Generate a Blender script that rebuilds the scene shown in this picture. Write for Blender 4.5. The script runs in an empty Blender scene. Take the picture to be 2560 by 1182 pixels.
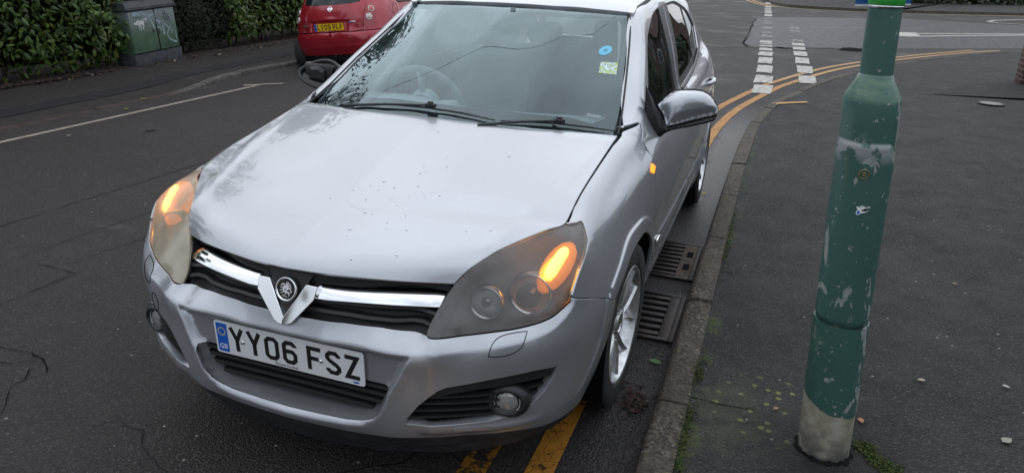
import bpy, bmesh, math, random
import numpy as np
from mathutils import Vector, Matrix
from mathutils.geometry import delaunay_2d_cdt
random.seed(7); np.random.seed(7)
R = math.radians
scene = bpy.context.scene
COL = scene.collection

# ---------------------------------------------------------------- camera
cam_d = bpy.data.cameras.new('camera'); cam = bpy.data.objects.new('camera', cam_d)
COL.objects.link(cam); scene.camera = cam
cam_d.sensor_width = 36.0; cam_d.lens = 1781.7 / 2560 * 36.0
cam_d.clip_start = 0.05; cam_d.clip_end = 400
def cam_basis(yaw, pitch, roll):
    f = np.array([math.sin(yaw)*math.cos(pitch), math.cos(yaw)*math.cos(pitch), -math.sin(pitch)])
    r0 = np.array([math.cos(yaw), -math.sin(yaw), 0.0]); u0 = np.cross(r0, f)
    return math.cos(roll)*r0+math.sin(roll)*u0, -math.sin(roll)*r0+math.cos(roll)*u0, f
cr, cu, cf = cam_basis(R(-19.43), R(21.25), R(1.78))
M = Matrix((( cr[0], cu[0], -cf[0], 1.218), (cr[1], cu[1], -cf[1], -2.441), (cr[2], cu[2], -cf[2], 1.589), (0, 0, 0, 1)))
cam.matrix_world = M

# ---------------------------------------------------------------- overcast sky
SUN_EL, SUN_AZ = 56.0, -28.0
world = bpy.data.worlds.new('World'); scene.world = world; world.use_nodes = True
wt = world.node_tree; wt.nodes.clear()
wo = wt.nodes.new('ShaderNodeOutputWorld'); bg = wt.nodes.new('ShaderNodeBackground')
sky = wt.nodes.new('ShaderNodeTexSky'); sky.sky_type = 'NISHITA'; sky.sun_disc = False
sky.sun_elevation = R(SUN_EL); sky.sun_rotation = R(SUN_AZ); sky.air_density = 1.0; sky.dust_density = 3.0; sky.ozone_density = 1.0
hs = wt.nodes.new('ShaderNodeHueSaturation'); hs.inputs['Saturation'].default_value = 0.26
tcw = wt.nodes.new('ShaderNodeTexCoord'); cl = wt.nodes.new('ShaderNodeTexNoise')
cl.inputs['Scale'].default_value = 2.6; cl.inputs['Detail'].default_value = 7; cl.inputs['Roughness'].default_value = 0.55
cmap = wt.nodes.new('ShaderNodeMapRange'); cmap.inputs['From Min'].default_value = 0.30; cmap.inputs['From Max'].default_value = 0.70
cmap.inputs['To Min'].default_value = 0.66; cmap.inputs['To Max'].default_value = 1.30
mulw = wt.nodes.new('ShaderNodeVectorMath'); mulw.operation = 'SCALE'
wt.links.new(tcw.outputs['Generated'], cl.inputs['Vector']); wt.links.new(cl.outputs['Fac'], cmap.inputs['Value'])
wt.links.new(sky.outputs['Color'], hs.inputs['Color'])
# cloud deck: limit the glow round the hidden sun and lay an even grey layer over it, a little brighter overhead
lim = wt.nodes.new('ShaderNodeVectorMath'); lim.operation = 'MINIMUM'; lim.inputs[1].default_value = (7.5, 7.6, 7.8)
half_s = wt.nodes.new('ShaderNodeVectorMath'); half_s.operation = 'SCALE'; half_s.inputs['Scale'].default_value = 0.38
deck = wt.nodes.new('ShaderNodeVectorMath'); deck.operation = 'ADD'; deck.inputs[1].default_value = (4.45, 4.85, 5.45)
sx_ = wt.nodes.new('ShaderNodeSeparateXYZ'); gm_ = wt.nodes.new('ShaderNodeMapRange'); gm_.inputs['From Min'].default_value = 0.0; gm_.inputs['From Max'].default_value = 0.8
gm_.inputs['To Min'].default_value = 0.72; gm_.inputs['To Max'].default_value = 1.12
grd = wt.nodes.new('ShaderNodeMath'); grd.operation = 'MULTIPLY'
wt.links.new(tcw.outputs['Generated'], sx_.inputs[0]); wt.links.new(sx_.outputs['Z'], gm_.inputs['Value'])
wt.links.new(hs.outputs['Color'], lim.inputs[0]); wt.links.new(lim.outputs[0], half_s.inputs[0]); wt.links.new(half_s.outputs[0], deck.inputs[0]); wt.links.new(deck.outputs[0], mulw.inputs[0])
wt.links.new(cmap.outputs['Result'], grd.inputs[0]); wt.links.new(gm_.outputs['Result'], grd.inputs[1])
wt.links.new(grd.outputs[0], mulw.inputs['Scale']); wt.links.new(mulw.outputs['Vector'], bg.inputs['Color'])
bg.inputs['Strength'].default_value = 0.15
wt.links.new(bg.outputs['Background'], wo.inputs['Surface'])
sd = bpy.data.lights.new('sun', 'SUN'); sd.energy = 0.5; sd.angle = R(120); sd.color = (1.0, 0.97, 0.93)
so = bpy.data.objects.new('sun', sd); COL.objects.link(so)
so.rotation_euler = (R(90-SUN_EL), 0, R(180-SUN_AZ)); so.location = (0, 0, 30)
scene.view_settings.view_transform = 'Standard'; scene.view_settings.look = 'None'
scene.view_settings.gamma = 1.0; scene.view_settings.exposure = 0.18
scene.cycles.max_bounces = 10; scene.cycles.transparent_max_bounces = 16

# ---------------------------------------------------------------- materials
def pmat(name, col=(.5, .5, .5), rough=.5, metal=0.0, coat=0.0, coat_rough=.03, spec=.5, emit=None, estr=0.0):
    m = bpy.data.materials.new(name); m.use_nodes = True
    b = m.node_tree.nodes['Principled BSDF']
    b.inputs['Base Color'].default_value = (*col, 1); b.inputs['Roughness'].default_value = rough
    b.inputs['Metallic'].default_value = metal; b.inputs['Coat Weight'].default_value = coat
    b.inputs['Coat Roughness'].default_value = coat_rough; b.inputs['Specular IOR Level'].default_value = spec
    if emit:
        b.inputs['Emission Color'].default_value = (*emit, 1); b.inputs['Emission Strength'].default_value = estr
    return m
class NT:
    """short node-building helper"""
    def __init__(s, m):
        s.t = m.node_tree; s.b = s.t.nodes['Principled BSDF']; s.o = s.t.nodes['Material Output']
    def n(s, typ, **kw):
        x = s.t.nodes.new(typ)
        for k, v in kw.items():
            if k in x.inputs: x.inputs[k].default_value = v
            else: setattr(x, k, v)
        return x
    def l(s, a, b): s.t.links.new(a, b)
    def pos(s):
        return s.n('ShaderNodeNewGeometry').outputs['Position']
    def obj(s):
        return s.n('ShaderNodeTexCoord').outputs['Object']
    def noise(s, vec, scale, detail=4, rough=.5, dist=0):
        x = s.n('ShaderNodeTexNoise'); x.inputs['Scale'].default_value = scale; x.inputs['Detail'].default_value = detail
        x.inputs['Roughness'].default_value = rough; x.inputs['Distortion'].default_value = dist
        s.l(vec, x.inputs['Vector']); return x.outputs['Fac']
    def vor(s, vec, scale, feature='F1', out='Distance', rand=1.0):
        x = s.n('ShaderNodeTexVoronoi'); x.feature = feature; x.inputs['Scale'].default_value = scale
        x.inputs['Randomness'].default_value = rand
        s.l(vec, x.inputs['Vector']); return x.outputs[out]
    def ramp(s, fac, stops, interp='LINEAR'):
        x = s.n('ShaderNodeValToRGB'); cr_ = x.color_ramp; cr_.interpolation = interp
        while len(cr_.elements) < len(stops): cr_.elements.new(.5)
        for e, (p, c) in zip(cr_.elements, stops):
            e.position = p; e.color = (*c, 1) if len(c) == 3 else c
        s.l(fac, x.inputs['Fac']); return x.outputs['Color']
    def rng(s, v, a, b, c=0.0, d=1.0):
        x = s.n('ShaderNodeMapRange'); x.inputs['From Min'].default_value = a; x.inputs['From Max'].default_value = b
        x.inputs['To Min'].default_value = c; x.inputs['To Max'].default_value = d
        s.l(v, x.inputs['Value']); return x.outputs['Result']
    def math(s, op, a, b=None):
        x = s.n('ShaderNodeMath'); x.operation = op
        for i, v in enumerate((a, b)):
            if v is None: continue
            if isinstance(v, (int, float)): x.inputs[i].default_value = v
            else: s.l(v, x.inputs[i])
        return x.outputs[0]
    def mix(s, fac, a, b, typ='MIX'):
        x = s.n('ShaderNodeMix'); x.data_type = 'RGBA'; x.blend_type = typ
        for k, v in ((0, fac), (6, a), (7, b)):
            if isinstance(v, (int, float)): x.inputs[k].default_value = v
            elif isinstance(v, tuple): x.inputs[k].default_value = (*v, 1)
            else: s.l(v, x.inputs[k])
        return x.outputs[2]
    def bump(s, h, strength=.3, dist=.01):
        x = s.n('ShaderNodeBump'); x.inputs['Strength'].default_value = strength; x.inputs['Distance'].default_value = dist
        s.l(h, x.inputs['Height']); s.l(x.outputs['Normal'], s.b.inputs['Normal']); return x
    def col(s, c): s.l(c, s.b.inputs['Base Color'])
    def rou(s, c): s.l(c, s.b.inputs['Roughness'])
    def sep(s, v):
        x = s.n('ShaderNodeSeparateXYZ'); s.l(v, x.inputs[0]); return x.outputs
    def scale(s, v, sx, sy, sz):
        x = s.n('ShaderNodeVectorMath'); x.operation = 'MULTIPLY'; x.inputs[1].default_value = (sx, sy, sz); s.l(v, x.inputs[0]); return x.outputs[0]
    def warp(s, v, scale, amt):
        x = s.n('ShaderNodeTexNoise'); x.inputs['Scale'].default_value = scale; x.inputs['Detail'].default_value = 3; s.l(v, x.inputs['Vector'])
        y = s.n('ShaderNodeVectorMath'); y.operation = 'SUBTRACT'; y.inputs[1].default_value = (.5, .5, .5); s.l(x.outputs['Color'], y.inputs[0])
        z = s.n('ShaderNodeVectorMath'); z.operation = 'SCALE'; z.inputs['Scale'].default_value = amt; s.l(y.outputs[0], z.inputs[0])
        w = s.n('ShaderNodeVectorMath'); w.operation = 'ADD'; s.l(v, w.inputs[0]); s.l(z.outputs[0], w.inputs[1]); return w.outputs[0]

def glass_mat(name, tint=(.85, .93, .93), gcol=(1, 1, 1), haze=0.0, haze_col=(.6, .66, .68), rough=0.0, noise_scale=6.0, haze_var=.5, spec=1.0, film=0.0):
    """thin glass: clear transmission, fresnel reflection, optional matte haze (a cloudy film on the lamps)"""
    m = bpy.data.materials.new(name); m.use_nodes = True; t = m.node_tree; t.nodes.clear()
    o = t.nodes.new('ShaderNodeOutputMaterial'); tr = t.nodes.new('ShaderNodeBsdfTransparent'); tr.inputs[0].default_value = (*tint, 1)
    gl = t.nodes.new('ShaderNodeBsdfGlossy'); gl.inputs['Roughness'].default_value = rough; gl.inputs['Color'].default_value = (*gcol, 1)
    fr = t.nodes.new('ShaderNodeFresnel'); fr.inputs['IOR'].default_value = 1.5
    mul = t.nodes.new('ShaderNodeMath'); mul.operation = 'MULTIPLY'; mul.inputs[1].default_value = spec; mul.use_clamp = True
    t.links.new(fr.outputs[0], mul.inputs[0])
    mx = t.nodes.new('ShaderNodeMixShader'); last = tr.outputs[0]
    if haze > 0:
        df = t.nodes.new('ShaderNodeBsdfDiffuse'); df.inputs[0].default_value = (*haze_col, 1)
        tl = t.nodes.new('ShaderNodeBsdfTranslucent'); tl.inputs[0].default_value = (*haze_col, 1)
        dm = t.nodes.new('ShaderNodeMixShader'); dm.inputs[0].default_value = .35
        t.links.new(df.outputs[0], dm.inputs[1]); t.links.new(tl.outputs[0], dm.inputs[2])
        tc = t.nodes.new('ShaderNodeTexCoord'); nz = t.nodes.new('ShaderNodeTexNoise'); nz.inputs['Scale'].default_value = noise_scale; nz.inputs['Detail'].default_value = 5
        t.links.new(tc.outputs['Object'], nz.inputs['Vector'])
        mr = t.nodes.new('ShaderNodeMapRange'); mr.inputs['From Min'].default_value = .32; mr.inputs['From Max'].default_value = .68
        mr.inputs['To Min'].default_value = max(0, haze*(1-haze_var)); mr.inputs['To Max'].default_value = min(1, haze*(1+haze_var)); t.links.new(nz.outputs['Fac'], mr.inputs['Value'])
        hm = t.nodes.new('ShaderNodeMixShader'); t.links.new(mr.outputs[0], hm.inputs[0]); t.links.new(tr.outputs[0], hm.inputs[1]); t.links.new(dm.outputs[0], hm.inputs[2])
        last = hm.outputs[0]
    t.links.new(mul.outputs[0], mx.inputs[0]); t.links.new(last, mx.inputs[1]); t.links.new(gl.outputs[0], mx.inputs[2])
    t.links.new(mx.outputs[0], o.inputs['Surface'])
    return m

MT = {}
# silver metallic paint with fine flake and faint road dirt low down
m = pmat('silver_paint', (.60, .62, .66), .34, .66, 1.0, .025); n = NT(m)
fl = n.vor(n.obj(), 900, 'F1', 'Color'); fr_ = n.sep(fl)[0]
n.col(n.mix(n.rng(fr_, 0, 1, 0, .22), (.42, .434, .465), (.54, .55, .58)))
n.b.inputs['Coat Roughness'].default_value = .03
z_ = n.sep(n.pos())[2]; dn = n.noise(n.pos(), 9, 6, .6)
dirt = n.math('MULTIPLY', n.rng(z_, .50, .22), n.rng(dn, .38, .72))
n.l(n.rng(dirt, 0, 1, .34, .58), n.b.inputs['Roughness'])
n.l(n.rng(dirt, 0, 1, 1, .35), n.b.inputs['Coat Weight'])
MT['paint'] = m
MT['black_plastic'] = pmat('black_plastic', (.018, .019, .021), .42)
MT['dark_trim'] = pmat('dark_trim', (.012, .012, .013), .6)
m = pmat('weathered_black_plastic', (.03, .031, .034), .6); n = NT(m)
nz = n.noise(n.scale(n.pos(), 6, 6, 20), 3, 6, .6); n.col(n.ramp(nz, [(.35, (.012, .013, .016)), (.55, (.028, .03, .035)), (.75, (.05, .05, .055))])); MT['lip'] = m
MT['void'] = pmat('shadow_gap', (.004, .004, .004), .9, spec=.1)
MT['chrome'] = pmat('chrome', (.86, .87, .88), .05, 1.0)
MT['satin_chrome'] = pmat('satin_chrome', (.7, .71, .72), .22, 1.0)
m = pmat('alloy', (.66, .67, .68), .32, .85, .4); n = NT(m); nz = n.noise(n.obj(), 30, 5); n.col(n.ramp(nz, [(.35, (.5, .5, .5)), (.6, (.72, .73, .74))])); MT['alloy'] = m
m = pmat('tyre_rubber', (.02, .02, .02), .75); n = NT(m); nz = n.noise(n.obj(), 40, 5); n.col(n.ramp(nz, [(.3, (.012, .012, .013)), (.7, (.035, .034, .033))])); MT['tyre'] = m
MT['glass'] = glass_mat('windscreen_glass', (.88, .96, .96), (.80, .96, 1.0), haze=.045, haze_col=(.30, .42, .47), noise_scale=2.5, haze_var=.25, spec=1.75)  # matte teal haze and tinted gloss painted in to lift it like reflected sky
MT['side_glass'] = glass_mat('side_glass', (.45, .52, .50), spec=1.1)
MT['lens_grey'] = glass_mat('clouded_grey_lens', (.86, .85, .82), haze=.19, haze_col=(.50, .50, .49), rough=.14, noise_scale=5, haze_var=.5, spec=.9)
MT['lens_yellow'] = glass_mat('yellowed_lens', (.80, .73, .60), haze=.74, haze_col=(.68, .62, .48), rough=.18, noise_scale=9, haze_var=.25, spec=.8)
MT['clear'] = glass_mat('clear_lens', (.9, .9, .9), haze=.10, haze_col=(.6, .6, .6), spec=1.0)
MT['lamp_bowl'] = pmat('lamp_bowl', (.12, .12, .118), .5)
MT['reflector'] = pmat('reflector', (.88, .89, .90), .40, .55)
m = pmat('lit_indicator', (1, .42, .03), .3, emit=(1.0, .27, .008), estr=2.6); MT['amber'] = m
MT['amber_core'] = pmat('lit_indicator_bulb', (1, .6, .1), .3, emit=(1.0, .50, .04), estr=6.5)
m = pmat('amber_glow', (1, .4, .05), .4, emit=(1.0, .26, .01), estr=1.5); MT['amber_soft'] = m
MT['amber_glow'] = pmat('indicator_chamber', (.75, .30, .06), .45, emit=(1.0, .24, .01), estr=.55)
MT['frit'] = pmat('glass_frit', (.012, .012, .014), .35)
m = pmat('interior_plastic', (.36, .44, .46), .75); MT['interior'] = m
MT['interior_dark'] = pmat('interior_cloth', (.17, .20, .21), .95)
MT['interior_light'] = pmat('interior_trim', (.55, .58, .58), .8)
MT['white_plate'] = pmat('white_plate', (.74, .75, .76), .35, coat=.3)
MT['yellow_plate'] = pmat('yellow_plate', (.85, .52, .02), .35, coat=.3)
MT['plate_black'] = pmat('plate_black', (.012, .012, .013), .45)
MT['plate_blue'] = pmat('plate_blue', (.01, .11, .52), .4)
MT['plate_gold'] = pmat('plate_star_yellow', (.75, .62, .12), .5)
MT['white'] = pmat('white_vinyl', (.8, .8, .8), .5)
MT['grey_print'] = pmat('grey_print', (.16, .16, .16), .6)
MT['glass_print'] = pmat('glass_print', (.42, .50, .53), .6)

# ---------------------------------------------------------------- surveyed car surfaces (thin-plate splines through measured points)
class TPS:
    def __init__(s,U,V,Wv,sc=1.0,lam=1e-6):
        s.c=np.stack([U,np.asarray(V)*sc],1).astype(float);s.sc=sc;n=len(U)
        d=np.linalg.norm(s.c[:,None]-s.c[None],axis=2)
        K=s.k(d)+lam*np.eye(n);Pm=np.c_[np.ones(n),s.c]
        A=np.block([[K,Pm],[Pm.T,np.zeros((3,3))]])
        w=np.linalg.solve(A,np.r_[np.asarray(Wv,float),0,0,0]);s.w=w[:n];s.a=w[n:]
    def k(s,d): return np.where(d>0,d*d*np.log(d+1e-12),0)
    def __call__(s,u,v):
        u=np.asarray(u,float);v=np.asarray(v,float)*s.sc
        sh=u.shape;q=np.stack([u.ravel(),v.ravel()],1);o=np.empty(len(q))
        for i in range(0,len(q),4000):
            qq=q[i:i+4000];d=np.linalg.norm(qq[:,None]-s.c[None],axis=2)
            o[i:i+4000]=s.k(d)@s.w+s.a[0]+qq@s.a[1:]
        return o.reshape(sh)
AX=0.2
FRONT=[ # x,y,z
# hood-level pts
(.464,-.782,.734),(.226,-.880,.752),(0,-.918,.756),
# headlight top edge
(.497,-.743,.774),(.538,-.68,.801),(.58,-.616,.818),(.625,-.551,.831),(.687,-.46,.841),
# headlight inner low + ridge
(.441,-.817,.687),(.425,-.846,.646),(.422,-.872,.617),(.434,-.887,.609),
# bottom
(.51,-.846,.612),(.59,-.804,.62),(.68,-.74,.628),(.728,-.701,.643),(.752,-.668,.662),(.768,-.645,.679),
# outer hl
(.777,-.60,.752),(.778,-.518,.787),(.768,-.467,.803),(.751,-.436,.821),(.731,-.416,.835),(.711,-.406,.84),(.697,-.428,.837),
# grille bottom
(0,-.928,.615),(.09,-.925,.616),(.19,-.914,.619),(.293,-.896,.620),(.398,-.862,.611),
# fold
(0,-.950,.568),(.14,-.950,.569),(.275,-.943,.575),(.34,-.935,.580),(.411,-.921,.572),
# crease down band
(.385,-.938,.518),(.345,-.951,.445),(.322,-.955,.392),(.29,-.957,.340),(.2,-.961,.308),(.1,-.964,.301),(0,-.966,.298),
(0,-.958,.45),(.2,-.955,.45),
# lip top
(0,-.962,.280),(.2,-.953,.282),(.345,-.938,.289),(.427,-.905,.290),(.536,-.842,.286),(.65,-.775,.288),(.734,-.705,.295),
# lip bottom
(0,-.925,.208),(.2,-.915,.213),(.373,-.88,.216),(.51,-.825,.216),(.6,-.77,.218),(.705,-.68,.228),
# fog corner
(.371,-.941,.333),(.50,-.888,.34),(.605,-.837,.36),(.708,-.758,.39),
# mid corner
(0.470,-0.906,0.520),(0.553,-0.868,0.500),(0.647,-0.810,0.490),(0.729,-0.740,0.490),(0.785,-0.664,0.500),(0.821,-0.567,0.515),(0.840,-0.421,0.540),(0.512,-0.872,0.575),(0.605,-0.830,0.575),(0.698,-0.767,0.575),(0.754,-0.711,0.585),(0.795,-0.643,0.600),(0.826,-0.537,0.610),(0.840,-0.431,0.605),
(.805,-.56,.68),(.825,-.46,.68),
(.797,-.605,.38),(.816,-.48,.36),(.79,-.53,.27),(.80,-.40,.27),(.828,-.40,.42),
]
def front_env(data=FRONT,lam=2e-4):
    P=np.array(data);P=np.r_[P,P[P[:,0]>0.001]*[-1,1,1]]
    ph=np.arctan2(P[:,0],AX-P[:,1]);r=np.hypot(P[:,0],AX-P[:,1])
    return TPS(ph,P[:,2],r,1.0,lam)
def front_pt(E,ph,z):
    r=E(ph,z);return np.stack([r*np.sin(ph),AX-r*np.cos(ph),np.broadcast_to(z,np.shape(r))],-1)
SECT=[ # y, then (x,z) from the top edge down; same index = same feature line
(-.80,[(.62,.74),(.64,.735),(.66,.725),(.67,.715),(.68,.70),(.685,.68),(.69,.66),(.69,.64),(.70,.60),(.70,.5),(.69,.4),(.68,.3),(.66,.22)]),
(-.66,[(.70,.80),(.72,.795),(.74,.785),(.75,.775),(.757,.765),(.763,.74),(.767,.71),(.770,.68),(.775,.64),(.785,.55),(.78,.4),(.77,.3),(.75,.22)]),
(-.52,[(.70,.835),(.727,.826),(.752,.811),(.767,.797),(.778,.783),(.792,.745),(.804,.70),(.814,.66),(.820,.62),(.824,.54),(.81,.4),(.80,.3),(.77,.22)]),
(-.44,[(.687,.845),(.715,.840),(.743,.826),(.764,.805),(.778,.78),(.796,.74),(.812,.69),(.822,.65),(.830,.61),(.834,.54),(.825,.4),(.81,.3),(.78,.22)]),
(-.30,[(.689,.888),(.715,.879),(.744,.858),(.765,.832),(.785,.80),(.807,.75),(.824,.70),(.836,.65),(.841,.60),(.841,.5),(.835,.4),(.82,.3),(.79,.22)]),
(-.10,[(.6915,.925),(.719,.915),(.750,.893),(.773,.866),(.795,.832),(.817,.78),(.835,.715),(.847,.66),(.849,.60),(.846,.5),(.838,.4),(.825,.3),(.80,.22)]),
(.10,[(.6975,.960),(.726,.950),(.758,.927),(.781,.900),(.803,.868),(.824,.82),(.841,.74),(.849,.66),(.850,.6),(.846,.5),(.838,.4),(.828,.3),(.80,.22)]),
(.25,[(.698,.984),(.731,.978),(.768,.958),(.791,.928),(.81,.894),(.833,.845),(.846,.76),(.851,.67),(.851,.6),(.847,.5),(.839,.4),(.828,.3),(.80,.22)]),
(.375,[(.669,1.033),(.705,1.029),(.746,1.011),(.769,.983),(.792,.945),(.826,.885),(.848,.79),(.854,.70),(.854,.6),(.852,.5),(.843,.4),(.83,.3),(.80,.22)]),
(.556,[(.639,1.132),(.675,1.128),(.712,1.108),(.747,1.037),(.775,.985),(.822,.915),(.850,.81),(.857,.70),(.857,.6),(.857,.5),(.847,.4),(.834,.3),(.805,.22)]),
(.768,[(.60,1.239),(.637,1.235),(.674,1.214),(.724,1.087),(.768,.985),(.822,.93),(.855,.82),(.861,.7),(.861,.6),(.861,.5),(.849,.4),(.836,.3),(.808,.22)]),
(.99,[(.542,1.369),(.580,1.363),(.620,1.342),(.708,1.132),(.768,.99),(.824,.938),(.858,.82),(.864,.7),(.864,.6),(.863,.5),(.851,.4),(.837,.3),(.81,.22)]),
(1.3,[(.565,1.412),(.590,1.401),(.619,1.380),(.710,1.17),(.770,1.0),(.826,.95),(.860,.83),(.866,.7),(.866,.6),(.864,.5),(.852,.4),(.838,.3),(.81,.22)]),
(2.0,[(.56,1.424),(.583,1.412),(.608,1.388),(.70,1.20),(.762,1.04),(.824,.97),(.863,.84),(.868,.7),(.868,.6),(.864,.5),(.852,.4),(.838,.3),(.81,.22)]),
(2.6,[(.553,1.398),(.574,1.386),(.598,1.36),(.675,1.21),(.735,1.07),(.80,1.0),(.848,.87),(.862,.74),(.862,.62),(.858,.5),(.85,.4),(.835,.3),(.81,.22)]),
(3.0,[(.545,1.335),(.565,1.322),(.59,1.29),(.645,1.18),(.70,1.09),(.765,1.0),(.81,.87),(.826,.74),(.826,.62),(.82,.5),(.81,.4),(.80,.3),(.78,.22)]),
(3.35,[(.50,1.20),(.53,1.19),(.56,1.17),(.60,1.12),(.64,1.06),(.69,.99),(.73,.87),(.745,.74),(.745,.62),(.74,.5),(.73,.4),(.72,.3),(.7,.22)]),
]
def cubic(x,xp,fp):
    """monotone-ish cubic interpolation of each column of fp"""
    x=np.asarray(x,float);xp=np.asarray(xp,float);fp=np.asarray(fp,float)
    h=np.diff(xp);d=np.diff(fp,axis=0)/h[:,None];m=np.empty_like(fp);m[0]=d[0];m[-1]=d[-1]
    w1=h[1:,None];w0=h[:-1,None];m[1:-1]=(d[:-1]*w1+d[1:]*w0)/(w0+w1)
    i=np.clip(np.searchsorted(xp,x)-1,0,len(h)-1);t=((x-xp[i])/h[i])[:,None];hh=h[i][:,None]
    return (2*t**3-3*t*t+1)*fp[i]+(t**3-2*t*t+t)*hh*m[i]+(-2*t**3+3*t*t)*fp[i+1]+(t**3-t*t)*hh*m[i+1]
class SideSurf:
    """x(y,z) from sections: tabulated, lightly smoothed, read bicubically"""
    def __init__(s):
        s.y0,s.dy=-.8,.005;ys=np.arange(s.y0,3.36,s.dy);s.z0,s.dz=.16,.002;zs=np.arange(s.z0,1.50,s.dz)
        ky=[q[0] for q in SECT];X=cubic(ys,ky,[[p[0] for p in q[1]] for q in SECT]);Z=cubic(ys,ky,[[p[1] for p in q[1]] for q in SECT])
        T=np.empty((len(ys),len(zs)))
        for i in range(len(ys)):
            k=np.arange(13.);t=np.linspace(0,12,241);c=cubic(t,k,np.stack([X[i],Z[i]],1));x,z=c[::-1,0],c[::-1,1]
            T[i]=np.interp(zs,z,x);m=zs>z[-1];sl=min((x[-1]-x[-6])/(z[-1]-z[-6]),-1.2);T[i][m]=x[-1]+sl*(zs[m]-z[-1])
        for ax,h in ((0,7),(1,4)):
            k=np.hanning(2*h+3)[1:-1];k/=k.sum();P=np.pad(T,[(h,h) if a==ax else (0,0) for a in (0,1)],'edge');T=sum(k[j]*np.take(P,np.arange(j,j+T.shape[ax]),ax) for j in range(2*h+1))
        s.T=T
    def edge(s,y,t):
        """(x, z) on feature line t (0 = top edge) at stations y"""
        y=np.atleast_1d(np.asarray(y,float));ky=[q[0] for q in SECT];X=cubic(y,ky,[[p[0] for p in q[1]] for q in SECT]);Z=cubic(y,ky,[[p[1] for p in q[1]] for q in SECT])
        o=[cubic([t],np.arange(13.),np.stack([X[i],Z[i]],1))[0] for i in range(len(y))];return np.array(o)
    def __call__(s,y,z):
        y=np.asarray(y,float);z=np.asarray(z,float);a=np.clip((y-s.y0)/s.dy,1,s.T.shape[0]-3);b=np.clip((z-s.z0)/s.dz,1,s.T.shape[1]-3)
        i=a.astype(int);j=b.astype(int);f=a-i;g=b-j
        def w(t): return [(-t+2*t*t-t**3)/2,(2-5*t*t+3*t**3)/2,(t+4*t*t-3*t**3)/2,(-t*t+t**3)/2]
        wa,wb=w(f),w(g);o=0
        for p in range(4):
            for q in range(4): o=o+wa[p]*wb[q]*s.T[i+p-1,j+q-1]
        return o
def side_env(): return SideSurf()
BON=[ # x,y,z half
(.464,-.782,.734),(.455,-.788,.736),(.35,-.838,.7435),(.226,-.880,.75),(.12,-.908,.755),(0,-.922,.758),
(.497,-.743,.774),(.538,-.68,.801),(.58,-.616,.818),(.625,-.551,.831),(.687,-.46,.841),
(.689,-.307,.886),(.691,-.13,.92),(.696,.065,.954),(.70,.191,.977),(.683,.249,.967),
(.26,.043,1.004),(0,.015,1.010),(.45,.11,.992),(.60,.185,.98),
(.525,-.655,.813),(.548,-.58,.835),(.564,-.524,.850),(.598,-.338,.887),(.639,-.13,.922),(.67,.016,.946),
(.48,-.70,.805),(.47,-.62,.832),(.48,-.50,.861),(.51,-.338,.894),(.54,-.13,.932),(.57,.05,.965),
(0,-.895,.775),(0,-.85,.797),(0,-.75,.828),(0,-.6,.862),(0,-.4,.904),(0,-.2,.950),
(.2,-.86,.770),(.2,-.82,.789),(.2,-.72,.823),(.2,-.57,.860),(.2,-.38,.904),(.2,-.17,.953),
(.36,-.80,.766),(.36,-.76,.785),(.36,-.66,.823),(.36,-.53,.859),(.36,-.36,.900),(.36,-.15,.947)]
WS=[(.683,.249,.967),(.669,.375,1.033),(.639,.556,1.132),(.60,.768,1.239),(.566,.934,1.328),(.542,.99,1.369),
(0,-.04,.985),(.26,.01,.98),(.45,.09,.975),(.60,.175,.97),(0,.90,1.385),(.2,.912,1.383),(.40,.945,1.377),
(0,.17,1.09),(0,.45,1.222),(0,.70,1.322),(.35,.23,1.08),(.33,.50,1.208),(.33,.73,1.308)]
def half(D):
    P=np.array(D);return np.r_[P,P[P[:,0]>0.001]*[-1,1,1]]
def ws_env():
    P=half(WS);return TPS(P[:,0],P[:,2],P[:,1],1,2e-4)

ROOF=[(.542,.995,1.372),(.40,.95,1.382),(.2,.918,1.388),(0,.905,1.390),(0,1.0,1.412),(0,1.4,1.445),(0,2.0,1.452),(0,2.6,1.425),(0,3.0,1.37),
(.3,1.02,1.405),(.3,1.4,1.437),(.3,2.0,1.444),(.3,2.6,1.415),(.3,3.0,1.36),(.50,1.1,1.397),(.55,1.2,1.403),(.55,1.6,1.420),(.55,2.0,1.425),(.55,2.6,1.395),(.53,3.0,1.345)]
def top_env(D):
    P=half(D);return TPS(P[:,0],P[:,1],P[:,2],1,3e-4)

# ---------------------------------------------------------------- mesh helpers
def link(o, parent=None):
    COL.objects.link(o)
    if parent is not None: o.parent = parent
    return o
def mobj(name, V, F, mats, parent=None, smooth=True, normals=None, fm=None, auto=None):
    me = bpy.data.meshes.new(name); me.from_pydata([tuple(map(float, v)) for v in V], [], [tuple(map(int, f)) for f in F])
    for mm in (mats if isinstance(mats, (list, tuple)) else [mats]): me.materials.append(mm)
    if fm is not None: me.polygons.foreach_set('material_index', np.asarray(fm, dtype=np.int32))
    if smooth: me.polygons.foreach_set('use_smooth', np.ones(len(me.polygons), dtype=bool))
    me.update()
    if normals is not None: me.normals_split_custom_set_from_vertices([tuple(map(float, q)) for q in normals])
    elif auto: 
        me.set_sharp_from_angle(angle=R(auto))
    return link(bpy.data.objects.new(name, me), parent)
def thing(name, label, cat, loc=(0, 0, 0), group=None, rot=(0, 0, 0)):
    o = bpy.data.objects.new(name, None); COL.objects.link(o); o.empty_display_size = .2
    o.location = loc; o.rotation_euler = rot; return tag(o, label, cat, group)
def tag(o, label, cat, group=None):
    o['label'] = label; o['category'] = cat
    if group: o['group'] = group
    return o
def struct(o):
    o['kind'] = 'structure'; return o
def stuff(o):
    o['kind'] = 'stuff'; return o
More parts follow.
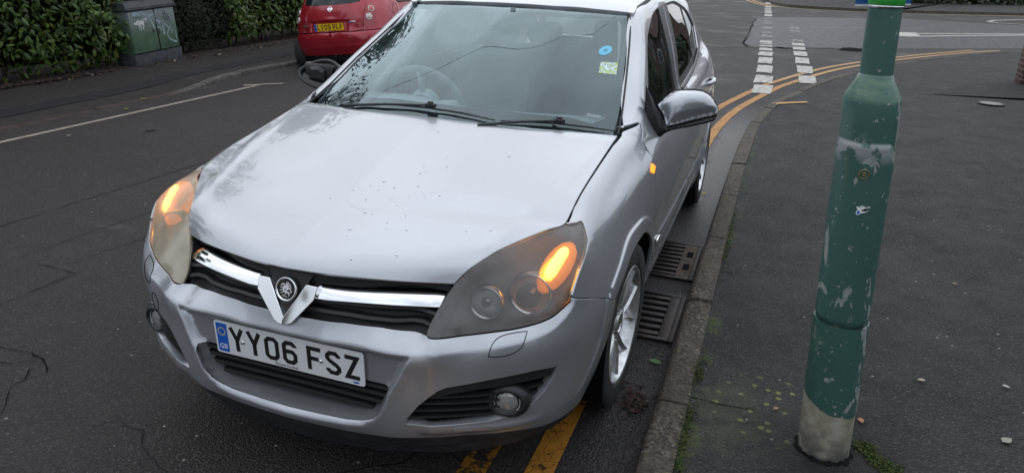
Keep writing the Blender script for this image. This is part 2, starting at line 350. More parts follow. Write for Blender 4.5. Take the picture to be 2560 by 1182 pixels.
class MB:
    """collects shapes that become ONE mesh"""
    def __init__(s): s.V = []; s.F = []; s.m = []; s.k = 0
    def add(s, V, F, xf=None):
        b = len(s.V)
        for v in V:
            v = Vector(v); s.V.append(tuple(xf @ v) if xf is not None else tuple(v))
        for f in F: s.F.append(tuple(b+i for i in f)); s.m.append(s.k)
        return s
    def box(s, c, d, rot=None, bev=0.0):
        bm = bmesh.new(); bmesh.ops.create_cube(bm, size=1.0)
        for v in bm.verts: v.co = Vector((v.co.x*d[0], v.co.y*d[1], v.co.z*d[2]))
        if bev: bmesh.ops.bevel(bm, geom=bm.edges[:], offset=bev, segments=2, profile=.5, affect='EDGES')
        xf = Matrix.Translation(c) @ (rot.to_4x4() if rot is not None else Matrix.Identity(4))
        bm.verts.index_update(); s.add([v.co.copy() for v in bm.verts], [[v.index for v in f.verts] for f in bm.faces], xf); bm.free(); return s
    def tube(s, pts, r, n=8, closed=False, cap=True):
        pts = [Vector(p) for p in pts]; N = len(pts); rr = r if isinstance(r, (list, tuple)) else [r]*N
        V = []; up = Vector((0, 0, 1))
        for i, p in enumerate(pts):
            a = pts[(i-1) % N] if (closed or i > 0) else p; b = pts[(i+1) % N] if (closed or i < N-1) else p
            t = (b-a).normalized(); 
            x = t.cross(up) if abs(t.dot(up)) < .95 else t.cross(Vector((1, 0, 0))); x.normalize(); y = x.cross(t)
            for k in range(n):
                an = 2*math.pi*k/n; V.append(p+(x*math.cos(an)+y*math.sin(an))*rr[i])
        F = []
        for i in range(N if closed else N-1):
            j = (i+1) % N
            for k in range(n): F.append((i*n+k, i*n+(k+1) % n, j*n+(k+1) % n, j*n+k))
        if cap and not closed: F.append(tuple(range(n))[::-1]); F.append(tuple((N-1)*n+k for k in range(n)))
        return s.add(V, F)
    def lathe(s, prof, n=32, xf=None, closed=False):
        """prof: (radius, axial) pairs turned about local z"""
        V = []; F = []
        for r, a in prof:
            for k in range(n):
                an = 2*math.pi*k/n; V.append((r*math.cos(an), r*math.sin(an), a))
        for i in range(len(prof)-1):
            for k in range(n): F.append((i*n+k, i*n+(k+1) % n, (i+1)*n+(k+1) % n, (i+1)*n+k))
        if not closed:
            if prof[0][0] > 1e-6: F.append(tuple(range(n))[::-1])
            if prof[-1][0] > 1e-6: F.append(tuple((len(prof)-1)*n+k for k in range(n)))
        return s.add(V, F, xf)
    def prism(s, poly, d, xf=None):
        n = len(poly); V = [(x, y, 0) for x, y in poly]+[(x, y, d) for x, y in poly]
        F = [tuple(range(n))[::-1], tuple(range(n, 2*n))]+[(i, (i+1) % n, n+(i+1) % n, n+i) for i in range(n)]
        return s.add(V, F, xf)
    def loft(s, rings, cap=True):
        n = len(rings[0]); V = [v for r in rings for v in r]; F = []
        for i in range(len(rings)-1):
            for k in range(n): F.append((i*n+k, i*n+(k+1) % n, (i+1)*n+(k+1) % n, (i+1)*n+k))
        if cap: F.append(tuple(range(n))[::-1]); F.append(tuple((len(rings)-1)*n+k for k in range(n)))
        return s.add(V, F)
    def build(s, name, mats, parent=None, smooth=False, auto=35):
        o = mobj(name, s.V, s.F, mats, parent, True, fm=s.m if isinstance(mats, (list, tuple)) else None, auto=None if smooth else auto)
        return o
def axis_xf(p, d):
    d = Vector(d).normalized(); return Matrix.Translation(p) @ d.to_track_quat('Z', 'Y').to_matrix().to_4x4()

def catmull(pts, n=8):
    P = [np.array(p, float) for p in pts]
    if len(P) < 3: return np.array([P[0]+(P[1]-P[0])*t for t in np.linspace(0, 1, n+1)])
    P = [2*P[0]-P[1]]+P+[2*P[-1]-P[-2]]; out = []
    for i in range(1, len(P)-2):
        a, b, c, d = P[i-1:i+3]; la = max(np.linalg.norm(c-b), 1e-9)
        m0 = (c-a)*la/(np.linalg.norm(b-a)+la+1e-9); m1 = (d-b)*la/(np.linalg.norm(d-c)+la+1e-9)
        for t in np.linspace(0, 1, n, endpoint=False):
            out.append((2*t**3-3*t*t+1)*b+(t**3-2*t*t+t)*m0+(-2*t**3+3*t*t)*c+(t**3-t*t)*m1)
    out.append(P[-2]); return np.array(out)
def outline(*segs):
    """closed outline from smooth segments that meet in corners"""
    o = []
    for sgm in segs: o += list(catmull(sgm))[:-1] if np.allclose(sgm[-1], segs[(segs.index(sgm)+1) % len(segs)][0], atol=1e-4) else list(catmull(sgm))
    return np.array(o)
def mir(P, ax=0):
    P = np.array(P, float).copy(); P[:, ax] *= -1; return P[::-1]
def sym_outline(half_):
    """half outline running from x=0 to x=0 on the +x side -> full closed outline"""
    h = np.array(half_); m = mir(h); return np.r_[h, m[1:-1]] if abs(h[0, 0]) < 1e-6 else np.r_[h, m]
def resample(P, d):
    P = np.r_[P, P[:1]]; out = []
    for a, b in zip(P[:-1], P[1:]):
        L = np.linalg.norm(b-a)
        if L < 1e-5: continue
        k = max(1, int(round(L/d)))
        for t in range(k): out.append(a+(b-a)*t/k)
    Q = np.array(out); keep = [0]
    for i in range(1, len(Q)):
        if np.linalg.norm(Q[i]-Q[keep[-1]]) > d*.45: keep.append(i)
    if len(keep) > 3 and np.linalg.norm(Q[keep[-1]]-Q[0]) < d*.4: keep.pop()
    return Q[keep]
def dens_line(P, d):
    out = []
    for a, b in zip(P[:-1], P[1:]):
        k = max(1, int(round(np.linalg.norm(b-a)/d))); out += [a+(b-a)*t/k for t in range(k)]
    out.append(P[-1]); Q = [out[0]]
    for q in out[1:]:
        if np.linalg.norm(q-Q[-1]) > d*.5: Q.append(q)
    return np.array(Q)
def offs(P, g):
    P = np.array(P); t = np.gradient(P, axis=0); t /= np.linalg.norm(t, axis=1)[:, None]+1e-9; return P+g*np.stack([-t[:, 1], t[:, 0]], 1)
def area2(P): return np.sum(P[:, 0]*np.roll(P[:, 1], -1)-np.roll(P[:, 0], -1)*P[:, 1])
def inset(P, g):
    """move a closed outline inwards by g (P counter-clockwise)"""
    a = np.roll(P, 1, 0); b = np.roll(P, -1, 0); t = b-a; t /= np.linalg.norm(t, axis=1)[:, None]+1e-9
    return P+g*np.stack([-t[:, 1], t[:, 0]], 1)
def inside(P, q):
    x, y = q[:, 0], q[:, 1]; c = np.zeros(len(q), bool); j = len(P)-1
    for i in range(len(P)):
        m = (P[i, 1] > y) != (P[j, 1] > y)
        xx = (P[j, 0]-P[i, 0])*(y-P[i, 1])/(P[j, 1]-P[i, 1]+1e-15)+P[i, 0]
        c ^= m & (x < xx); j = i
    return c
def pdist(P, q, closed=True):
    Q = np.r_[P, P[:1]] if closed else P; best = np.full(len(q), 1e9)
    for a, b in zip(Q[:-1], Q[1:]):
        ab = b-a; t = np.clip(((q-a)@ab)/(ab@ab+1e-15), 0, 1); best = np.minimum(best, np.linalg.norm(q-a-t[:, None]*ab, axis=1))
    return best
def sdist(P, q):
    """smooth distance to a closed outline (no ridge along its middle)"""
    Q = resample(np.array(P, float), .002); L = np.linalg.norm(np.roll(Q, -1, 0)-Q, axis=1); o = np.empty(len(q))
    for i in range(0, len(q), 1500):
        d = np.linalg.norm(q[i:i+1500, None]-Q[None], axis=2); o[i:i+1500] = np.sqrt(2/np.sum(L/(d**2+1e-6)**1.5, 1))
    return o
def sstep(x, a=0., b=1.):
    t = np.clip((np.asarray(x)-a)/(b-a), 0, 1); return t*t*(3-2*t)

class Env:
    """a smooth surface with 2-D coordinates; surf(u,v)->xyz; s = metres per unit of u"""
    def __init__(s, surf, to_uv, su=1.0, hint=None): s.surf = surf; s.to_uv = to_uv; s.su = su; s.hint = hint
    def normals(s, u, v, surf):
        e = 2e-3; du = surf(u+e, v)-surf(u-e, v); dv = surf(u, v+e)-surf(u, v-e)
        n = np.cross(du, dv); n /= np.linalg.norm(n, axis=1)[:, None]+1e-12
        h = s.hint(surf(u, v)); n *= np.sign(np.sum(n*h, 1))[:, None]+1e-9; return n
def panel(env, poly, holes=(), h=.02, hb=.010, gap=.0022, depth=.012, disp=None, hole_depth=None, off=0.0, soft=.003, lines=(), lgap=None):
    """cut a panel out of a surface: outline + holes in uv, triangulated, with turned-in edges"""
    su = env.su; sc = np.array([su, 1.0])
    def prep(P, g, ccw):
        P = np.array(P, float)*sc
        if (area2(P) > 0) != ccw: P = P[::-1]
        P = resample(P, hb); return inset(P, g)
    outer = prep(poly, gap, True); hs_ = [prep(hh, 0, False) for hh in holes]
    hs_ = [inset(hh, gap*.0) for hh in hs_]
    lo = outer.min(0); hi = outer.max(0)
    gx, gy = np.meshgrid(np.arange(lo[0], hi[0], h), np.arange(lo[1], hi[1], h*.9)); gx[1::2] += h/2
    g = np.stack([gx.ravel(), gy.ravel()], 1); g = g[inside(outer, g)]; g = g[pdist(outer, g) > hb*.75]
    for hh in hs_: g = g[~inside(hh, g)]; g = g[pdist(hh, g) > hb*.75]
    chains = []
    for Ln in lines:
        q = np.array(Ln)*sc; q = dens_line(q, hb); lg = lgap or hb*.6; ok = inside(outer, q) & (pdist(outer, q) > lg)
        for hh in hs_: ok &= ~inside(hh, q) & (pdist(hh, q) > lg)
        cur = []
        for p_, k_ in zip(q, ok):
            if k_: cur.append(p_)
            elif cur: chains.append(np.array(cur)); cur = []
        if cur: chains.append(np.array(cur))
    for c_ in chains:
        if len(g) and len(c_) > 1: g = g[pdist(c_, g, False) > hb*.6]
    loops = [outer]+hs_; pts = []; edges = []; 
    for L in loops:
        b = len(pts); k = len(L); pts += list(L); edges += [(b+i, b+(i+1) % k) for i in range(k)]
    for c_ in chains:
        b = len(pts); pts += list(c_); edges += [(b+i, b+i+1) for i in range(len(c_)-1)]
    pts += list(g)
    r = delaunay_2d_cdt([Vector(p) for p in pts], edges, [], 0, 1e-6)
    V = np.array([tuple(v) for v in r[0]]); F = np.array([f for f in r[2] if len(f) == 3]); 
    orig = r[3]; remap = {}
    for i, o in enumerate(orig):
        for q in o: remap[q] = i
    c = V[F].mean(1); k = inside(outer, c)
    for hh in hs_: k &= ~inside(hh, c)
    F = F[k]
    e1 = V[F[:, 1]]-V[F[:, 0]]; e2 = V[F[:, 2]]-V[F[:, 0]]; F = F[np.abs(e1[:, 0]*e2[:, 1]-e1[:, 1]*e2[:, 0]) > 1e-9]
    def surf(u, v):
        p = env.surf(u, v)
        if disp is not None or off:
            n = env.normals(u, v, env.surf); d = off
            if disp is not None: d = d+disp(u, v, p)
            p = p+n*(np.broadcast_to(np.asarray(d, float), u.shape)[:, None])
        return p
    u, v = V[:, 0]/su, V[:, 1]
    X = surf(u, v); N = env.normals(u, v, surf)
    e1 = V[F[:, 1]]-V[F[:, 0]]; e2 = V[F[:, 2]]-V[F[:, 0]]; cw = e1[:, 0]*e2[:, 1]-e1[:, 1]*e2[:, 0] < 0; F[cw] = F[cw][:, ::-1]
    fn = np.cross(X[F[:, 1]]-X[F[:, 0]], X[F[:, 2]]-X[F[:, 0]])
    if np.sum(fn*N[F[:, 0]]) < 0: F = F[:, ::-1]
    Vall = list(X); Nall = list(N); Fall = [tuple(f) for f in F]
    b0 = 0
    for li, L in enumerate(loops):
        k = len(L); ids = [remap[b0+i] for i in range(k)]; b0 += k
        dep = depth if li == 0 else (hole_depth if hole_depth is not None else depth)
        if not dep: continue
        P = X[ids]; n_ = N[ids]; t = np.roll(P, -1, 0)-np.roll(P, 1, 0); t /= np.linalg.norm(t, axis=1)[:, None]+1e-12
        o = np.cross(t, n_); 
        cen = np.stack([V[ids][:, 0], V[ids][:, 1]], 1)
        pr_ = inset(L, -.004); q = surf(pr_[:, 0]/su, pr_[:, 1])-P; sg = np.sign(np.sum(o*q, 1).sum()); o = o*sg
        base = len(Vall); r1 = P+o*soft*.45-n_*soft*.45; r2 = P+o*soft*.6-n_*dep
        for ring, nn in ((P, n_), (r1, (n_+o)/1.414), (r1, (n_*.2+o)/1.02), (r2, o)):
            Vall += list(ring); Nall += list(nn)
        for i in range(k):
            j = (i+1) % k
            for a, c_ in ((0, 1), (2, 3)):
                f = (base+a*k+i, base+a*k+j, base+c_*k+j, base+c_*k+i)
                w = np.cross(np.array(Vall[f[1]])-Vall[f[0]], np.array(Vall[f[2]])-Vall[f[0]])
                Fall.append(f if np.dot(w, Nall[f[0]]) > 0 else f[::-1])
    return np.array(Vall), Fall, np.array(Nall)
def pobj(name, data, mat, parent=None, flip=False):
    V, F, N = data
    if flip: V = V*[-1, 1, 1]; N = N*[-1, 1, 1]; F = [f[::-1] for f in F]
    return mobj(name, V, F, mat, parent, True, normals=N)
def both(name, data, mat, parent): return pobj(name, data, mat, parent), pobj(name, data, mat, parent, True)

# flat lettering made of thick strokes with mitred corners
def ribbon(mb, pts, w, z0=0., xf=None, closed=False, th=.0006):
    P = [np.array(p, float) for p in pts]; n = len(P); Lf, Rt = [], []
    for i in range(n):
        a = P[i-1] if (i > 0 or closed) else None; b = P[(i+1) % n] if (i < n-1 or closed) else None
        d1 = (P[i]-a)/(np.linalg.norm(P[i]-a)+1e-9) if a is not None else None; d2 = (b-P[i])/(np.linalg.norm(b-P[i])+1e-9) if b is not None else None
        if d1 is None: d1 = d2
        if d2 is None: d2 = d1
        n1 = np.array([-d1[1], d1[0]]); n2 = np.array([-d2[1], d2[0]]); mm = n1+n2; L = np.linalg.norm(mm)
        mm = mm/L if L > 1e-6 else n1; k = w/2/max(.45, np.dot(mm, n1)); Lf.append(P[i]+mm*k); Rt.append(P[i]-mm*k)
    V = [(p[0], p[1], z0+th) for p in Lf]+[(p[0], p[1], z0+th) for p in Rt]; F = [(i, n+i, n+(i+1) % n, (i+1) % n) for i in range(n if closed else n-1)]
    V += [(x, y, z0) for x, y, _ in V[:2*n]]
    for i in range(n if closed else n-1):
        j = (i+1) % n; F += [(i, j, 2*n+j, 2*n+i), (n+j, n+i, 3*n+i, 3*n+j)]
    mb.add(V, F, xf)
GL = {'Y': [[(5, 80), (25, 38), (45, 80)], [(25, 44), (25, 0)]], '0': [[(16, 7), (34, 7), (43, 16), (43, 63), (34, 72), (16, 72), (7, 63), (7, 16), 'c']],
 '6': [[(43, 60), (43, 63), (34, 72), (16, 72), (7, 63), (7, 16), (16, 7), (34, 7), (43, 16), (43, 34), (34, 43), (14, 43)]], 'F': [[(7, 0), (7, 72), (47, 72)], [(7, 39), (38, 39)]],
 'S': [[(43, 59), (43, 63), (34, 72), (16, 72), (7, 63), (7, 54), (14, 46), (36, 33), (43, 25), (43, 16), (34, 7), (16, 7), (7, 16), (7, 20)]], 'Z': [[(3, 72), (41, 72), (9, 7), (48, 7)]],
 'L': [[(7, 79), (7, 7), (46, 7)]], 'V': [[(5, 80), (25, 4), (45, 80)]], '9': [[(7, 19), (7, 16), (16, 7), (34, 7), (43, 16), (43, 63), (34, 72), (16, 72), (7, 63), (7, 45), (16, 36), (36, 36)]],
 'P': [[(7, 0), (7, 72), (34, 72), (43, 63), (43, 44), (34, 35), (7, 35)]]}
def reg_text(mb, txt, x0, x1, zc, xf, hgt=.079):
    wid = {'gap': 33}; tot = sum(50+11 if c != ' ' else 22 for c in txt)-11; k = (x1-x0)/tot; x = 0; kz = hgt/79
    for c in txt:
        if c == ' ': x += 22; continue
        for st in GL[c]:
            cl_ = st[-1] == 'c'; ribbon(mb, [(x0+(x+p[0])*k, zc+(p[1]-39.5)*kz) for p in (st[:-1] if cl_ else st)], .0135, 0, xf, cl_, .0008)
        x += 61
def text_mesh(name, body, size, mat, xf, parent, align='CENTER', ext=.0004):
    c = bpy.data.curves.new(name, 'FONT'); c.body = body; c.size = size; c.align_x = align; c.align_y = 'CENTER'; c.extrude = ext; c.resolution_u = 2
    o = bpy.data.objects.new(name+'_tmp', c); COL.objects.link(o); dg = bpy.context.evaluated_depsgraph_get()
    me = bpy.data.meshes.new_from_object(o.evaluated_get(dg)); bpy.data.objects.remove(o); me.transform(xf); me.materials.clear(); me.materials.append(mat); me.name = name
    return link(bpy.data.objects.new(name, me), parent)
def star(r, cx, cy): return [(cx+(r if k % 2 == 0 else r*.42)*math.sin(math.pi*k/5), cy+(r if k % 2 == 0 else r*.42)*math.cos(math.pi*k/5)) for k in range(10)]

# ================================================================ street
def gz(x):
    x = np.asarray(x, float)
    return np.where(x > -1.5, 0, np.where(x > -5.6, -.009*(np.minimum(x, -1.5)+1.5)**2, -.1513+.02*(-5.6-x)))
def asphalt(name, dark, light, speck, rough, wet_kerb=False, crack=0.0, green=False, scale=1.0):
    m = pmat(name, dark, rough); n = NT(m); p = n.pos()
    big = n.noise(p, .55*scale, 5, .6); mid = n.noise(p, 5*scale, 5, .65); fine = n.noise(p, 95*scale, 3, .7)
    base = n.mix(n.rng(big, .3, .7), dark, light); base = n.mix(n.rng(mid, .35, .7, 0, .55), base, tuple(c*.62 for c in dark))
    st = n.vor(p, 120*scale, 'F1', 'Color'); sd_ = n.vor(p, 120*scale); s0 = n.sep(st)
    stone = n.math('MULTIPLY', n.rng(s0[0], .62, .95), n.rng(sd_, .55, .25)); base = n.mix(n.rng(stone, 0, 1, 0, .9), base, speck)
    pit_dark = n.rng(fine, .50, .34, 0, .75); base = n.mix(pit_dark, base, tuple(c*.3 for c in dark))
    rare = n.math('MULTIPLY', n.rng(n.sep(n.vor(p, 34, 'F1', 'Color'))[1], .965, .975), n.rng(n.vor(p, 34), .22, .12)); base = n.mix(rare, base, (.30, .29, .27))
    h = n.math('ADD', n.math('MULTIPLY', fine, 1.0), n.math('MULTIPLY', n.rng(sd_, 0, .6, 1, 0), .8))
    if crack:
        w = n.warp(n.warp(p, 1.3, .55), 9, .07); e = n.vor(w, crack, 'DISTANCE_TO_EDGE'); gate = n.noise(p, .42, 3)
        cr_ = n.math('MULTIPLY', n.rng(e, .0035, .0008), n.rng(gate, .56, .64)); base = n.mix(cr_, base, (.006, .006, .006)); h = n.math('SUBTRACT', h, n.math('MULTIPLY', cr_, 3))
        worn = n.math('MULTIPLY', n.rng(n.noise(n.scale(p, .5, 1.6, 1), 1.8, 6, .7), .60, .72), n.rng(gate, .45, .6)); base = n.mix(n.math('MULTIPLY', worn, .55), base, (.115, .105, .095))
    xyz = n.sep(p)
    if wet_kerb:
        wn = n.math('ADD', xyz[0], n.math('MULTIPLY', n.noise(p, 3.5, 4), .22)); wet = n.math('MULTIPLY', n.rng(wn, .80, .93), n.rng(xyz[1], 7, 5))
        wet2 = n.rng(n.noise(p, .9, 5, .6), .52, .66, 0, .45); wet = n.math('MAXIMUM', wet, n.math('MULTIPLY', wet2, n.rng(xyz[1], 4, 10)))
        base = n.mix(n.math('MULTIPLY', wet, .45), base, (.016, .015, .017)); n.rou(n.rng(wet, 0, 1, rough, .30))
    else: n.rou(n.rng(mid, .3, .7, rough-.08, rough+.08))
    if green:
        g = n.noise(p, 7, 6, .75); ed = n.math('SUBTRACT', 1, n.math('MULTIPLY', n.math('ABSOLUTE', n.math('SUBTRACT', xyz[0], 1.135)), 22))
        gm = n.math('MULTIPLY', n.rng(ed, .0, .6), n.rng(g, .50, .60)); base = n.mix(n.math('MULTIPLY', gm, n.rng(fine, .35, .6)), base, (.055, .095, .012))
        dx = n.math('SUBTRACT', xyz[0], 1.22); dy = n.math('ADD', xyz[1], .10); r2 = n.math('ADD', n.math('POWER', dx, 2), n.math('POWER', dy, 2))
        al = n.math('MULTIPLY', n.rng(r2, .12, .0), n.rng(g, .42, .62)); base = n.mix(n.math('MULTIPLY', al, .65), base, (.085, .092, .048))
        dx = n.math('SUBTRACT', xyz[0], 1.40); dy = n.math('ADD', xyz[1], .02); r2 = n.math('ADD', n.math('POWER', dx, 2), n.math('POWER', dy, 2))
        li = n.math('MULTIPLY', n.rng(n.vor(n.warp(p, 20, .02), 26), .30, .22), n.math('MULTIPLY', n.rng(n.sep(n.vor(p, 26, 'F1', 'Color'))[2], .70, .76), n.rng(r2, .07, .03))); base = n.mix(li, base, (.19, .19, .07))
        dx = n.math('SUBTRACT', xyz[0], 1.60); dy = n.math('ADD', xyz[1], .26); r2 = n.math('ADD', n.math('POWER', dx, 2), n.math('POWER', dy, 2)); base = n.mix(n.math('MULTIPLY', n.rng(r2, .14, .0), .6), base, (.012, .012, .013))
    n.b.inputs['Specular IOR Level'].default_value = .38; n.col(base); n.bump(h, .9, .009); return m
ROAD_M = asphalt('road_asphalt', (.0275, .0228, .0208), (.039, .0328, .0300), (.125, .114, .108), .70, True, .55)
PAVE_M = asphalt('pavement_tarmac', (.0215, .021, .021), (.041, .0395, .039), (.150, .143, .138), .78, False, 0, True)
LPAVE_M = asphalt('left_pavement_tarmac', (.031, .0250, .0215), (.040, .0328, .0285), (.062, .054, .05), .80)
PATCH_M = asphalt('newer_tarmac', (.0125, .0120, .0125), (.0165, .0160, .0165), (.035, .035, .036), .72)
RPATCH_M = asphalt('smooth_road_patch', (.036, .035, .037), (.043, .042, .044), (.075, .075, .075), .50)

def sheet(name, xs, ys, zf, mat):
    V = [(x, y, zf(x, y)) for y in ys for x in xs]; nx = len(xs)
    F = [(j*nx+i, j*nx+i+1, (j+1)*nx+i+1, (j+1)*nx+i) for j in range(len(ys)-1) for i in range(nx-1)]
    return struct(mobj(name, V, F, mat))
def flat(name, poly, z, mat, kind=True):
    from mathutils.geometry import tessellate_polygon
    P = [Vector((x, y, (z(x, y) if callable(z) else z))) for x, y in poly]; T = tessellate_polygon([[Vector((p.x, p.y, 0)) for p in P]])
    F = []
    for t in T:
        a, b, c = (P[i] for i in t); F.append(t if (b-a).cross(c-a).z > 0 else t[::-1])
    o = mobj(name, P, F, mat, smooth=False); return struct(o) if kind else o
earth = pmat('bare_earth', (.045, .030, .020), .95, spec=.1); n = NT(earth); p = n.pos(); n.col(n.ramp(n.noise(p, 14, 6, .7), [(.3, (.007, .005, .004)), (.5, (.018, .010, .007)), (.7, (.040, .022, .014))])); n.bump(n.noise(p, 30, 4), .8, .02)
xs_ = [-160, -60, -25, -14, -10, -8, -7, -6.4, -6.0, -5.6, -5, -4.4, -3.8, -3.2, -2.6, -2, -1.5, 0, 2, 6, 20, 60, 160]
sheet('ground', xs_, [-60, -15, 0, 12, 25, 50, 120, 250], lambda x, y: float(gz(x))-.03, earth)
sheet('road', [-6.15]+[v for v in xs_ if -6.1 < v < 60]+[70], [-14, -6, 0, 6, 12, 20, 30, 45, 90], lambda x, y: float(gz(x)), ROAD_M)

KERB = catmull([(.985, -12), (.985, -3), (.985, 0), (.985, 2.0), (.99, 3.0), (1.003, 3.83), (1.035, 4.97), (1.104, 5.84), (1.207, 6.55), (1.315, 7.08), (1.461, 7.75), (1.62, 8.42), (1.856, 9.15), (2.13, 9.96), (2.564, 11.03), (3.2, 12.25), (3.95, 13.5), (4.9, 14.9), (6.3, 16.6), (8.5, 18.6), (12, 21.4), (20, 26.5), (40, 38)], 7)
def koff(d):
    t = np.gradient(KERB, axis=0); t /= np.linalg.norm(t, axis=1)[:, None]; return KERB+d*np.stack([t[:, 1], -t[:, 0]], 1)   # +d = towards the pavement
kh = lambda s_: .078-.045*float(sstep(s_, 6.5, 8.5))
# pavement
inner = koff(.122); pz = lambda x, y: .074-.043*float(sstep(y, 6.5, 8.5)*(1-sstep(x-(y-8)*.9, 2.5, 5.0)))
pv = [tuple(q) for q in inner[::2]]+[(60, 30), (60, -14), (1.107, -14)]
V = []; rows = [q for q in inner[::2]]
xs2 = [0, .15, .4, .8, 1.4, 2.2, 3.5, 6, 12, 30, 60]
for q in rows:
    for d in xs2: V.append((q[0]+d, q[1]-d*.0, pz(q[0], q[1])))
nx = len(xs2); F = [(j*nx+i, j*nx+i+1, (j+1)*nx+i+1, (j+1)*nx+i) for j in range(len(rows)-1) for i in range(nx-1)]
struct(mobj('pavement', V, F, PAVE_M))
m = pmat('kerb_concrete', (.13, .115, .10), .85); n = NT(m); p = n.pos(); xyz = n.sep(p)
st = n.vor(p, 75, 'F1', 'Color'); base = n.ramp(n.sep(st)[0], [(0, (.030, .024, .020)), (.45, (.060, .047, .037)), (.8, (.095, .076, .058)), (1, (.17, .145, .115))])
ol = n.noise(p, 3.2, 5, .6); base = n.mix(n.rng(ol, .42, .62, 0, .55), base, (.085, .075, .04)); base = n.mix(n.rng(n.noise(p, 1.7, 4), .5, .7, 0, .6), base, (.028, .022, .02))
base = n.mix(n.rng(n.noise(p, 60, 4, .7), .48, .34, 0, .85), base, (.012, .010, .009)); n.col(base); n.bump(n.math('ADD', n.vor(p, 75), n.noise(p, 60, 4)), .8, .006); KERB_M = m
def kerb_loft(name, line, nrm_w, top, base_z, mat, stone=.914, face=.012):
    """continuous kerb: face, rounded nose, top; sunk joints between the stones"""
    line = np.array(line); s = np.r_[0, np.cumsum(np.linalg.norm(np.diff(line, axis=0), axis=1))]
    st_ = sorted(set([0, s[-1]]+[k*stone+d for k in range(1, int(s[-1]/stone)) for d in (-.012, -.005, .005, .012)]+list(np.arange(.3, s[-1], stone/3))))
    P = np.stack([np.interp(st_, s, line[:, 0]), np.interp(st_, s, line[:, 1])], 1); t = np.gradient(P, axis=0); t /= np.linalg.norm(t, axis=1)[:, None]+1e-9; nn = np.stack([t[:, 1], -t[:, 0]], 1)*np.sign(nrm_w)
    w = abs(nrm_w); rings = []; rng_ = random.Random(3)
    for (x, y), q, ss in zip(P, nn, st_):
        kk = abs(ss/stone-round(ss/stone))*stone; j = .020 if kk < .006 and .5 < ss else 0; jz = math.sin(math.floor(ss/stone)*2.3)*.004; h = top(x, y)+jz; b0 = base_z(x, y)
        prof = [(-.002+j, b0-.06), (face*.4+j, h-.022-j), (face+.004+j, h-.006-j), (face+.018+j, h-j), (w*.6, h+.001-j), (w-.003, h-.001-j), (w+.002, b0-.06)]
        rings.append([(x+q[0]*a, y+q[1]*a, z) for a, z in prof])
    return struct(MB().loft(rings).build(name, mat, auto=50))
kerb_loft('kerb', KERB[:-6], .124, lambda x, y: pz(x, y)+.006, lambda x, y: 0, KERB_M)
# left side: flush brown edging that becomes a raised pale kerb
LK = catmull([(-5.90, -12), (-5.90, 0), (-5.89, 3), (-5.90, 4.6), (-5.97, 5.2), (-6.12, 5.9), (-6.17, 7.0), (-6.15, 9.5), (-6.15, 14), (-6.15, 60)], 6)
lz = lambda x, y: float(gz(-5.9))+.008+.058*float(sstep(y, 4.6, 5.9))
m = pmat('old_kerb_stone', (.2, .18, .16), .9); n = NT(m); p = n.pos(); y_ = n.sep(p)[1]; nz = n.noise(p, 9, 6, .7)
base = n.mix(n.rng(y_, 4.55, 5.0), n.ramp(nz, [(.35, (.022, .013, .010)), (.6, (.055, .031, .023)), (.75, (.085, .055, .042))]), n.ramp(nz, [(.3, (.035, .030, .026)), (.55, (.082, .074, .066)), (.75, (.13, .12, .108))])); n.col(base); n.bump(nz, .5, .01)
kerb_loft('left_kerb', LK, -.13, lz, lambda x, y: float(gz(-5.9)), m)
LPX = [-6.0, -6.4, -6.8, -7.2, -7.6, -7.9]; V = []
lys = list(np.arange(-12, 4.5, 1.5))+list(np.arange(4.5, 6.6, .15))+[7, 9, 12, 20, 60]
for y in lys:
    x0 = float(np.interp(y, LK[:, 1], LK[:, 0]))-.128
    for i, x in enumerate(LPX):
        xx = x0+(x-LPX[0]); a = i/5; V.append((xx, y, lz(xx, y)-.003+(-.085-lz(xx, y))*a*a*.8+.02*a))
F = [(j*6+i+1, j*6+i, (j+1)*6+i, (j+1)*6+i+1) for j in range(len(lys)-1) for i in range(5)]; struct(mobj('left_pavement', V, F, LPAVE_M))
def lpz(x, y):
    x0 = float(np.interp(y, LK[:, 1], LK[:, 0]))-.128; a = min(max((x0-x)/1.9, 0), 1); k = a*5; i = min(int(k), 4); f = k-i
    g = lambda a: lz(x0, y)-.003+(-.085-lz(x0, y))*a*a*.8+.02*a
    return g(i/5)*(1-f)+g((i+1)/5)*f
pe = [(y, -6.37+.0*y-.055*(y-2.7)) for y in np.linspace(-8, 11, 40)]
V = []; 
for y, x in pe: V += [(x-.30, y, lpz(x-.30, y)+.006), (x-.15, y, lpz(x-.15, y)+.006), (x, y, lpz(x, y)+.006)]
struct(mobj('pavement_trench_patch', V, [(3*j+i+1, 3*j+i, 3*j+3+i, 3*j+4+i) for j in range(39) for i in range(2)], PATCH_M))

# far kerb and footway across the junction
FK = catmull([(-.6, 60), (-.3, 44), (.10, 37.5), (.45, 35.4), (1.0, 33.0), (1.6, 31.6), (2.8, 31.2), (4.2, 31.1), (5.6, 31.4), (7.6, 32.4), (10.5, 34.0), (20, 39.5), (40, 51)], 6)
V = [(q[0], q[1], .10) for q in FK]+[(q[0]+.0+d, q[1]+30, .10) for q, d in zip(FK, np.linspace(30, 0, len(FK)))]; k = len(FK)
struct(mobj('far_pavement', V, [(i, i+1, k+i+1, k+i) for i in range(k-1)], PAVE_M))
kerb_loft('far_kerb', FK, -.14, lambda x, y: .115, lambda x, y: 0, KERB_M)

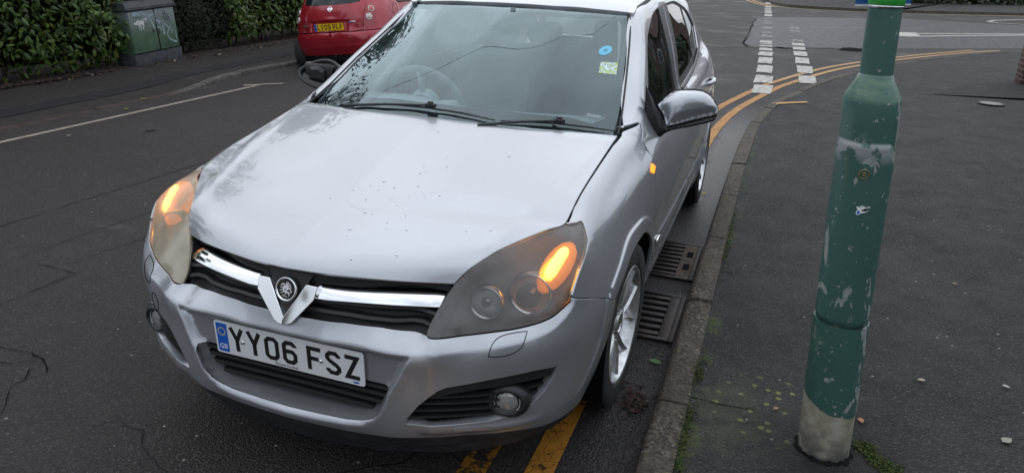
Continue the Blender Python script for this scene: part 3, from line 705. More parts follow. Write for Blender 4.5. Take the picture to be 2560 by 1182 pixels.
# ---- painted markings
def paint(name, col, wear, crackle=.3, sc=11):
    m = bpy.data.materials.new(name); m.use_nodes = True; n = NT(m); p = n.pos()
    nz = n.noise(p, sc, 6, .7); fi_ = n.noise(p, 90, 3, .7); k = n.math('ADD', n.math('MULTIPLY', nz, .72), n.math('MULTIPLY', fi_, .28))
    e = n.vor(n.warp(p, 8, .1), 13, 'DISTANCE_TO_EDGE'); ck = n.math('MULTIPLY', n.rng(e, .02, .004), n.rng(n.noise(p, 4, 3), .42, .55)); 
    a = n.math('MULTIPLY', n.rng(k, wear-.03, wear+.03), n.rng(ck, 0, 1, 1, 1-crackle))
    n.col(n.mix(n.rng(nz, .35, .7), tuple(c*.62 for c in col), col)); n.b.inputs['Roughness'].default_value = .6
    tr = n.n('ShaderNodeBsdfTransparent'); mx = n.n('ShaderNodeMixShader'); n.l(a, mx.inputs[0]); n.l(tr.outputs[0], mx.inputs[1]); n.l(n.b.outputs[0], mx.inputs[2]); n.l(mx.outputs[0], n.o.inputs['Surface'])
    n.bump(fi_, .4, .004); return m
YEL = paint('yellow_line_paint', (.46, .20, .022), .40, .7); YEL2 = paint('worn_yellow_paint', (.40, .175, .02), .515, .8, 6); YELF = paint('pale_yellow_paint', (.50, .27, .075), .38)
WHI = paint('white_road_paint', (.52, .50, .45), .42, .6); WHF = paint('faded_white_paint', (.36, .355, .34), .50, .6); WHL = paint('edge_line_paint', (.36, .315, .25), .36, .5)
def strip(name, line, w, mat, z=lambda x, y: float(gz(x))+.004, seg=.0):
    L = np.array(line); t = np.gradient(L, axis=0); t /= np.linalg.norm(t, axis=1)[:, None]+1e-9; nn = np.stack([-t[:, 1], t[:, 0]], 1)
    V = []
    for q, v in zip(L, nn):
        for s_ in (1, -1): x, y = q+v*s_*w/2; V.append((x, y, z(x, y)))
    return struct(mobj(name, V, [(2*i+1, 2*i+3, 2*i+2, 2*i) for i in range(len(L)-1)], mat, smooth=False))
k1, k2 = koff(-.30), koff(-.51)
i9 = int(np.argmin(np.abs(KERB[:, 1]-9.0))); i16 = int(np.argmin(np.abs(KERB[:, 1]-16.4))); i4 = int(np.argmin(np.abs(KERB[:, 1]-3.4)))
strip('yellow_line', k1[:i9+1], .092, YEL); strip('yellow_line', k1[i9:i16+1], .085, YELF)
strip('yellow_line', k2[:i4+1], .092, YEL2); strip('yellow_line', k2[i4:i9+1], .088, YEL); strip('yellow_line', k2[i9:i16-1], .085, YELF)
flat('kerb_tick', [(1.245, 6.60), (1.29, 6.53), (1.67, 6.88), (1.64, 6.97), (1.32, 6.69)], lambda x, y: pz(1.25, y)+.010, YELF)
DA = [(1.11, 7.76, 8.52), (1.09, 8.7, 9.52), (1.07, 9.89, 10.81), (1.04, 11.11, 12.06), (1.02, 12.32, 13.05), (1.0, 13.28, 13.79), (.98, 14.07, 14.36), (.97, 14.63, 14.86), (.96, 14.99, 15.48), (.93, 16.36, 17.09), (.90, 17.61, 18.0), (.87, 18.96, 19.7), (.83, 20.92, 21.44), (.81, 21.89, 22.36), (.77, 23.45, 23.87), (.74, 24.59, 25.77), (.7, 26.4, 27.26), (.67, 27.53, 28.31), (.63, 28.83, 29.7), (.59, 30.41, 31.7), (.51, 33.59, 35.14)]
DB = [(1.72, 9.01, 9.84), (1.70, 10.22, 11.14), (1.68, 11.45, 12.43), (1.66, 12.73, 13.49), (1.65, 13.84, 14.42), (1.64, 14.75, 15.34), (1.63, 15.63, 16.29), (1.60, 18.47, 18.98), (1.59, 19.51, 20.36)]
rg_ = random.Random(4)
for xc, a, b_ in DA+DB:
    j = lambda s_: rg_.uniform(-s_, s_); w = .125
    P = [(xc-w+j(.012), a+j(.04)), (xc+j(.02), a+j(.05)), (xc+w+j(.012), a+j(.04)), (xc+w+j(.012), b_+j(.04)), (xc+j(.02), b_+j(.05)), (xc-w+j(.012), b_+j(.04))]
    flat('give_way_dash', P, .009, WHF if 15.5 < a < 24 else WHI)
strip('edge_line', [(-5.44, y) for y in np.linspace(-6, 5.72, 30)], .095, WHL); strip('edge_line', [(-5.62, 5.62), (-5.43, 5.74), (-5.14, 5.86)], .10, WHL, lambda x, y: float(gz(x))+.009)
strip('lane_arrow_outline', [(4.4, 20.15), (5.5, 20.95), (7.8, 22.46), (14, 26.4)], .16, WHI); strip('lane_arrow_outline', [(4.3, 19.1), (5.5, 20.2), (7.75, 22.1), (14, 26.15)], .16, WHI)
flat('lane_arrow_head', [(4.0, 19.0), (4.10, 20.35), (4.75, 20.65), (4.70, 19.40), (4.40, 19.12)], .009, WHI)
strip('hatched_loop', [(14, 33), (9.7, 30.6), (8.5, 29.1), (8.1, 28.1), (8.3, 27.55), (9.05, 27.5), (14, 30.2)], .16, WHI)
strip('lane_line', [(4.5, 22.1), (5.45, 22.7)], .08, WHF); strip('lane_line', [(2.05, 20.45), (3.0, 21.2)], .08, WHF); strip('lane_line', [(3.2, 21.3), (4.1, 22.0)], .08, WHF)
def foff(d):
    t = np.gradient(FK, axis=0); t /= np.linalg.norm(t, axis=1)[:, None]; return FK+d*np.stack([t[:, 1], -t[:, 0]], 1)
strip('yellow_line', foff(.45)[10:-10], .13, YELF); strip('yellow_line', foff(.75)[6:30], .13, YELF)
# repaired patch, its dark joints, a pothole and long cracks
flat('road_patch', [(.41, 23.4), (.46, 18.4), (.54, 14.4), (.75, 13.9), (1.67, 14.3), (2.7, 14.9), (8, 18.5), (12, 26), (5.2, 27.4), (1.27, 24.6)], .003, RPATCH_M)
CRK = pmat('crack_filler', (.006, .006, .007), .9, spec=.03)
def crack(pts, w, seed=1, name='road_crack', z=lambda x, y: float(gz(x))+.0055):
    r_ = random.Random(seed); P = []
    for a, b_ in zip(pts[:-1], pts[1:]):
        L = math.dist(a, b_); k = max(2, int(L/.05)) if L < 3 else int(L/.16)
        for t in range(k): f = t/k; P.append((a[0]+(b_[0]-a[0])*f+r_.uniform(-.4, .4)*w*2.2, a[1]+(b_[1]-a[1])*f+r_.uniform(-.4, .4)*w*2.2))
    P.append(pts[-1]); L = np.array(P); t = np.gradient(L, axis=0); t /= np.linalg.norm(t, axis=1)[:, None]+1e-9; nn = np.stack([-t[:, 1], t[:, 0]], 1); V = []
    for q, v in zip(L, nn):
        ww = w*r_.uniform(.25, 1.1)
        for s_ in (1, -1): x, y = q+v*s_*ww/2; V.append((x, y, z(x, y)))
    return struct(mobj(name, V, [(2*i+1, 2*i+3, 2*i+2, 2*i) for i in range(len(L)-1)], CRK, smooth=False))
crack([(.42, 23.2), (.44, 19), (.53, 14.5), (.60, 13.8)], .05, 2); crack([(1.25, 14.0), (1.6, 14.25)], .16, 3); crack([(.0, 13.2), (1.2, 13.95)], .03, 5); crack([(1.75, 14.3), (2.4, 14.75)], .05, 6)
flat('pothole', [(2.42, 14.35), (2.55, 14.95), (2.7, 15.1), (2.95, 14.95), (2.93, 14.5), (2.78, 14.25), (2.6, 14.3)], .006, CRK)
for L, w, sd2 in (([(-3.09, -.6), (-3.07, .3), (-3.05, .8), (-3.02, 1.4), (-3.0, 2.6)], .007, 11), ([(-2.49, .02), (-2.47, .5), (-2.42, .95)], .005, 12), ([(-2.05, -.6), (-2.05, -.41), (-2.03, -.03), (-2.15, -.02), (-2.33, -.01)], .006, 13), ([(-1.75, -.70), (-1.59, -.69), (-1.51, -.68), (-1.45, -.69), (-1.39, -.71), (-1.32, -.76)], .007, 14), ([(-1.60, -.79), (-1.5, -.76), (-1.43, -.71)], .004, 15), ([(-1.41, -.76), (-1.35, -.83), (-1.35, -.88), (-1.3, -.94), (-1.22, -1.02)], .005, 16), ([(-2.17, .03), (-2.15, .26), (-2.11, .6), (-2.10, .9)], .004, 17)):
    crack(L, w, sd2)

flat('pavement_patch', [(3.3, 8.72), (5.2, 8.95), (9.5, 9.4), (9.5, 12.2), (4.9, 10.4), (4.4, 10.45), (4.0, 10.1)], lambda x, y: pz(x, y)+.004, asphalt('stained_tarmac', (.017, .0165, .0155), (.026, .024, .022), (.10, .095, .09), .8))
crack([(3.2, 8.70), (4.5, 8.86), (5.2, 8.95), (9.4, 9.4)], .011, 31, 'pavement_seam', lambda x, y: pz(x, y)+.007)
crack([(1.11, -.055), (1.22, -.065), (1.34, -.05)], .005, 32, 'pavement_seam', lambda x, y: pz(x, y)+.004); crack([(1.112, 1.2), (1.20, 1.22)], .004, 33, 'pavement_seam', lambda x, y: pz(x, y)+.004)
crack([(3.0, 1.4), (2.9, 2.2), (3.05, 3.4), (2.95, 5.0)], .003, 34, 'pavement_seam', lambda x, y: pz(x, y)+.004)

# ================================================================ silver hatchback
AE = front_env(); SE = side_env(); WE = ws_env(); BE = top_env(BON); RE = top_env(ROOF)
E_F = Env(lambda u, v: front_pt(AE, u, v), lambda P: np.stack([np.arctan2(P[:, 0], AX-P[:, 1]), P[:, 2]], 1), 1.12, lambda p: np.stack([p[:, 0], p[:, 1]-AX, 0*p[:, 0]], 1))
E_S = Env(lambda u, v: np.stack([SE(u, v), u, v], 1), lambda P: P[:, 1:], 1.0, lambda p: np.stack([1+0*p[:, 0], 0*p[:, 0], .2+0*p[:, 0]], 1))
E_B = Env(lambda u, v: np.stack([u, v, BE(u, v)], 1), lambda P: P[:, :2], 1.0, lambda p: np.stack([0*p[:, 0], 0*p[:, 0], 1+0*p[:, 0]], 1))
E_R = Env(lambda u, v: np.stack([u, v, RE(u, v)], 1), lambda P: P[:, :2], 1.0, lambda p: np.stack([0*p[:, 0], 0*p[:, 0], 1+0*p[:, 0]], 1))
E_W = Env(lambda u, v: np.stack([u, WE(u, v), v], 1), lambda P: P[:, [0, 2]], 1.0, lambda p: np.stack([0*p[:, 0], -1+0*p[:, 0], .6+0*p[:, 0]], 1))
fuv = lambda P: E_F.to_uv(np.array(P, float))
def xz(P):
    """front surface: (x, z) -> uv"""
    P = np.array(P, float); ph = P[:, 0]/1.15
    for _ in range(12): ph = ph-(AE(ph, P[:, 1])*np.sin(ph)-P[:, 0])/1.05
    return np.stack([ph, P[:, 1]], 1)

car = thing('parked_car', 'silver five-door hatchback with both indicators lit, parked against the right kerb', 'car', (0, 0, 0), 'parked cars')
PT = MT['paint']
# ---- outlines measured from the photograph (right half, x > 0)
HL_BOT = [(.434, -.887, .609), (.51, -.846, .612), (.59, -.804, .62), (.68, -.74, .628), (.728, -.701, .643), (.752, -.668, .662), (.768, -.645, .679)]
HL_OUT = [(.768, -.645, .679), (.777, -.60, .752), (.778, -.518, .787), (.768, -.467, .803), (.751, -.436, .821), (.731, -.416, .835), (.711, -.406, .84), (.697, -.428, .8385), (.687, -.46, .841)]
HL_TOP = [(.687, -.46, .841), (.659, -.501, .838), (.625, -.551, .831), (.58, -.616, .818), (.538, -.68, .801), (.497, -.743, .774), (.464, -.782, .734)]
HL_IN = [(.464, -.782, .734), (.441, -.817, .687), (.425, -.846, .646), (.419, -.866, .618), (.424, -.879, .610), (.434, -.887, .609)]
GR_BOT = [(0, -.928, .615), (.09, -.925, .616), (.19, -.914, .619), (.293, -.896, .620), (.398, -.862, .611), (.419, -.866, .612)]
BN_FRONT = [(0, -.922, .758), (.12, -.908, .755), (.226, -.880, .75), (.35, -.838, .7435), (.464, -.782, .734)]
BN_SHUT = [(.687, -.46, .841), (.689, -.307, .886), (.691, -.13, .92), (.696, .065, .954), (.70, .191, .977)]
LIP_T = [(0, -.962, .280), (.2, -.953, .282), (.36, -.93, .289), (.54, -.84, .286), (.66, -.77, .285), (.74, -.70, .276), (.788, -.522, .262)]
ARCH_F = [(.788, -.522, .262), (.809, -.469, .32), (.825, -.42, .403), (.834, -.385, .464), (.841, -.379, .525), (.843, -.366, .573)]
SHUT_B = [(.843, -.366, .573), (.824, -.513, .64), (.768, -.645, .69)]

# ---- bonnet
def by_len(P, n_=200, t=None):
    P = catmull(P, 12); s_ = np.r_[0, np.cumsum(np.linalg.norm(np.diff(P, axis=0), axis=1))]; s_ /= s_[-1]
    return lambda q: np.stack([np.interp(q, s_, P[:, k]) for k in range(3)], -1)
def smooth_line(f, k=9, n_=400):
    q = np.linspace(0, 1, n_); P = f(q); K = np.hanning(2*k+3)[1:-1]; K /= K.sum(); Q = np.pad(P, [(k, k), (0, 0)], 'reflect', reflect_type='odd'); S_ = np.stack([np.convolve(Q[:, j], K, 'valid') for j in range(3)], 1)
    return lambda t: np.stack([np.interp(t, q, S_[:, j]) for j in range(3)], -1)
bF = by_len(BN_FRONT); bR = by_len([(0, .015, 1.012), (.26, .043, 1.004), (.45, .11, .992), (.60, .185, .98), (.692, .228, .970)])
bE = smooth_line(by_len(HL_TOP[::-1]+[(.6905, -.40, .861)]+BN_SHUT[1:]+[(.692, .228, .970)]), 6)
bC = smooth_line(by_len([(0, -.922, .758), (0, -.908, .774), (0, -.885, .788), (0, -.84, .806), (0, -.75, .833), (0, -.6, .870), (0, -.4, .916), (0, -.2, .962), (0, .015, 1.012)]), 8)
def bonnet_surf(u, v):
    """boundary-blended patch between nose edge, side edge, centre line and screen edge"""
    sg = np.sign(u); a = np.abs(u)[:, None]; t = np.clip(v, 0, 1)[:, None]; af = np.clip(np.abs(u), 0, 1); vf = np.clip(v, 0, 1)
    e_ = a-np.clip(a, 0, 1); a = np.clip(a, 0, 1); w = a*a*(3-2*a)*.5+a*a*.5
    F_, R_, C_, E_ = bF(af), bR(af), bC(vf), bE(vf); c00, c10, c01, c11 = bF(np.array([0.])), bF(np.array([1.])), bR(np.array([0.])), bR(np.array([1.]))
    P = (1-t)*F_+t*R_+w*(E_-((1-t)*c10+t*c11))+(1-w)*(C_-((1-t)*c00+t*c01))
    P = P+e_*np.array([.69, .2, -.3])+(v[:, None]-t)*np.array([0, 1., .25])
    d = pdist2(BCR, P[:, :2]); P[:, 2] += .0035*np.exp(-(d/.030)**2)*sstep(v, .04, .18)*(1-sstep(v, .90, .99))
    P[:, 0] *= np.where(sg < 0, -1, 1); return P
BCR = catmull([(.525, -.655), (.564, -.524), (.600, -.338), (.637, -.13), (.664, .05), (.68, .2)], 5)
def pdist2(L, q): return pdist(L, q, False)
E_BN = Env(bonnet_surf, None, .69, lambda p: np.stack([0*p[:, 0], -.2+0*p[:, 0], 1+0*p[:, 0]], 1))
bonnet = pobj('bonnet', panel(E_BN, np.array([(-.996, .003), (.996, .003), (.996, .997), (-.996, .997)]), h=.016, hb=.010, depth=.018, gap=0, soft=.005,
    lines=[np.stack([np.linspace(-.98, .98, 130), np.full(130, q)], 1) for q in (.012, .024, .036)]), PT, car)

# ---- front bumper with plate recess, intake and fog openings
KREC = np.array([(0, .566), (.14, .567), (.275, .572), (.405, .567), (.378, .505), (.344, .44), (.322, .388), (.30, .348), (.255, .318), (.2, .309), (.1, .302), (0, .300)])
KREC = np.r_[KREC, mir(KREC)[1:-1]]
INT = np.array([(0, .446), (.337, .450), (.333, .425), (.311, .374), (.286, .349), (.25, .331), (.2, .323), (.1, .317), (0, .315)])
FOG = [(.76, -.704, .497), (.705, -.766, .503), (.602, -.842, .493), (.494, -.897, .474), (.472, -.906, .464), (.446, -.916, .442), (.417, -.927, .412), (.383, -.938, .362), (.386, -.936, .346), (.45, -.915, .343), (.525, -.88, .344), (.602, -.834, .348), (.682, -.779, .366), (.732, -.734, .421), (.752, -.713, .461)]
fog_uv = fuv(FOG)
def bump_disp(u, v, p):
    q = np.stack([p[:, 0], p[:, 2]], 1); d = pdist(KREC, q); i = inside(KREC, q)
    wd_ = .046-.026*sstep(p[:, 2], .40, .47); w = np.where(i, sstep(d/wd_, .0, 1.), 0.)
    tgt = -.918-.0*np.abs(p[:, 0]); yt = np.minimum(tgt-p[:, 1], .0)
    rec = w*np.minimum(-(tgt-p[:, 1]), 0)
    rim = .003*np.exp(-(d/.016)**2)*np.where(i, 1-w, 1)
    # shelf below the lamps and the character line above the fog lamps
    m2 = np.stack([np.abs(u)*1.12, v], 1); dr = pdist(RID, m2, False); up = inside(LEDGE, m2); sh = RH*np.where(up, np.maximum(0, 1-dr/.036), np.exp(-dr/.05))*sstep(np.abs(p[:, 0]), .385, .46)
    lipb = .012*np.exp(-((v-.325)/.014)**2)*sstep(np.abs(p[:, 0]), .40, .46)*(1-sstep(np.abs(p[:, 0]), .66, .74))
    da = pdist(arch_uv*[1.12, 1], np.stack([np.abs(u)*1.12, v], 1), False); fl = .007*sstep(.10-da, 0, .012)*(sstep(v, .28, .45))
    return rec+rim+sh+lipb+fl
arch_uv = fuv(ARCH_F)
RH = .0105
RID = xz([(.39, .568), (.47, .5725), (.522, .575), (.601, .583), (.676, .594), (.73, .611)])*[1.12, 1]; RID = catmull(np.r_[RID, fuv([(.757, -.682, .635), (.772, -.645, .662), (.779, -.62, .70)])*[1.12, 1]], 4)
LEDGE = np.r_[RID, fuv([(.74, -.60, .72), (.70, -.70, .70), (.59, -.79, .68), (.434, -.88, .66), (.38, -.86, .64)])*[1.12, 1]]
half_f = outline(LIP_T, ARCH_F, SHUT_B, HL_BOT[::-1], [HL_BOT[0], (.419, -.868, .612)], GR_BOT[::-1])
bump_uv = sym_outline(fuv(half_f))
int_uv = sym_outline(xz(INT))
kl = np.r_[KREC, KREC[:1]]
def kuv(g):
    c_ = KREC if area2(KREC) > 0 else KREC[::-1]; c_ = inset(c_, g); return np.r_[xz(c_), xz(c_[:1])]
krec_lines = [kuv(g) for g in (-.008, 0., .006, .012, .020, .034, .046)]+[offs(arch_uv*[1.12, 1], g)/[1.12, 1] for g in (.088, .094, .10)]
krec_lines += [offs(RID, g)/[1.12, 1] for g in (-.005, 0., .005)]; krec_lines += [q*[-1, 1] for q in krec_lines[-6:]]
bum = pobj('front_bumper', panel(E_F, bump_uv, [int_uv, fog_uv, mir(fog_uv)], h=.0135, hb=.009, depth=.016, hole_depth=.030, disp=bump_disp, lines=krec_lines), PT, car)
# grey moulded frame sloping back from the opening to the slats
IN2 = np.array([(0, .452), (.326, .452), (.321, .426), (.302, .389), (.277, .367), (.24, .352), (.19, .344), (.1, .338), (0, .337)]); in2_uv = sym_outline(xz(IN2)); FRM = sym_outline(xz(np.array([(0, .456), (.345, .456), (.339, .425), (.316, .370), (.289, .344), (.25, .326), (.2, .318), (.1, .312), (0, .310)])))
def frm_disp(u, v, p): return bump_disp(u, v, p)-.012-.040*sstep(pdist(FRM*[1.12, 1], np.stack([u*1.12, v], 1)), 0, .045)
pobj('intake_frame', panel(E_F, FRM, [in2_uv], h=.012, hb=.009, depth=0, hole_depth=.02, gap=0, disp=frm_disp), pmat('grey_moulding', (.085, .09, .095), .5), bum)

# ---- black spoiler lip under the bumper
LIP_B = [(0, -.925, .180), (.2, -.915, .184), (.373, -.88, .190), (.51, -.825, .196), (.6, -.77, .202), (.705, -.68, .215), (.775, -.55, .232)]
lp = sym_outline(fuv(outline(LIP_B, [LIP_B[-1], LIP_T[-1]], LIP_T[::-1])))
pobj('front_lip', panel(E_F, lp, h=.025, hb=.014, depth=.05, off=-.004), MT['lip'], car)

# ---- wings
def iso(t, y0, y1, n_=90):
    y = np.linspace(y0, y1, n_); return np.stack([y, SE.edge(y, t)[:, 1]], 1)
TOPW = [(float(x), float(y), float(z)-.0004) for y in np.linspace(-.46, .215, 14) for x, z in SE.edge([y], 0)]; TOPW[0] = BN_SHUT[0]
TS = (.1, .2, .3, .42, .55, .7, .85, 1.0, 1.2, 1.4, 1.65, 1.9, 2.2)
ARCH_W = [(.843, -.363, .571), (.844, -.279, .605), (.846, -.153, .654), (.85, -.036, .661), (.849, .087, .648), (.849, .229, .582), (.846, .309, .511), (.835, .333, .40), (.83, .345, .28)]
DOOR_F = [(.83, .395, .28), (.84, .387, .429), (.847, .336, .537), (.849, .327, .597), (.841, .303, .82), (.826, .299, .885), (.797, .285, .922), (.777, .293, .952)]
wing_o = outline(SHUT_B[::-1][:1]+[(.768, -.645, .70)]+HL_OUT[1:], TOPW, [TOPW[-1], (.712, .255, .985), (.74, .36, 1.0)], [(.74, .36, 1.0), (.777, .293, .952)], DOOR_F[::-1], [DOOR_F[0], ARCH_W[-1]], ARCH_W[::-1], SHUT_B)
arch_w = catmull([q[1:] for q in ARCH_W])
def flare(d): return .009*sstep(.062-d, 0, .010)
def wing_disp(u, v, p):
    d = pdist(arch_w, np.stack([u, v], 1), False); q = np.stack([u, v], 1)
    # soft hollow between the bonnet edge and the shoulder
    hol = -.006*np.exp(-((v-(.872+.17*(u+.1)))/.028)**2)*sstep(u, -.35, -.1)
    return flare(d)*sstep(v, .3, .5)+hol
both('front_wing', panel(E_S, wing_o[:, 1:], h=.018, hb=.011, disp=wing_disp, lgap=.0012, lines=[offs(arch_w, -g) for g in (.052, .057, .062)]+[offs(arch_w, g) for g in (.052, .057, .062)]+[iso(t, -.45, .24, 60) for t in TS]), PT, car)

# ---- side body: pillars, roof rail, sill, rear quarter with door openings
REAR_ARCH = [(2.61+.365*math.cos(a), .30+.365*math.sin(a)) for a in np.linspace(math.pi*1.04, -.06, 26)]
FD = outline([(.395, .285), (.387, .429), (.336, .537), (.327, .597), (.303, .82), (.299, .885), (.285, .922), (.293, .952)], [(.293, .952), (.385, 1.0), (.46, 1.04), (.626, 1.126), (.80, 1.222), (1.0, 1.326), (1.144, 1.374), (1.352, 1.40), (1.52, 1.402)], [(1.52, 1.402), (1.34, 1.0), (1.355, .6), (1.36, .285)], [(1.36, .285), (.395, .285)])
RD = outline([(1.365, .285), (1.36, .6), (1.345, 1.0), (1.526, 1.402)], [(1.526, 1.402), (2.0, 1.398), (2.35, 1.36), (2.60, 1.30), (2.70, 1.20), (2.60, 1.05), (2.45, .90), (2.27, .65), (2.19, .48), (2.17, .285)], [(2.17, .285), (1.365, .285)])
TOPB = [(float(y), float(SE.edge([y], 0)[0, 1])-.0004) for y in list(np.linspace(.275, 1.05, 32))+list(np.linspace(1.12, 3.0, 24))]
side_o = outline([(.345, .215), (.345, .28), (.36, .30)], [(.36, .30), (.34, .53), (.325, .60), (.303, .82), (.296, .89), (.285, .922), (.293, .952)], [(.293, .952), (.36, 1.0), TOPB[0]],
    TOPB, [TOPB[-1], (3.12, 1.15), (3.25, .95), (3.27, .6), (3.2, .32)],
    [(3.2, .32), (2.974, .278)], REAR_ARCH[::-1], [REAR_ARCH[0], (2.24, .215)], [(2.24, .215), (.345, .215)])
ra = np.array(REAR_ARCH)
def side_disp(u, v, p):
    d = pdist(ra, np.stack([u, v], 1), False); return flare(d)
both('body_side', panel(E_S, side_o, [FD, RD], h=.013, hb=.009, disp=side_disp, lgap=.0012, lines=[offs(ra, s_*g) for g in (.052, .057, .062) for s_ in (1, -1)]+[iso(t, .275, 3.05, 300) for t in TS]), PT, car)
# doors with window openings
G1 = outline([(.60, 1.01), (.704, 1.105), (.92, 1.238), (1.139, 1.329), (1.25, 1.360), (1.375, 1.379)], [(1.375, 1.379), (1.255, 1.0)], [(1.255, 1.0), (.60, 1.0)])
G2 = outline([(1.42, 1.022), (1.68, 1.38)], [(1.68, 1.38), (2.0, 1.377), (2.25, 1.347)], [(2.25, 1.347), (2.10, 1.062)], [(2.10, 1.062), (1.42, 1.022)])
G3 = outline([(2.14, 1.066), (2.285, 1.342)], [(2.285, 1.342), (2.5, 1.30), (2.635, 1.21)], [(2.635, 1.21), (2.45, 1.095)], [(2.45, 1.095), (2.14, 1.066)])
W1 = outline([(.50, .985), (.56, 1.0), (.695, 1.115), (.91, 1.250), (1.135, 1.340), (1.25, 1.370), (1.52, 1.388)], [(1.518, 1.388), (1.33, .985)], [(1.33, .985), (.50, .985)])
W2 = outline([(1.36, .990), (1.54, 1.390)], [(1.54, 1.390), (2.0, 1.388), (2.25, 1.358), (2.51, 1.305), (2.65, 1.212)], [(2.65, 1.212), (2.46, 1.085), (2.12, 1.045), (1.36, .990)])
def door_disp(u, v, p):
    rub = .006*np.exp(-((v-.505)/.011)**4)*sstep(u, .44, .50)*(1-sstep(u, 2.25, 2.3))
    sc_ = -.010*np.exp(-((v-.39-.02*u)/.05)**2)*sstep(u, .45, .8)
    return rub+sc_+flare(pdist(ra, np.stack([u, v], 1), False))
doors = []
for nm, O, Wn in (('front_door', FD, W1), ('rear_door', RD, W2)):
    doors.append(both(nm, panel(E_S, O, [Wn], h=.026, hb=.013, disp=door_disp, hole_depth=.03, lines=[np.stack([np.linspace(.44, 2.3, 60), np.full(60, z_)], 1) for z_ in (.492, .496, .514, .518)]+[offs(ra, s_*g) for g in (.052, .062) for s_ in (1, -1)]), PT, car))
for i, dr in enumerate(doors[0]):
    fl_ = i == 1
    pobj('window', panel(E_S, G1, h=.06, hb=.02, depth=0, off=-.010), MT['side_glass'], dr, fl_)
    pobj('window_seal', panel(E_S, W1, [G1], h=.03, hb=.013, depth=.012, off=-.007, gap=0), MT['dark_trim'], dr, fl_)
    pobj('pillar_trim', panel(E_S, outline([(1.375, 1.386), (1.515, 1.388)], [(1.515, 1.388), (1.335, .99)], [(1.335, .99), (1.255, .99)], [(1.255, .99), (1.375, 1.386)]), h=.03, hb=.02, off=-.002), MT['black_plastic'], dr, fl_)
for i, dr in enumerate(doors[1]):
    fl_ = i == 1
    pobj('window', panel(E_S, G2, h=.06, hb=.02, depth=0, off=-.010), MT['side_glass'], dr, fl_)
    pobj('quarter_window', panel(E_S, G3, h=.06, hb=.02, depth=0, off=-.010), MT['side_glass'], dr, fl_)
    pobj('window_seal', panel(E_S, W2, [G2, G3], h=.03, hb=.013, depth=.012, off=-.007, gap=0), MT['dark_trim'], dr, fl_)
    pobj('pillar_trim', panel(E_S, outline([(1.545, 1.388), (1.68, 1.386)], [(1.68, 1.386), (1.42, 1.0)], [(1.42, 1.0), (1.365, .995)], [(1.365, .995), (1.545, 1.388)]), h=.03, hb=.02, off=-.002), MT['black_plastic'], dr, fl_)
def handle(dr, s, y, z):
    b = MB(); x = float(SE(np.array([y]), np.array([z]))[0])
    b.tube([(s*(x-.005), y-.105, z-.005), (s*(x+.022), y-.085, z), (s*(x+.034), y-.03, z+.003), (s*(x+.034), y+.04, z+.003), (s*(x+.022), y+.09, z+.002), (s*(x-.005), y+.11, z)], [.010, .014, .015, .015, .014, .010], 10)
    b.build('handle', PT, dr, True)
for s, i in ((1, 0), (-1, 1)):
    handle(doors[0][i], s, 1.19, .885); handle(doors[1][i], s, 2.20, .915)
    b = MB(); b.tube([(s*(float(SE(np.array([y]), np.array([z]))[0])+.004), y, z) for y, z in zip(np.linspace(.50, 1.33, 14), np.linspace(.982, .988, 14))], .009, 6); b.build('belt_strip', MT['black_plastic'], doors[0][i])
    b = MB(); b.tube([(s*(float(SE(np.array([y]), np.array([z]))[0])+.004), y, z) for y, z in zip(np.linspace(1.36, 2.46, 16), [.988+.097*((y-1.36)/1.1)**1.4 for y in np.linspace(1.36, 2.46, 16)])], .009, 6); b.build('belt_strip', MT['black_plastic'], doors[1][i])
# chrome end mark on the rub strip, side repeaters
for s in (1, -1):
    b = MB(); 
    for y, z in ((.455, .488),):
        x = float(SE(np.array([y]), np.array([z]))[0]); b.box((s*(x+.006), y, z), (.010, .075, .024), bev=.004)
    b.build('side_badge', MT['chrome'], car)
rep = [(.232, .843), (.266, .865), (.305, .846), (.270, .828)]
for s, o in ((1, 0), (-1, 1)):
    d = panel(E_S, np.array(rep), h=.02, hb=.012, gap=0, disp=lambda u, v, p: .004+0*u, depth=.008); pobj('side_repeater', d, MT['amber_soft'], car, o == 1)

# ---- roof
rf = sym_outline([(0, .915), (.2, .925), (.40, .958), (.545, 1.005), (.556, 1.12), (.563, 1.3), (.560, 1.6), (.558, 2.0), (.556, 2.6), (.545, 3.0), (.3, 3.06), (0, 3.08)])
pobj('roof', panel(E_R, rf, h=.06, hb=.025, depth=.02), PT, car)
for s in (1, -1):
    b = MB(); b.tube([(s*x, y, z) for x, y, z in [(.558, 1.02, 1.376), (.566, 1.12, 1.389), (.571, 1.3, 1.41), (.569, 1.6, 1.421), (.566, 2.0, 1.424), (.563, 2.6, 1.396), (.552, 3.0, 1.342)]], .010, 6); b.build('roof_gutter', MT['dark_trim'], car)
for s in (1, -1):
    b = MB(); b.box((s*.561, 1.012, 1.381), (.026, .07, .016), Matrix.Rotation(R(22), 3, 'X'), .004); b.build('gutter_cap', MT['reflector'], car)
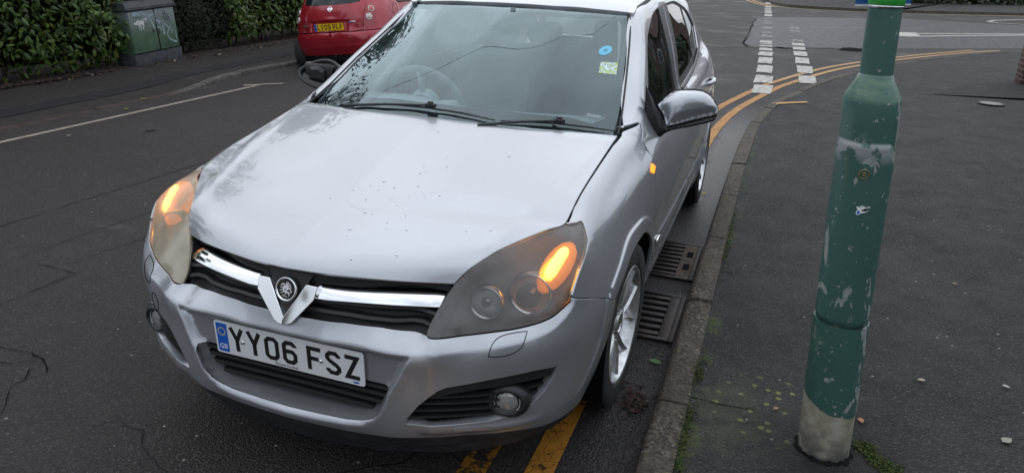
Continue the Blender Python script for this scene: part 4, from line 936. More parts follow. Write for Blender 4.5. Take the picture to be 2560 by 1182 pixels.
# ---- windscreen, black border, sensor patch
ws_half = outline([(0, 1.0), (.26, .993), (.45, .984), (.60, .968), (.678, .958)], [(.678, .958), (.668, 1.033), (.638, 1.132), (.599, 1.239), (.565, 1.328), (.545, 1.366)], [(.545, 1.366), (.40, 1.374), (.2, 1.3805), (0, 1.382)])
ws = sym_outline(ws_half)
wso = pobj('windscreen', panel(E_W, ws, h=.05, hb=.02, depth=.006, gap=.005, off=-.003), MT['glass'], car)
fi = sym_outline([(0, 1.056), (.227, 1.052), (.50, 1.028), (.59, 1.008), (.625, 1.02), (.631, 1.045), (.603, 1.152), (.566, 1.26), (.538, 1.330), (.515, 1.350), (.073, 1.360), (0, 1.362)])
pobj('frit_border', panel(E_W, ws, [fi], h=.03, hb=.014, depth=0, hole_depth=.001, off=-.009), MT['frit'], wso)
pobj('sensor_patch', panel(E_W, outline([(-.022, 1.361), (.078, 1.361)], [(.078, 1.361), (.062, 1.345)], [(.062, 1.345), (.008, 1.343)], [(.008, 1.343), (-.022, 1.361)]), h=.02, hb=.01, depth=0, off=-.010), MT['frit'], wso)
for s in (1, -1): b = MB(); b.tube([(s*(x+.004), y-.002, z) for x, y, z in [(.690, .235, .972), (.671, .375, 1.035), (.641, .556, 1.134), (.602, .768, 1.241), (.568, .934, 1.330), (.547, .99, 1.370)]], .004, 6); b.build('windscreen_trim', MT['dark_trim'], car)
def on_ws(u, v, off=.002):
    u = np.array([u], float); v = np.array([v], float); p = E_W.surf(u, v); return Vector(p[0]+E_W.normals(u, v, E_W.surf)[0]*off)
def ws_patch(name, poly, mat, off=-.006):
    return pobj(name, panel(E_W, np.array(poly), h=.02, hb=.008, gap=0, depth=0, off=off), mat, wso)
ws_patch('parking_permit', [(.519+.0235*math.cos(a), 1.2325+.0165*math.sin(a)) for a in np.linspace(0, 2*math.pi, 28, endpoint=False)], pmat('pale_blue_paper', (.16, .52, .72), .6), -.002)
ws_patch('permit_mark', [(.519+.008*math.cos(a), 1.2325+.005*math.sin(a)) for a in np.linspace(0, 2*math.pi, 16, endpoint=False)], pmat('permit_ink', (.08, .30, .42), .6), -.001)
m = pmat('printed_sticker', (.5, .6, .4), .5); n = NT(m); nz = n.noise(n.obj(), 38, 3, .5, 1.5)
n.col(n.ramp(nz, [(.0, (.45, .58, .18)), (.40, (.40, .52, .16)), (.47, (.55, .68, .62)), (.52, (.06, .10, .10)), (.56, (.62, .76, .78)), (.70, (.70, .72, .30))], 'CONSTANT'))
ws_patch('window_sticker', [(.520, 1.194), (.586, 1.190), (.600, 1.150), (.533, 1.157)], m, -.002)
# etched lettering low on the passenger side
pb = MB()
for k in range(10):
    u0 = .556+k*.0052; ribbon(pb, [(u0, 1.032-.0009*k), (u0+.003, 1.032-.0009*k), (u0+.003, 1.027-.0009*k), (u0, 1.027-.0009*k)], .0012)
pb.V = [tuple(on_ws(x, z, .001)) for x, z, _ in pb.V]; pb.build('etched_mark', MT['glass_print'], wso)
# ---- wipers lying along the foot of the screen
def wiper(pts, hin, armroot):
    w = MB(); P = [on_ws(x, z, .009) for x, z in pts]; w.tube(P, [.0025]+[.0042]*(len(P)-2)+[.0025], 6)
    o = w.build('wiper', MT['black_plastic'], car, auto=60)
    a = MB(); h = on_ws(*hin, .020); r_ = on_ws(*armroot, .010); md = (h+r_)/2+Vector((0, -.008, .006)); a.tube([r_, md, h], [.0065, .0055, .004], 8); a.box(tuple(h), (.046, .018, .015), bev=.004)
    a.box(tuple(h+Vector((.0, 0, .008))), (.022, .014, .014), bev=.003); a.build('wiper_arm', MT['black_plastic'], o, auto=60); return o
wiper([(-.285, 1.019), (-.15, 1.029), (-.011, 1.032), (.12, 1.026), (.252, 1.010)], (-.011, 1.034), (-.44, .992))
wiper([(.274, 1.009), (.38, 1.008), (.474, 1.002), (.58, .990), (.672, .974)], (.474, 1.004), (.20, .994))
cw = sym_outline(outline([(0, .03), (.26, .06), (.45, .125), (.60, .198), (.67, .245)], [(.67, .245), (.66, .34)], [(.66, .34), (.45, .26), (0, .16)]))
pobj('cowl', panel(E_B, cw, h=.05, hb=.03, off=-.035, depth=.02), MT['black_plastic'], car)

# ---- grille: backing, slats, chrome bar, V frame, round badge
gb = sym_outline(fuv(outline(GR_BOT[:-1], [GR_BOT[-2], (.45, -.79, .74)], [(.45, -.79, .745), (.226, -.88, .765), (0, -.92, .77)])))
m = pmat('grille_plastic', (.016, .016, .018), .45); 
grille = pobj('grille', panel(E_F, gb, h=.03, hb=.016, off=-.035, depth=.0, gap=-.012), MT['dark_trim'], car)
def fpt(x, z, off=0.):
    u = xz([(x, z)]); p = E_F.surf(u[:, 0], u[:, 1]); nn = E_F.normals(u[:, 0], u[:, 1], E_F.surf); return p[0]+nn[0]*off
for z0, z1, h_ in ((.6605, .660, .017), (.6370, .6345, .017)):
    for s in (1, -1):
        sl = MB(); rings = []
        for x in np.linspace(.02, .443, 18):
            z = z0+(z1-z0)*(x/.44)**2+(.006 if z0 > .65 else .002)*math.sin(x/.44*math.pi); x2 = x if z0 > .65 else min(x, .418)
            p = fpt(x2, z, -.020); p[0] *= s
            rings.append([p+np.array(q) for q in ((0, -.010, h_*.05), (0, -.004, h_*.5), (0, .016, h_*.5), (0, .016, -h_*.5), (0, -.006, -h_*.45))])
        sl.loft(rings).build('slat', m, grille)
top = [(.096, -.877, .7115), (.133, -.872, .711), (.22, -.852, .712), (.32, -.825, .711), (.40, -.790, .707), (.440, -.770, .701)]
bot = [(.096, -.911, .6765), (.133, -.908, .677), (.22, -.893, .680), (.32, -.865, .679), (.40, -.832, .675), (.436, -.812, .671)]
T_, B_ = catmull(top, 6), catmull(bot, 6)
for s in (1, -1):
    cb = MB(); rings = []
    for a, c in zip(T_, B_):
        a, c = a*[s, 1, 1], c*[s, 1, 1]; o = np.array([0, -.0035, .0035]); bk = np.array([0, .03, 0])
        rings.append([a+bk, a+[0, .004, .001], a*.88+c*.12+o*.55, a*.65+c*.35+o*.95, a*.4+c*.6+o, a*.15+c*.85+o*.7, c+[0, -.001, 0], c+bk])
    cb.loft(rings).build('chrome_bar', MT['chrome'], grille, auto=60)
# V frame (points in the plane of the nose, y from the nose curve)
vy = lambda z: -.918-.30*max(0, .70-z)+.42*max(0, z-.690)
vf = MB()
def vpoly(P, back=.03):
    n_ = len(P); V = [(x, vy(z), z) for x, z in P]+[(x, vy(z)+back, z) for x, z in P]; F = [tuple(range(n_))]+[(i, n_+i, n_+(i+1) % n_, (i+1) % n_) for i in range(n_)]
    vf.add(V, F)
for s in (1, -1):
    P = [(s*.062, .7115), (s*.100, .711), (s*.096, .676), (s*.052, .625), (s*.030, .600), (s*.013, .592), (s*.0, .592), (s*.0, .612)]
    vpoly(P if s < 0 else P[::-1])
vfo = vf.build('badge_frame', MT['chrome'], grille, auto=30)
bv = vfo.modifiers.new('bevel', 'BEVEL'); bv.width = .002; bv.segments = 2; bv.limit_method = 'ANGLE'
vb = MB(); vb.add([(x, vy(z)+.012, z) for x, z in [(-.075, .735), (.075, .735), (.062, .712), (0, .606), (-.062, .712)]], [(0, 4, 3, 2, 1)]); vb.build('badge_mount', MT['black_plastic'], grille)
bxf = axis_xf((0, -.915, .690), (0, -1, .30)) 
# local frame for the badge: x right, y up on the disc, z outwards
zd = Vector((0, -1, .30)).normalized(); xd = Vector((1, 0, 0)); yd = zd.cross(xd)
bxf = Matrix(((xd.x, yd.x, zd.x, 0), (xd.y, yd.y, zd.y, -.912), (xd.z, yd.z, zd.z, .688), (0, 0, 0, 1)))
bd = MB(); bd.lathe([(.0, .0), (.034, .0), (.034, .006)], 36, bxf)
badge = bd.build('badge', MT['plate_black'], grille)
br = MB(); br.lathe([(.0295, .005), (.030, .009), (.033, .0105), (.036, .008), (.0365, .0), (.0295, .0)], 40, bxf); br.build('ring', MT['chrome'], badge, True)
gf = MB()
def gs(p, w): ribbon(gf, catmull(p, 5)[:, :2] if len(p) > 2 else p, w*.72, .0062, bxf, False, .0012)
mm_ = .001
def G(p, w): gs([(x*mm_, y*mm_) for x, y in p], w*mm_)
G([(-16, 12), (-12, 15), (-8, 14), (-6, 10), (-8, 6)], 4.0); G([(-15, 11), (-18, 9)], 3); G([(-7, 8), (-9, 2), (-7, -5), (1, -8), (8, -9)], 7); G([(-6, 12), (-4, 8), (-6, 2)], 4)
for k, (ex, ey) in enumerate(((1, 22), (7, 21), (12, 18), (16, 13), (18, 7), (17, 1))): G([(-3+k*.8, 2-k*1.2), (ex*.55-1, ey*.62+1), (ex, ey)], 3.2)
G([(-10, 4), (-15, 5), (-19, 2)], 2.4); G([(-9, -1), (-15, -3), (-19, -7)], 2.4); G([(-6, -6), (-11, -11), (-16, -12)], 2.6); G([(2, -9), (0, -14), (-6, -17)], 2.6); G([(8, -9), (12, -15), (10, -19)], 3)
G([(9, -8), (15, -9), (19, -5), (16, -2), (14, -5)], 2.2); G([(-12, -19), (-3, -21), (6, -22)], 1.4)
gf.build('griffin', MT['white'], badge)

# ---- intake behind the plate
ib = MB()
rows = []
inn = pobj('intake_backing', panel(E_F, sym_outline(xz(np.array([(0, .47), (.345, .47), (.345, .30), (0, .295)]))), h=.04, hb=.03, off=-.095, depth=0, gap=0), MT['void'], bum)
for k, z in enumerate((.434, .410, .385, .360)):
    hw = [.330, .322, .306, .268][k]; rings = []
    for x in np.linspace(-hw, hw, 26):
        p = fpt(x, z, 0); p[1] = max(p[1]+.026, -.908)
        rings.append([p+np.array(q) for q in ((0, -.008, .006), (0, .016, .007), (0, .016, -.007), (0, -.010, -.004))])
    MB().loft(rings).build('intake_slat', MT['black_plastic'], bum)

# ---- fog lamps
for s in (1, -1):
    fx = fog_uv if s > 0 else mir(fog_uv)
    fb = pobj('fog_lamp_surround', panel(E_F, fx, h=.025, hb=.014, off=-.042, depth=0, gap=-.004), MT['void'], car)
    blade = [(.758, -.704, .496), (.705, -.766, .502), (.602, -.842, .492), (.494, -.897, .473), (.472, -.906, .463), (.446, -.917, .441), (.47, -.90, .440), (.50, -.90, .446), (.577, -.858, .459), (.68, -.785, .464), (.747, -.716, .465)]
    pobj('blade_trim', panel(E_F, fuv(blade) if s > 0 else mir(fuv(blade)), h=.02, hb=.01, off=-.006, depth=.02, gap=.002), MT['black_plastic'], fb)
    for k, z in enumerate((.432, .410, .385, .360)):
        x0 = (.43, .41, .397, .388)[k]; x1 = (.742, .733, .715, .676)[k]; rings = []
        for x in np.linspace(x0, x1, 14):
            p = fpt(x, z+.004*(x-.38), -.022); p[0] *= s
            rings.append([p+np.array(q) for q in ((0, -.006, .003), (0, .015, .005), (0, .015, -.005), (0, -.007, -.003))])
        MB().loft(rings).build('fog_slat', MT['black_plastic'], fb)
    c = Vector(fpt(.645, .405, -.004)); c.x *= s; dirn = Vector((s*.22, -1, .05))
    fl_ = MB(); fl_.lathe([(.066, -.035), (.062, -.010), (.050, .000), (.043, .002), (.0395, -.001), (.039, -.008)], 32, axis_xf(c-dirn*.0, dirn) @ Matrix.Diagonal((1.05, .86, 1, 1)))
    fo = fl_.build('fog_lamp_bezel', MT['black_plastic'], fb, True)
    fg = MB(); fg.lathe([(.039, -.012), (.030, -.007), (.018, -.004), (0, -.003)], 28, axis_xf(c, dirn) @ Matrix.Diagonal((1, .9, 1, 1))); fg.build('fog_lamp_lens', pmat('fog_lens', (.34, .35, .34), .12, .35, coat=1.0), fo, True)
    fg = MB(); fg.lathe([(.0385, -.007), (.028, -.013), (0, -.016)], 28, axis_xf(c, dirn), True); fg.build('fog_lamp_reflector', MT['reflector'], fo, True)

# ---- headlamps
hl_uv = fuv(outline(HL_BOT, HL_OUT, HL_TOP, HL_IN))
def hl_disp(u, v, p):
    d = pdist(hl_loop, np.stack([np.abs(u)*1.12, v], 1)); return .004*sstep(d, 0, .02)
hl_loop = hl_uv*[1.12, 1]
def bowl(u, v, p):
    d = pdist(hl_loop, np.stack([np.abs(u)*1.12, v], 1)); return -.012-.070*sstep(d, 0, .038)
hl_c = panel(E_F, hl_uv, h=.016, hb=.009, disp=hl_disp, gap=.0028, depth=.008)
hl_b = panel(E_F, hl_uv, h=.011, hb=.008, disp=bowl, depth=0, gap=.003)
for s in (1, -1):
    hb_ = pobj('headlight', (hl_b[0], hl_b[1], hl_b[2]), MT['lamp_bowl'], car, s < 0); hb_.data.free_tangents(); hb_.data.attributes.remove(hb_.data.attributes['custom_normal']) if 'custom_normal' in hb_.data.attributes else None
    hb_['label'] = 'clouded grey headlight unit with a glowing amber indicator' if s > 0 else 'yellowed headlight unit with a dull amber indicator glow'
    pobj('lens_cover', hl_c, MT['lens_grey'] if s > 0 else MT['lens_yellow'], hb_, s < 0)
    fw = Vector((s*.10, -1, .10))
    def at(x, z, off):
        p = fpt(x, z, off); return Vector((p[0]*s, p[1], p[2]))
    for (x, z, r_, off, nm) in ((.668, .712, .059, -.050, 'main_beam'), (.562, .694, .046, -.046, 'dipped_beam')):
        c = at(x, z, off); k = r_/.05
        b = MB(); b.lathe([(.0, -.045*k), (.020*k, -.040*k), (.036*k, -.022*k), (.046*k, .000)], 30, axis_xf(c, fw), True); o = b.build(nm, MT['reflector'], hb_, True)
        b = MB(); b.lathe([(.046*k, -.004), (.050*k, .010), (.054*k, .008), (.056*k, -.02)], 34, axis_xf(c, fw), True); b.build('ring', MT['satin_chrome'], o, True)
        b = MB(); b.lathe([(.046*k, .002), (.034*k, .010), (.018*k, .014), (0, .016)], 30, axis_xf(c, fw), True); b.build('glass', MT['clear'], o, True)
        b = MB(); b.lathe([(.0, .0), (.008, -.002), (.010, -.03)], 14, axis_xf(c-fw*.008, fw), True); b.build('bulb', MT['satin_chrome'], o, True)
    # indicator: tapering chamber running back along the lamp
    p0, p1 = at(.694, .742, -.024), at(.723, .806, -.018)
    b = MB(); b.tube([p0+(p1-p0)*t for t in (-.12, -.06, 0, .15, .3, .45, .6, .75, .9, 1.0, 1.08)], [.010, .020, .025, .028, .029, .0285, .0275, .025, .021, .015, .007], 26); o = b.build('indicator', MT['amber'], hb_, True)
    dv = Vector((s*.004, .016, -.006)); b = MB(); b.tube([p0+dv+(p1-p0)*t for t in (-.35, -.2, 0, .25, .5, .75, 1.0, 1.15)], [.012, .026, .036, .041, .042, .038, .028, .012], 26); b.build('indicator_chamber', MT['amber_glow'] if s > 0 else MT['amber_soft'], hb_, True)  # emission on the chamber stands in for the indicator's halo
    dv = Vector((s*.006, -.016, .010)); b = MB(); b.tube([p0+dv+(p1-p0)*t for t in (0, .05, .12, .25, .4, .6, .8, .92, .98)], [.006, .012, .016, .0185, .019, .0185, .017, .012, .006], 22); q = b.build('indicator_bulb', MT['amber_core'], o, True)

# ---- number plate
px = Vector((1, 0, 0)); pn = Vector((0, -1, -.028)).normalized(); py = pn.cross(px); py = py if py.z > 0 else -py
pxf = Matrix(((1, 0, pn.x, -.0057), (0, py.y, pn.y, -.934), (0, py.z, pn.z, .490), (0, 0, 0, 1)))
def rrect(w, h, r, n_=5):
    return [(sx*(w/2-r)+r*math.cos(a), sy*(h/2-r)+r*math.sin(a)) for sx, sy, a0 in ((1, 1, 0), (-1, 1, 90), (-1, -1, 180), (1, -1, 270)) for a in [R(a0+90*k/n_) for k in range(n_+1)]]
b = MB(); b.prism(rrect(.520, .111, .008), .004, pxf @ Matrix.Translation((0, 0, -.004))); plate = b.build('number_plate', MT['white_plate'], car)
b = MB(); b.prism(rrect(.040, .098, .004), .0006, pxf @ Matrix.Translation((-.233, 0, 0))); strip = b.build('blue_band', MT['plate_blue'], plate)
b = MB()
for k in range(12): b.prism(star(.0034, -.233+.0125*math.sin(k*math.pi/6), .021+.0125*math.cos(k*math.pi/6)), .0011, pxf)
b.build('stars', MT['plate_gold'], strip)
text_mesh('country_letters', 'GB', .024, MT['white'], pxf @ Matrix.Translation((-.233, -.031, .0008)), strip)
b = MB(); reg_text(b, 'YY06 FSZ', -.205, .247, .001, pxf); b.build('registration', MT['plate_black'], plate)
text_mesh('dealer_name', 'Phoenix Vauxhall', .0115, MT['grey_print'], pxf @ Matrix.Translation((-.006, -.0475, .0006)), plate)
b = MB(); b.prism([(.222, -.050), (.240, -.050), (.240, -.044), (.222, -.044)], .0006, pxf); b.build('maker_mark', MT['plate_blue'], plate)
for x in (-.158, .118):
    b = MB(); b.lathe([(.0065, 0), (.006, .003), (0, .0045)], 12, pxf @ Matrix.Translation((x, -.002, .0005)), True); b.build('screw', MT['satin_chrome'], plate, True)

# ---- washer flap and towing-eye cap as raised outlines in the bumper
def seam(name, pts, closed=True, r_=.0013):
    P = [Vector(bump_at(x, z)) for x, z in pts]; MB().tube(P, r_, 5, closed).build(name, MT['void'], bum)
def bump_at(x, z):
    u = xz([(x, z)]); p = E_F.surf(u[:, 0], u[:, 1]); nn = E_F.normals(u[:, 0], u[:, 1], E_F.surf); d = bump_disp(u[:, 0], u[:, 1], p); return p[0]+nn[0]*(d[0]+.0004)
wf = outline([(.676, .620), (.64, .619), (.616, .614), (.603, .605), (.597, .592), (.594, .568)], [(.594, .568), (.62, .567), (.645, .569), (.662, .577), (.671, .588), (.676, .620)])
for s in (1, -1): seam('washer_flap_seam', [(s*x, z-.004) for x, z in wf])
seam('towing_eye_seam', [(-.566+.026*math.cos(a), .512+.030*math.sin(a)) for a in np.linspace(0, 2*math.pi, 30, endpoint=False)])

# ---- dark inner shell so panel gaps read black, underbody, wheel arch liners
ish = sym_outline(fuv(outline([(0, -.925, .225), (.373, -.88, .23), (.6, -.77, .235), (.77, -.56, .26)], [(.77, -.56, .26), (.80, -.45, .40), (.81, -.42, .55), (.80, -.45, .68)], [(.80, -.45, .68), (.775, -.55, .75), (.735, -.43, .825)], [(.735, -.43, .825), (.68, -.47, .83), (.55, -.66, .79), (.45, -.79, .735)], [(.45, -.79, .735), (.226, -.88, .75), (0, -.92, .756)])))
pobj('inner_shell', panel(E_F, ish, h=.06, hb=.04, off=-.125, depth=0, gap=0), MT['void'], car)
b = MB()
b.box((0, 1.2, .25), (1.45, 3.6, .10)); b.box((0, -.25, .45), (1.20, .5, .34)); b.box((0, 1.30, .42), (1.55, 1.6, .20)); b.box((0, 3.1, .55), (1.3, .3, .45)); b.build('underbody', MT['void'], car)
liner = outline([(.34, .30), (.31, .55), (.303, .80), (.293, .93)], [(.293, .93), (.15, .94), (-.2, .87), (-.36, .835)], [(-.36, .835), (-.41, .79), (-.47, .755), (-.555, .70), (-.50, .63), (-.37, .57)], [c[1:] for c in ARCH_W[:-1]], [ARCH_W[-2][1:], (.34, .30)])
both('wing_backing', panel(E_S, liner, h=.08, hb=.04, off=-.016, depth=0, gap=.004), MT['void'], car)
for s in (1, -1):
    for yc in (-.02, 2.61):
        b = MB(); V = []; F = []
        for k in range(17):
            a = math.pi*(k/16*1.24-.12); V += [(s*.835, yc+.372*math.cos(a), .305+.372*math.sin(a)), (s*.50, yc+.372*math.cos(a), .305+.372*math.sin(a))]
            if k: F.append((2*k-2, 2*k-1, 2*k+1, 2*k))
        b.add(V, F); b.build('wheel_arch_liner', MT['void'], car)
sb = np.array([(.40, .30), (.33, .93), (.60, .98), (2.5, 1.04), (3.1, .95), (3.1, .5), (2.98, .32)]+[(2.61+.37*math.cos(a), .30+.37*math.sin(a)) for a in np.linspace(0, math.pi, 16)]+[(2.2, .25), (.45, .25)])
both('side_backing', panel(E_S, sb, h=.15, hb=.08, off=-.03, depth=0, gap=0), MT['void'], car)
def thing_part(name, parent, loc, rz):
    o = bpy.data.objects.new(name, None); COL.objects.link(o); o.parent = parent; o.location = loc; o.rotation_euler = (0, 0, rz); o.empty_display_size = .1; return o
# ---- wheels: tyre with tread grooves, five twin-spoke alloy
def make_wheel(x, y, s, steer=0.):
    w = thing_part('wheel', car, (s*x, y, .3115), steer)
    xf = Matrix.Rotation(R(90)*s, 4, 'Y')    # local z -> outward (+x*s)
    b = MB(); prof = [(.222, -.205), (.232, -.213), (.275, -.212), (.302, -.203), (.3105, -.188)]
    for k in range(5):
        z0 = -.182+k*.035; prof += [(.3115, z0), (.3115, z0+.026), (.303, z0+.027), (.303, z0+.034)]
    prof += [(.3115, -.004), (.306, .008), (.296, .014), (.262, .017), (.236, .015), (.228, .006), (.222, .0)]
    b.lathe(prof, 64, xf, True); b.build('tyre', MT['tyre'], w, auto=35)
    b = MB(); b.lathe([(.229, .000), (.2295, .010), (.226, .013), (.220, .010), (.213, -.002), (.200, -.03), (.195, -.19), (.222, -.20)], 64, xf, True)
    b.lathe([(.198, -.10), (.150, -.105), (.07, -.09), (.0, -.09)], 40, xf, True)
    for k in range(5):
        a0 = 2*math.pi*k/5+.3
        for sg in (-1, 1):
            rings = []
            for r_, ang, wd, zf in ((.045, .10, .022, -.020), (.085, .14, .021, -.012), (.13, .20, .022, -.006), (.175, .27, .026, -.001), (.222, .33, .034, .004)):
                a = a0+sg*ang; ca, sa = math.cos(a), math.sin(a); t = np.array([-sa, ca]); c = np.array([ca, sa])*r_
                o_, i_ = c+t*sg*wd*.5, c-t*sg*wd*.5
                rings.append([(*(o_), zf-.030), (*(o_), zf-.009), (*(c+t*sg*wd*.12), zf), (*(i_), zf-.013), (*(i_), zf-.030)])
            b.loft([[tuple(xf @ Vector(p)) for p in r2] for r2 in rings])
    b.lathe([(.052, -.032), (.052, -.018), (.044, -.010), (.034, -.010), (.030, -.016), (.0, -.014)], 30, xf, True)
    b.build('rim', MT['alloy'], w, auto=32)
    b = MB()
    for k in range(5):
        a = 2*math.pi*k/5+.3+math.pi/5; b.lathe([(.009, -.03), (.009, -.012), (.0, -.010)], 8, xf @ Matrix.Translation((.057*math.cos(a), .057*math.sin(a), 0)), True)
    b.lathe([(.026, -.0155), (.026, -.0125), (0, -.011)], 22, xf, True); b.build('wheel_bolts', MT['satin_chrome'], w)
    b = MB(); b.lathe([(.135, -.085), (.135, -.075), (.06, -.075)], 40, xf, True); b.build('brake_disc', pmat('brake_disc', (.16, .13, .11), .5, .8), w)
for s in (1, -1):
    make_wheel(.823, -.03, s, -.045); make_wheel(.838, 2.615, s)

# ---- door mirrors
def inflate(env_y, poly, bulge, rad, name, mat, parent, back=False):
    Pm = np.array(poly)
    sgn = 1 if back else -1
    def dsp(u, v, p):
        d = np.minimum(sdist(Pm, np.stack([u, v], 1))/rad, 1); return bulge*(1-(1-d)**2)
    e = Env(lambda u, v: np.stack([u, env_y(u, v), v], 1), None, 1.0, lambda p: np.stack([0*p[:, 0], sgn+0*p[:, 0], 0*p[:, 0]], 1))
    return pobj(name, panel(e, Pm, h=.005, hb=.0045, gap=0, depth=0, disp=dsp), mat, parent)
my = lambda u, v: .52+(u-.80)*.22+(v-1.03)*.7
cap = catmull([(.787, 1.045), (.800, 1.058), (.828, 1.088), (.850, 1.100), (.885, 1.106), (.936, 1.108), (.975, 1.098), (1.005, 1.075), (1.024, 1.050), (1.030, 1.036), (1.026, 1.025)], 4)
cap = np.r_[cap, catmull([(1.026, 1.025), (.94, 1.000), (.843, .970), (.832, .985), (.822, 1.008), (.805, 1.026), (.787, 1.045)], 4)[1:-1]]
mirror = pobj('door_mirror', panel(Env(lambda u, v: np.stack([u, my(u, v), v], 1), None, 1.0, lambda p: np.stack([0*p[:, 0], 1+0*p[:, 0], 0*p[:, 0]], 1)), np.array(cap), h=.02, hb=.01, gap=.002, depth=.012, off=.002), MT['black_plastic'], car)
def mcap(u, v, p):
    d = np.minimum(sdist(cap, np.stack([u, v], 1))/.075, 1); ridge = .004*np.exp(-((v-(1.004+.26*(u-.87)))/.006)**2)*sstep(u, .85, .88)
    return .085*(1-(1-d)**2)+ridge*sstep(d, 0, .4)
pobj('mirror_cap', panel(Env(lambda u, v: np.stack([u, my(u, v), v], 1), None, 1.0, lambda p: np.stack([0*p[:, 0], -1+0*p[:, 0], 0*p[:, 0]], 1)), cap, h=.007, hb=.006, gap=0, depth=0, disp=mcap), PT, mirror)
foot = outline([(.805, 1.024), (.835, .975), (.845, .962), (.94, .990), (1.027, 1.019)], [(1.027, 1.019), (1.02, 1.0), (.95, .975), (.85, .945), (.80, .905)], [(.80, .905), (.778, .890), (.760, .903)], [(.760, .903), (.748, .96), (.746, 1.05), (.742, 1.13)], [(.742, 1.13), (.770, 1.085), (.785, 1.05), (.805, 1.024)])
inflate(lambda u, v: .50+(u-.80)*.22+.35*np.minimum(u-.79, 0), foot, .030, .03, 'mirror_foot', MT['black_plastic'], mirror)
inflate(lambda u, v: .545+(u-.80)*.22, foot, .02, .03, 'mirror_foot_back', MT['black_plastic'], mirror, True)
# the off-side mirror: cover missing, bare black carrier
lm = thing_part('broken_mirror', car, (-.93, .70, 1.02), 0)
lm['label'] = 'door mirror with its painted cover missing, black carrier showing'
def lpt(a, b_, d): return (-(a), d, b_)
b = MB(); ring_ = [(.118*math.cos(a), -.045+.03*math.sin(a), .062*math.sin(a)+.010*math.sin(2*a)) for a in np.linspace(0, 2*math.pi, 36, endpoint=False)]; b.tube(ring_, .0085, 8, True)
b.build('carrier', MT['black_plastic'], lm, True)
b = MB(); V = [(0, -.005, 0)]+[(x*.97, y+.012, z*.97) for x, y, z in ring_]; b.add(V, [(0, 1+i, 1+(i+1) % 36) for i in range(36)]); b.build('carrier_web', pmat('gloss_black_plastic', (.012, .012, .013), .18), lm, True)
b = MB(); b.loft([[(x*k+dx, y, z*k) for x, z in ((-.05, -.035), (.045, -.040), (.055, .02), (.02, .045), (-.045, .035))] for k, y, dx in ((1.0, -.012, -.02), (.92, -.045, -.018), (.55, -.058, -.012))]); b.build('motor', MT['black_plastic'], lm, auto=20)
b = MB(); b.box((.070, -.035, .005), (.012, .03, .075), Matrix.Rotation(R(18), 3, 'Y'), .003); b.build('bracket', MT['black_plastic'], lm)
b = MB(); b.box((0, -.012, .0), (.205, .045, .105), bev=.018); b.tube([(.09, 0, -.02), (.16, .0, -.06), (.20, -.02, -.08)], [.03, .03, .04], 10); b.build('mirror_arm', MT['black_plastic'], lm, auto=50)

# ---- cabin seen through the glass
IP, ID, IL = MT['interior'], MT['interior_dark'], MT['interior_light']
b = MB(); rings = []
for x in np.linspace(-.66, .66, 23):
    t = abs(x)/.66; yb = .12+.20*t*t; zt = .955-.01*t
    bin_ = .030*math.exp(-((x+.36)/.17)**2)
    rings.append([(x, yb, zt-.02), (x, yb+.12, zt), (x, yb+.28, zt+.015+bin_), (x, yb+.40, zt+.005+bin_*.8), (x, yb+.45, zt-.05), (x, yb+.44, .60), (x, yb, .60)])
dash = b.loft(rings).build('dashboard', IP, car, True)
st = thing_part('steering_wheel', car, (-.36, .72, .93), 0); sxf = Matrix.Rotation(R(-62), 4, 'X')
b = MB(); b.tube([tuple(sxf @ Vector((.185*math.cos(a), .185*math.sin(a), 0))) for a in np.linspace(0, 2*math.pi, 44, endpoint=False)], .016, 9, True); b.build('rim', ID, st, True)
b = MB()
for a in (0, math.pi, -math.pi/2): b.tube([tuple(sxf @ Vector((.05*math.cos(a), .05*math.sin(a), -.02))), tuple(sxf @ Vector((.18*math.cos(a), .18*math.sin(a), 0)))], .016, 8)
b.lathe([(0, .02), (.06, .015), (.075, -.01), (.07, -.05)], 24, sxf, True); b.build('hub', IP, st, True)
def seat(x):
    o = thing_part('seat', car, (x, 1.22, .30), 0)
    b = MB(); b.box((0, .0, .12), (.50, .52, .18), bev=.06); b.build('cushion', ID, o, True)
    b = MB(); b.loft([[(sx*w/2, y+dy, z) for sx, dy in ((-1, 0), (-.9, -.05), (-.45, -.075), (.45, -.075), (.9, -.05), (1, 0), (.8, .07), (-.8, .07))] for w, y, z in ((.48, .22, .18), (.50, .26, .35), (.49, .33, .58), (.40, .40, .76), (.30, .42, .80))]); b.build('backrest', ID, o, True)
    b = MB(); b.box((0, .44, .90), (.27, .10, .17), Matrix.Rotation(R(-10), 3, 'X'), .045); b.tube([(-.06, .42, .76), (-.06, .44, .86)], .006, 6); b.tube([(.06, .42, .76), (.06, .44, .86)], .006, 6); b.build('headrest', ID, o, True)
for x in (-.36, .36): seat(x)
rs = thing_part('rear_bench', car, (0, 2.25, .30), 0)
b = MB(); b.box((0, 0, .14), (1.28, .5, .2), bev=.06); b.box((0, .30, .42), (1.28, .16, .62), Matrix.Rotation(R(-18), 3, 'X'), .05); b.build('bench', ID, rs, True)
for x in (-.38, .38):
    b = MB(); b.box((x, .42, .80), (.26, .09, .15), bev=.04); b.build('headrest', ID, rs, True)
b = MB()
for s in (1, -1):
    b.loft([[(s*x, y, z), (s*(x-.03), y+.02, z), (s*(x-.03), y+.12, z), (s*x, y+.14, z)] for x, y, z in ((.60, 1.42, 1.37), (.68, 1.33, 1.15), (.73, 1.27, .98), (.76, 1.27, .6))])
    b.loft([[(s*(x-.012), y+.02, z-.012), (s*(x-.05), y+.03, z-.03), (s*(x-.02), y+.06, z-.02)] for x, y, z in ((.68, .30, .98), (.64, .56, 1.13), (.60, .77, 1.24), (.545, .98, 1.36))])
b.build('pillar_lining', IL, car, auto=40)
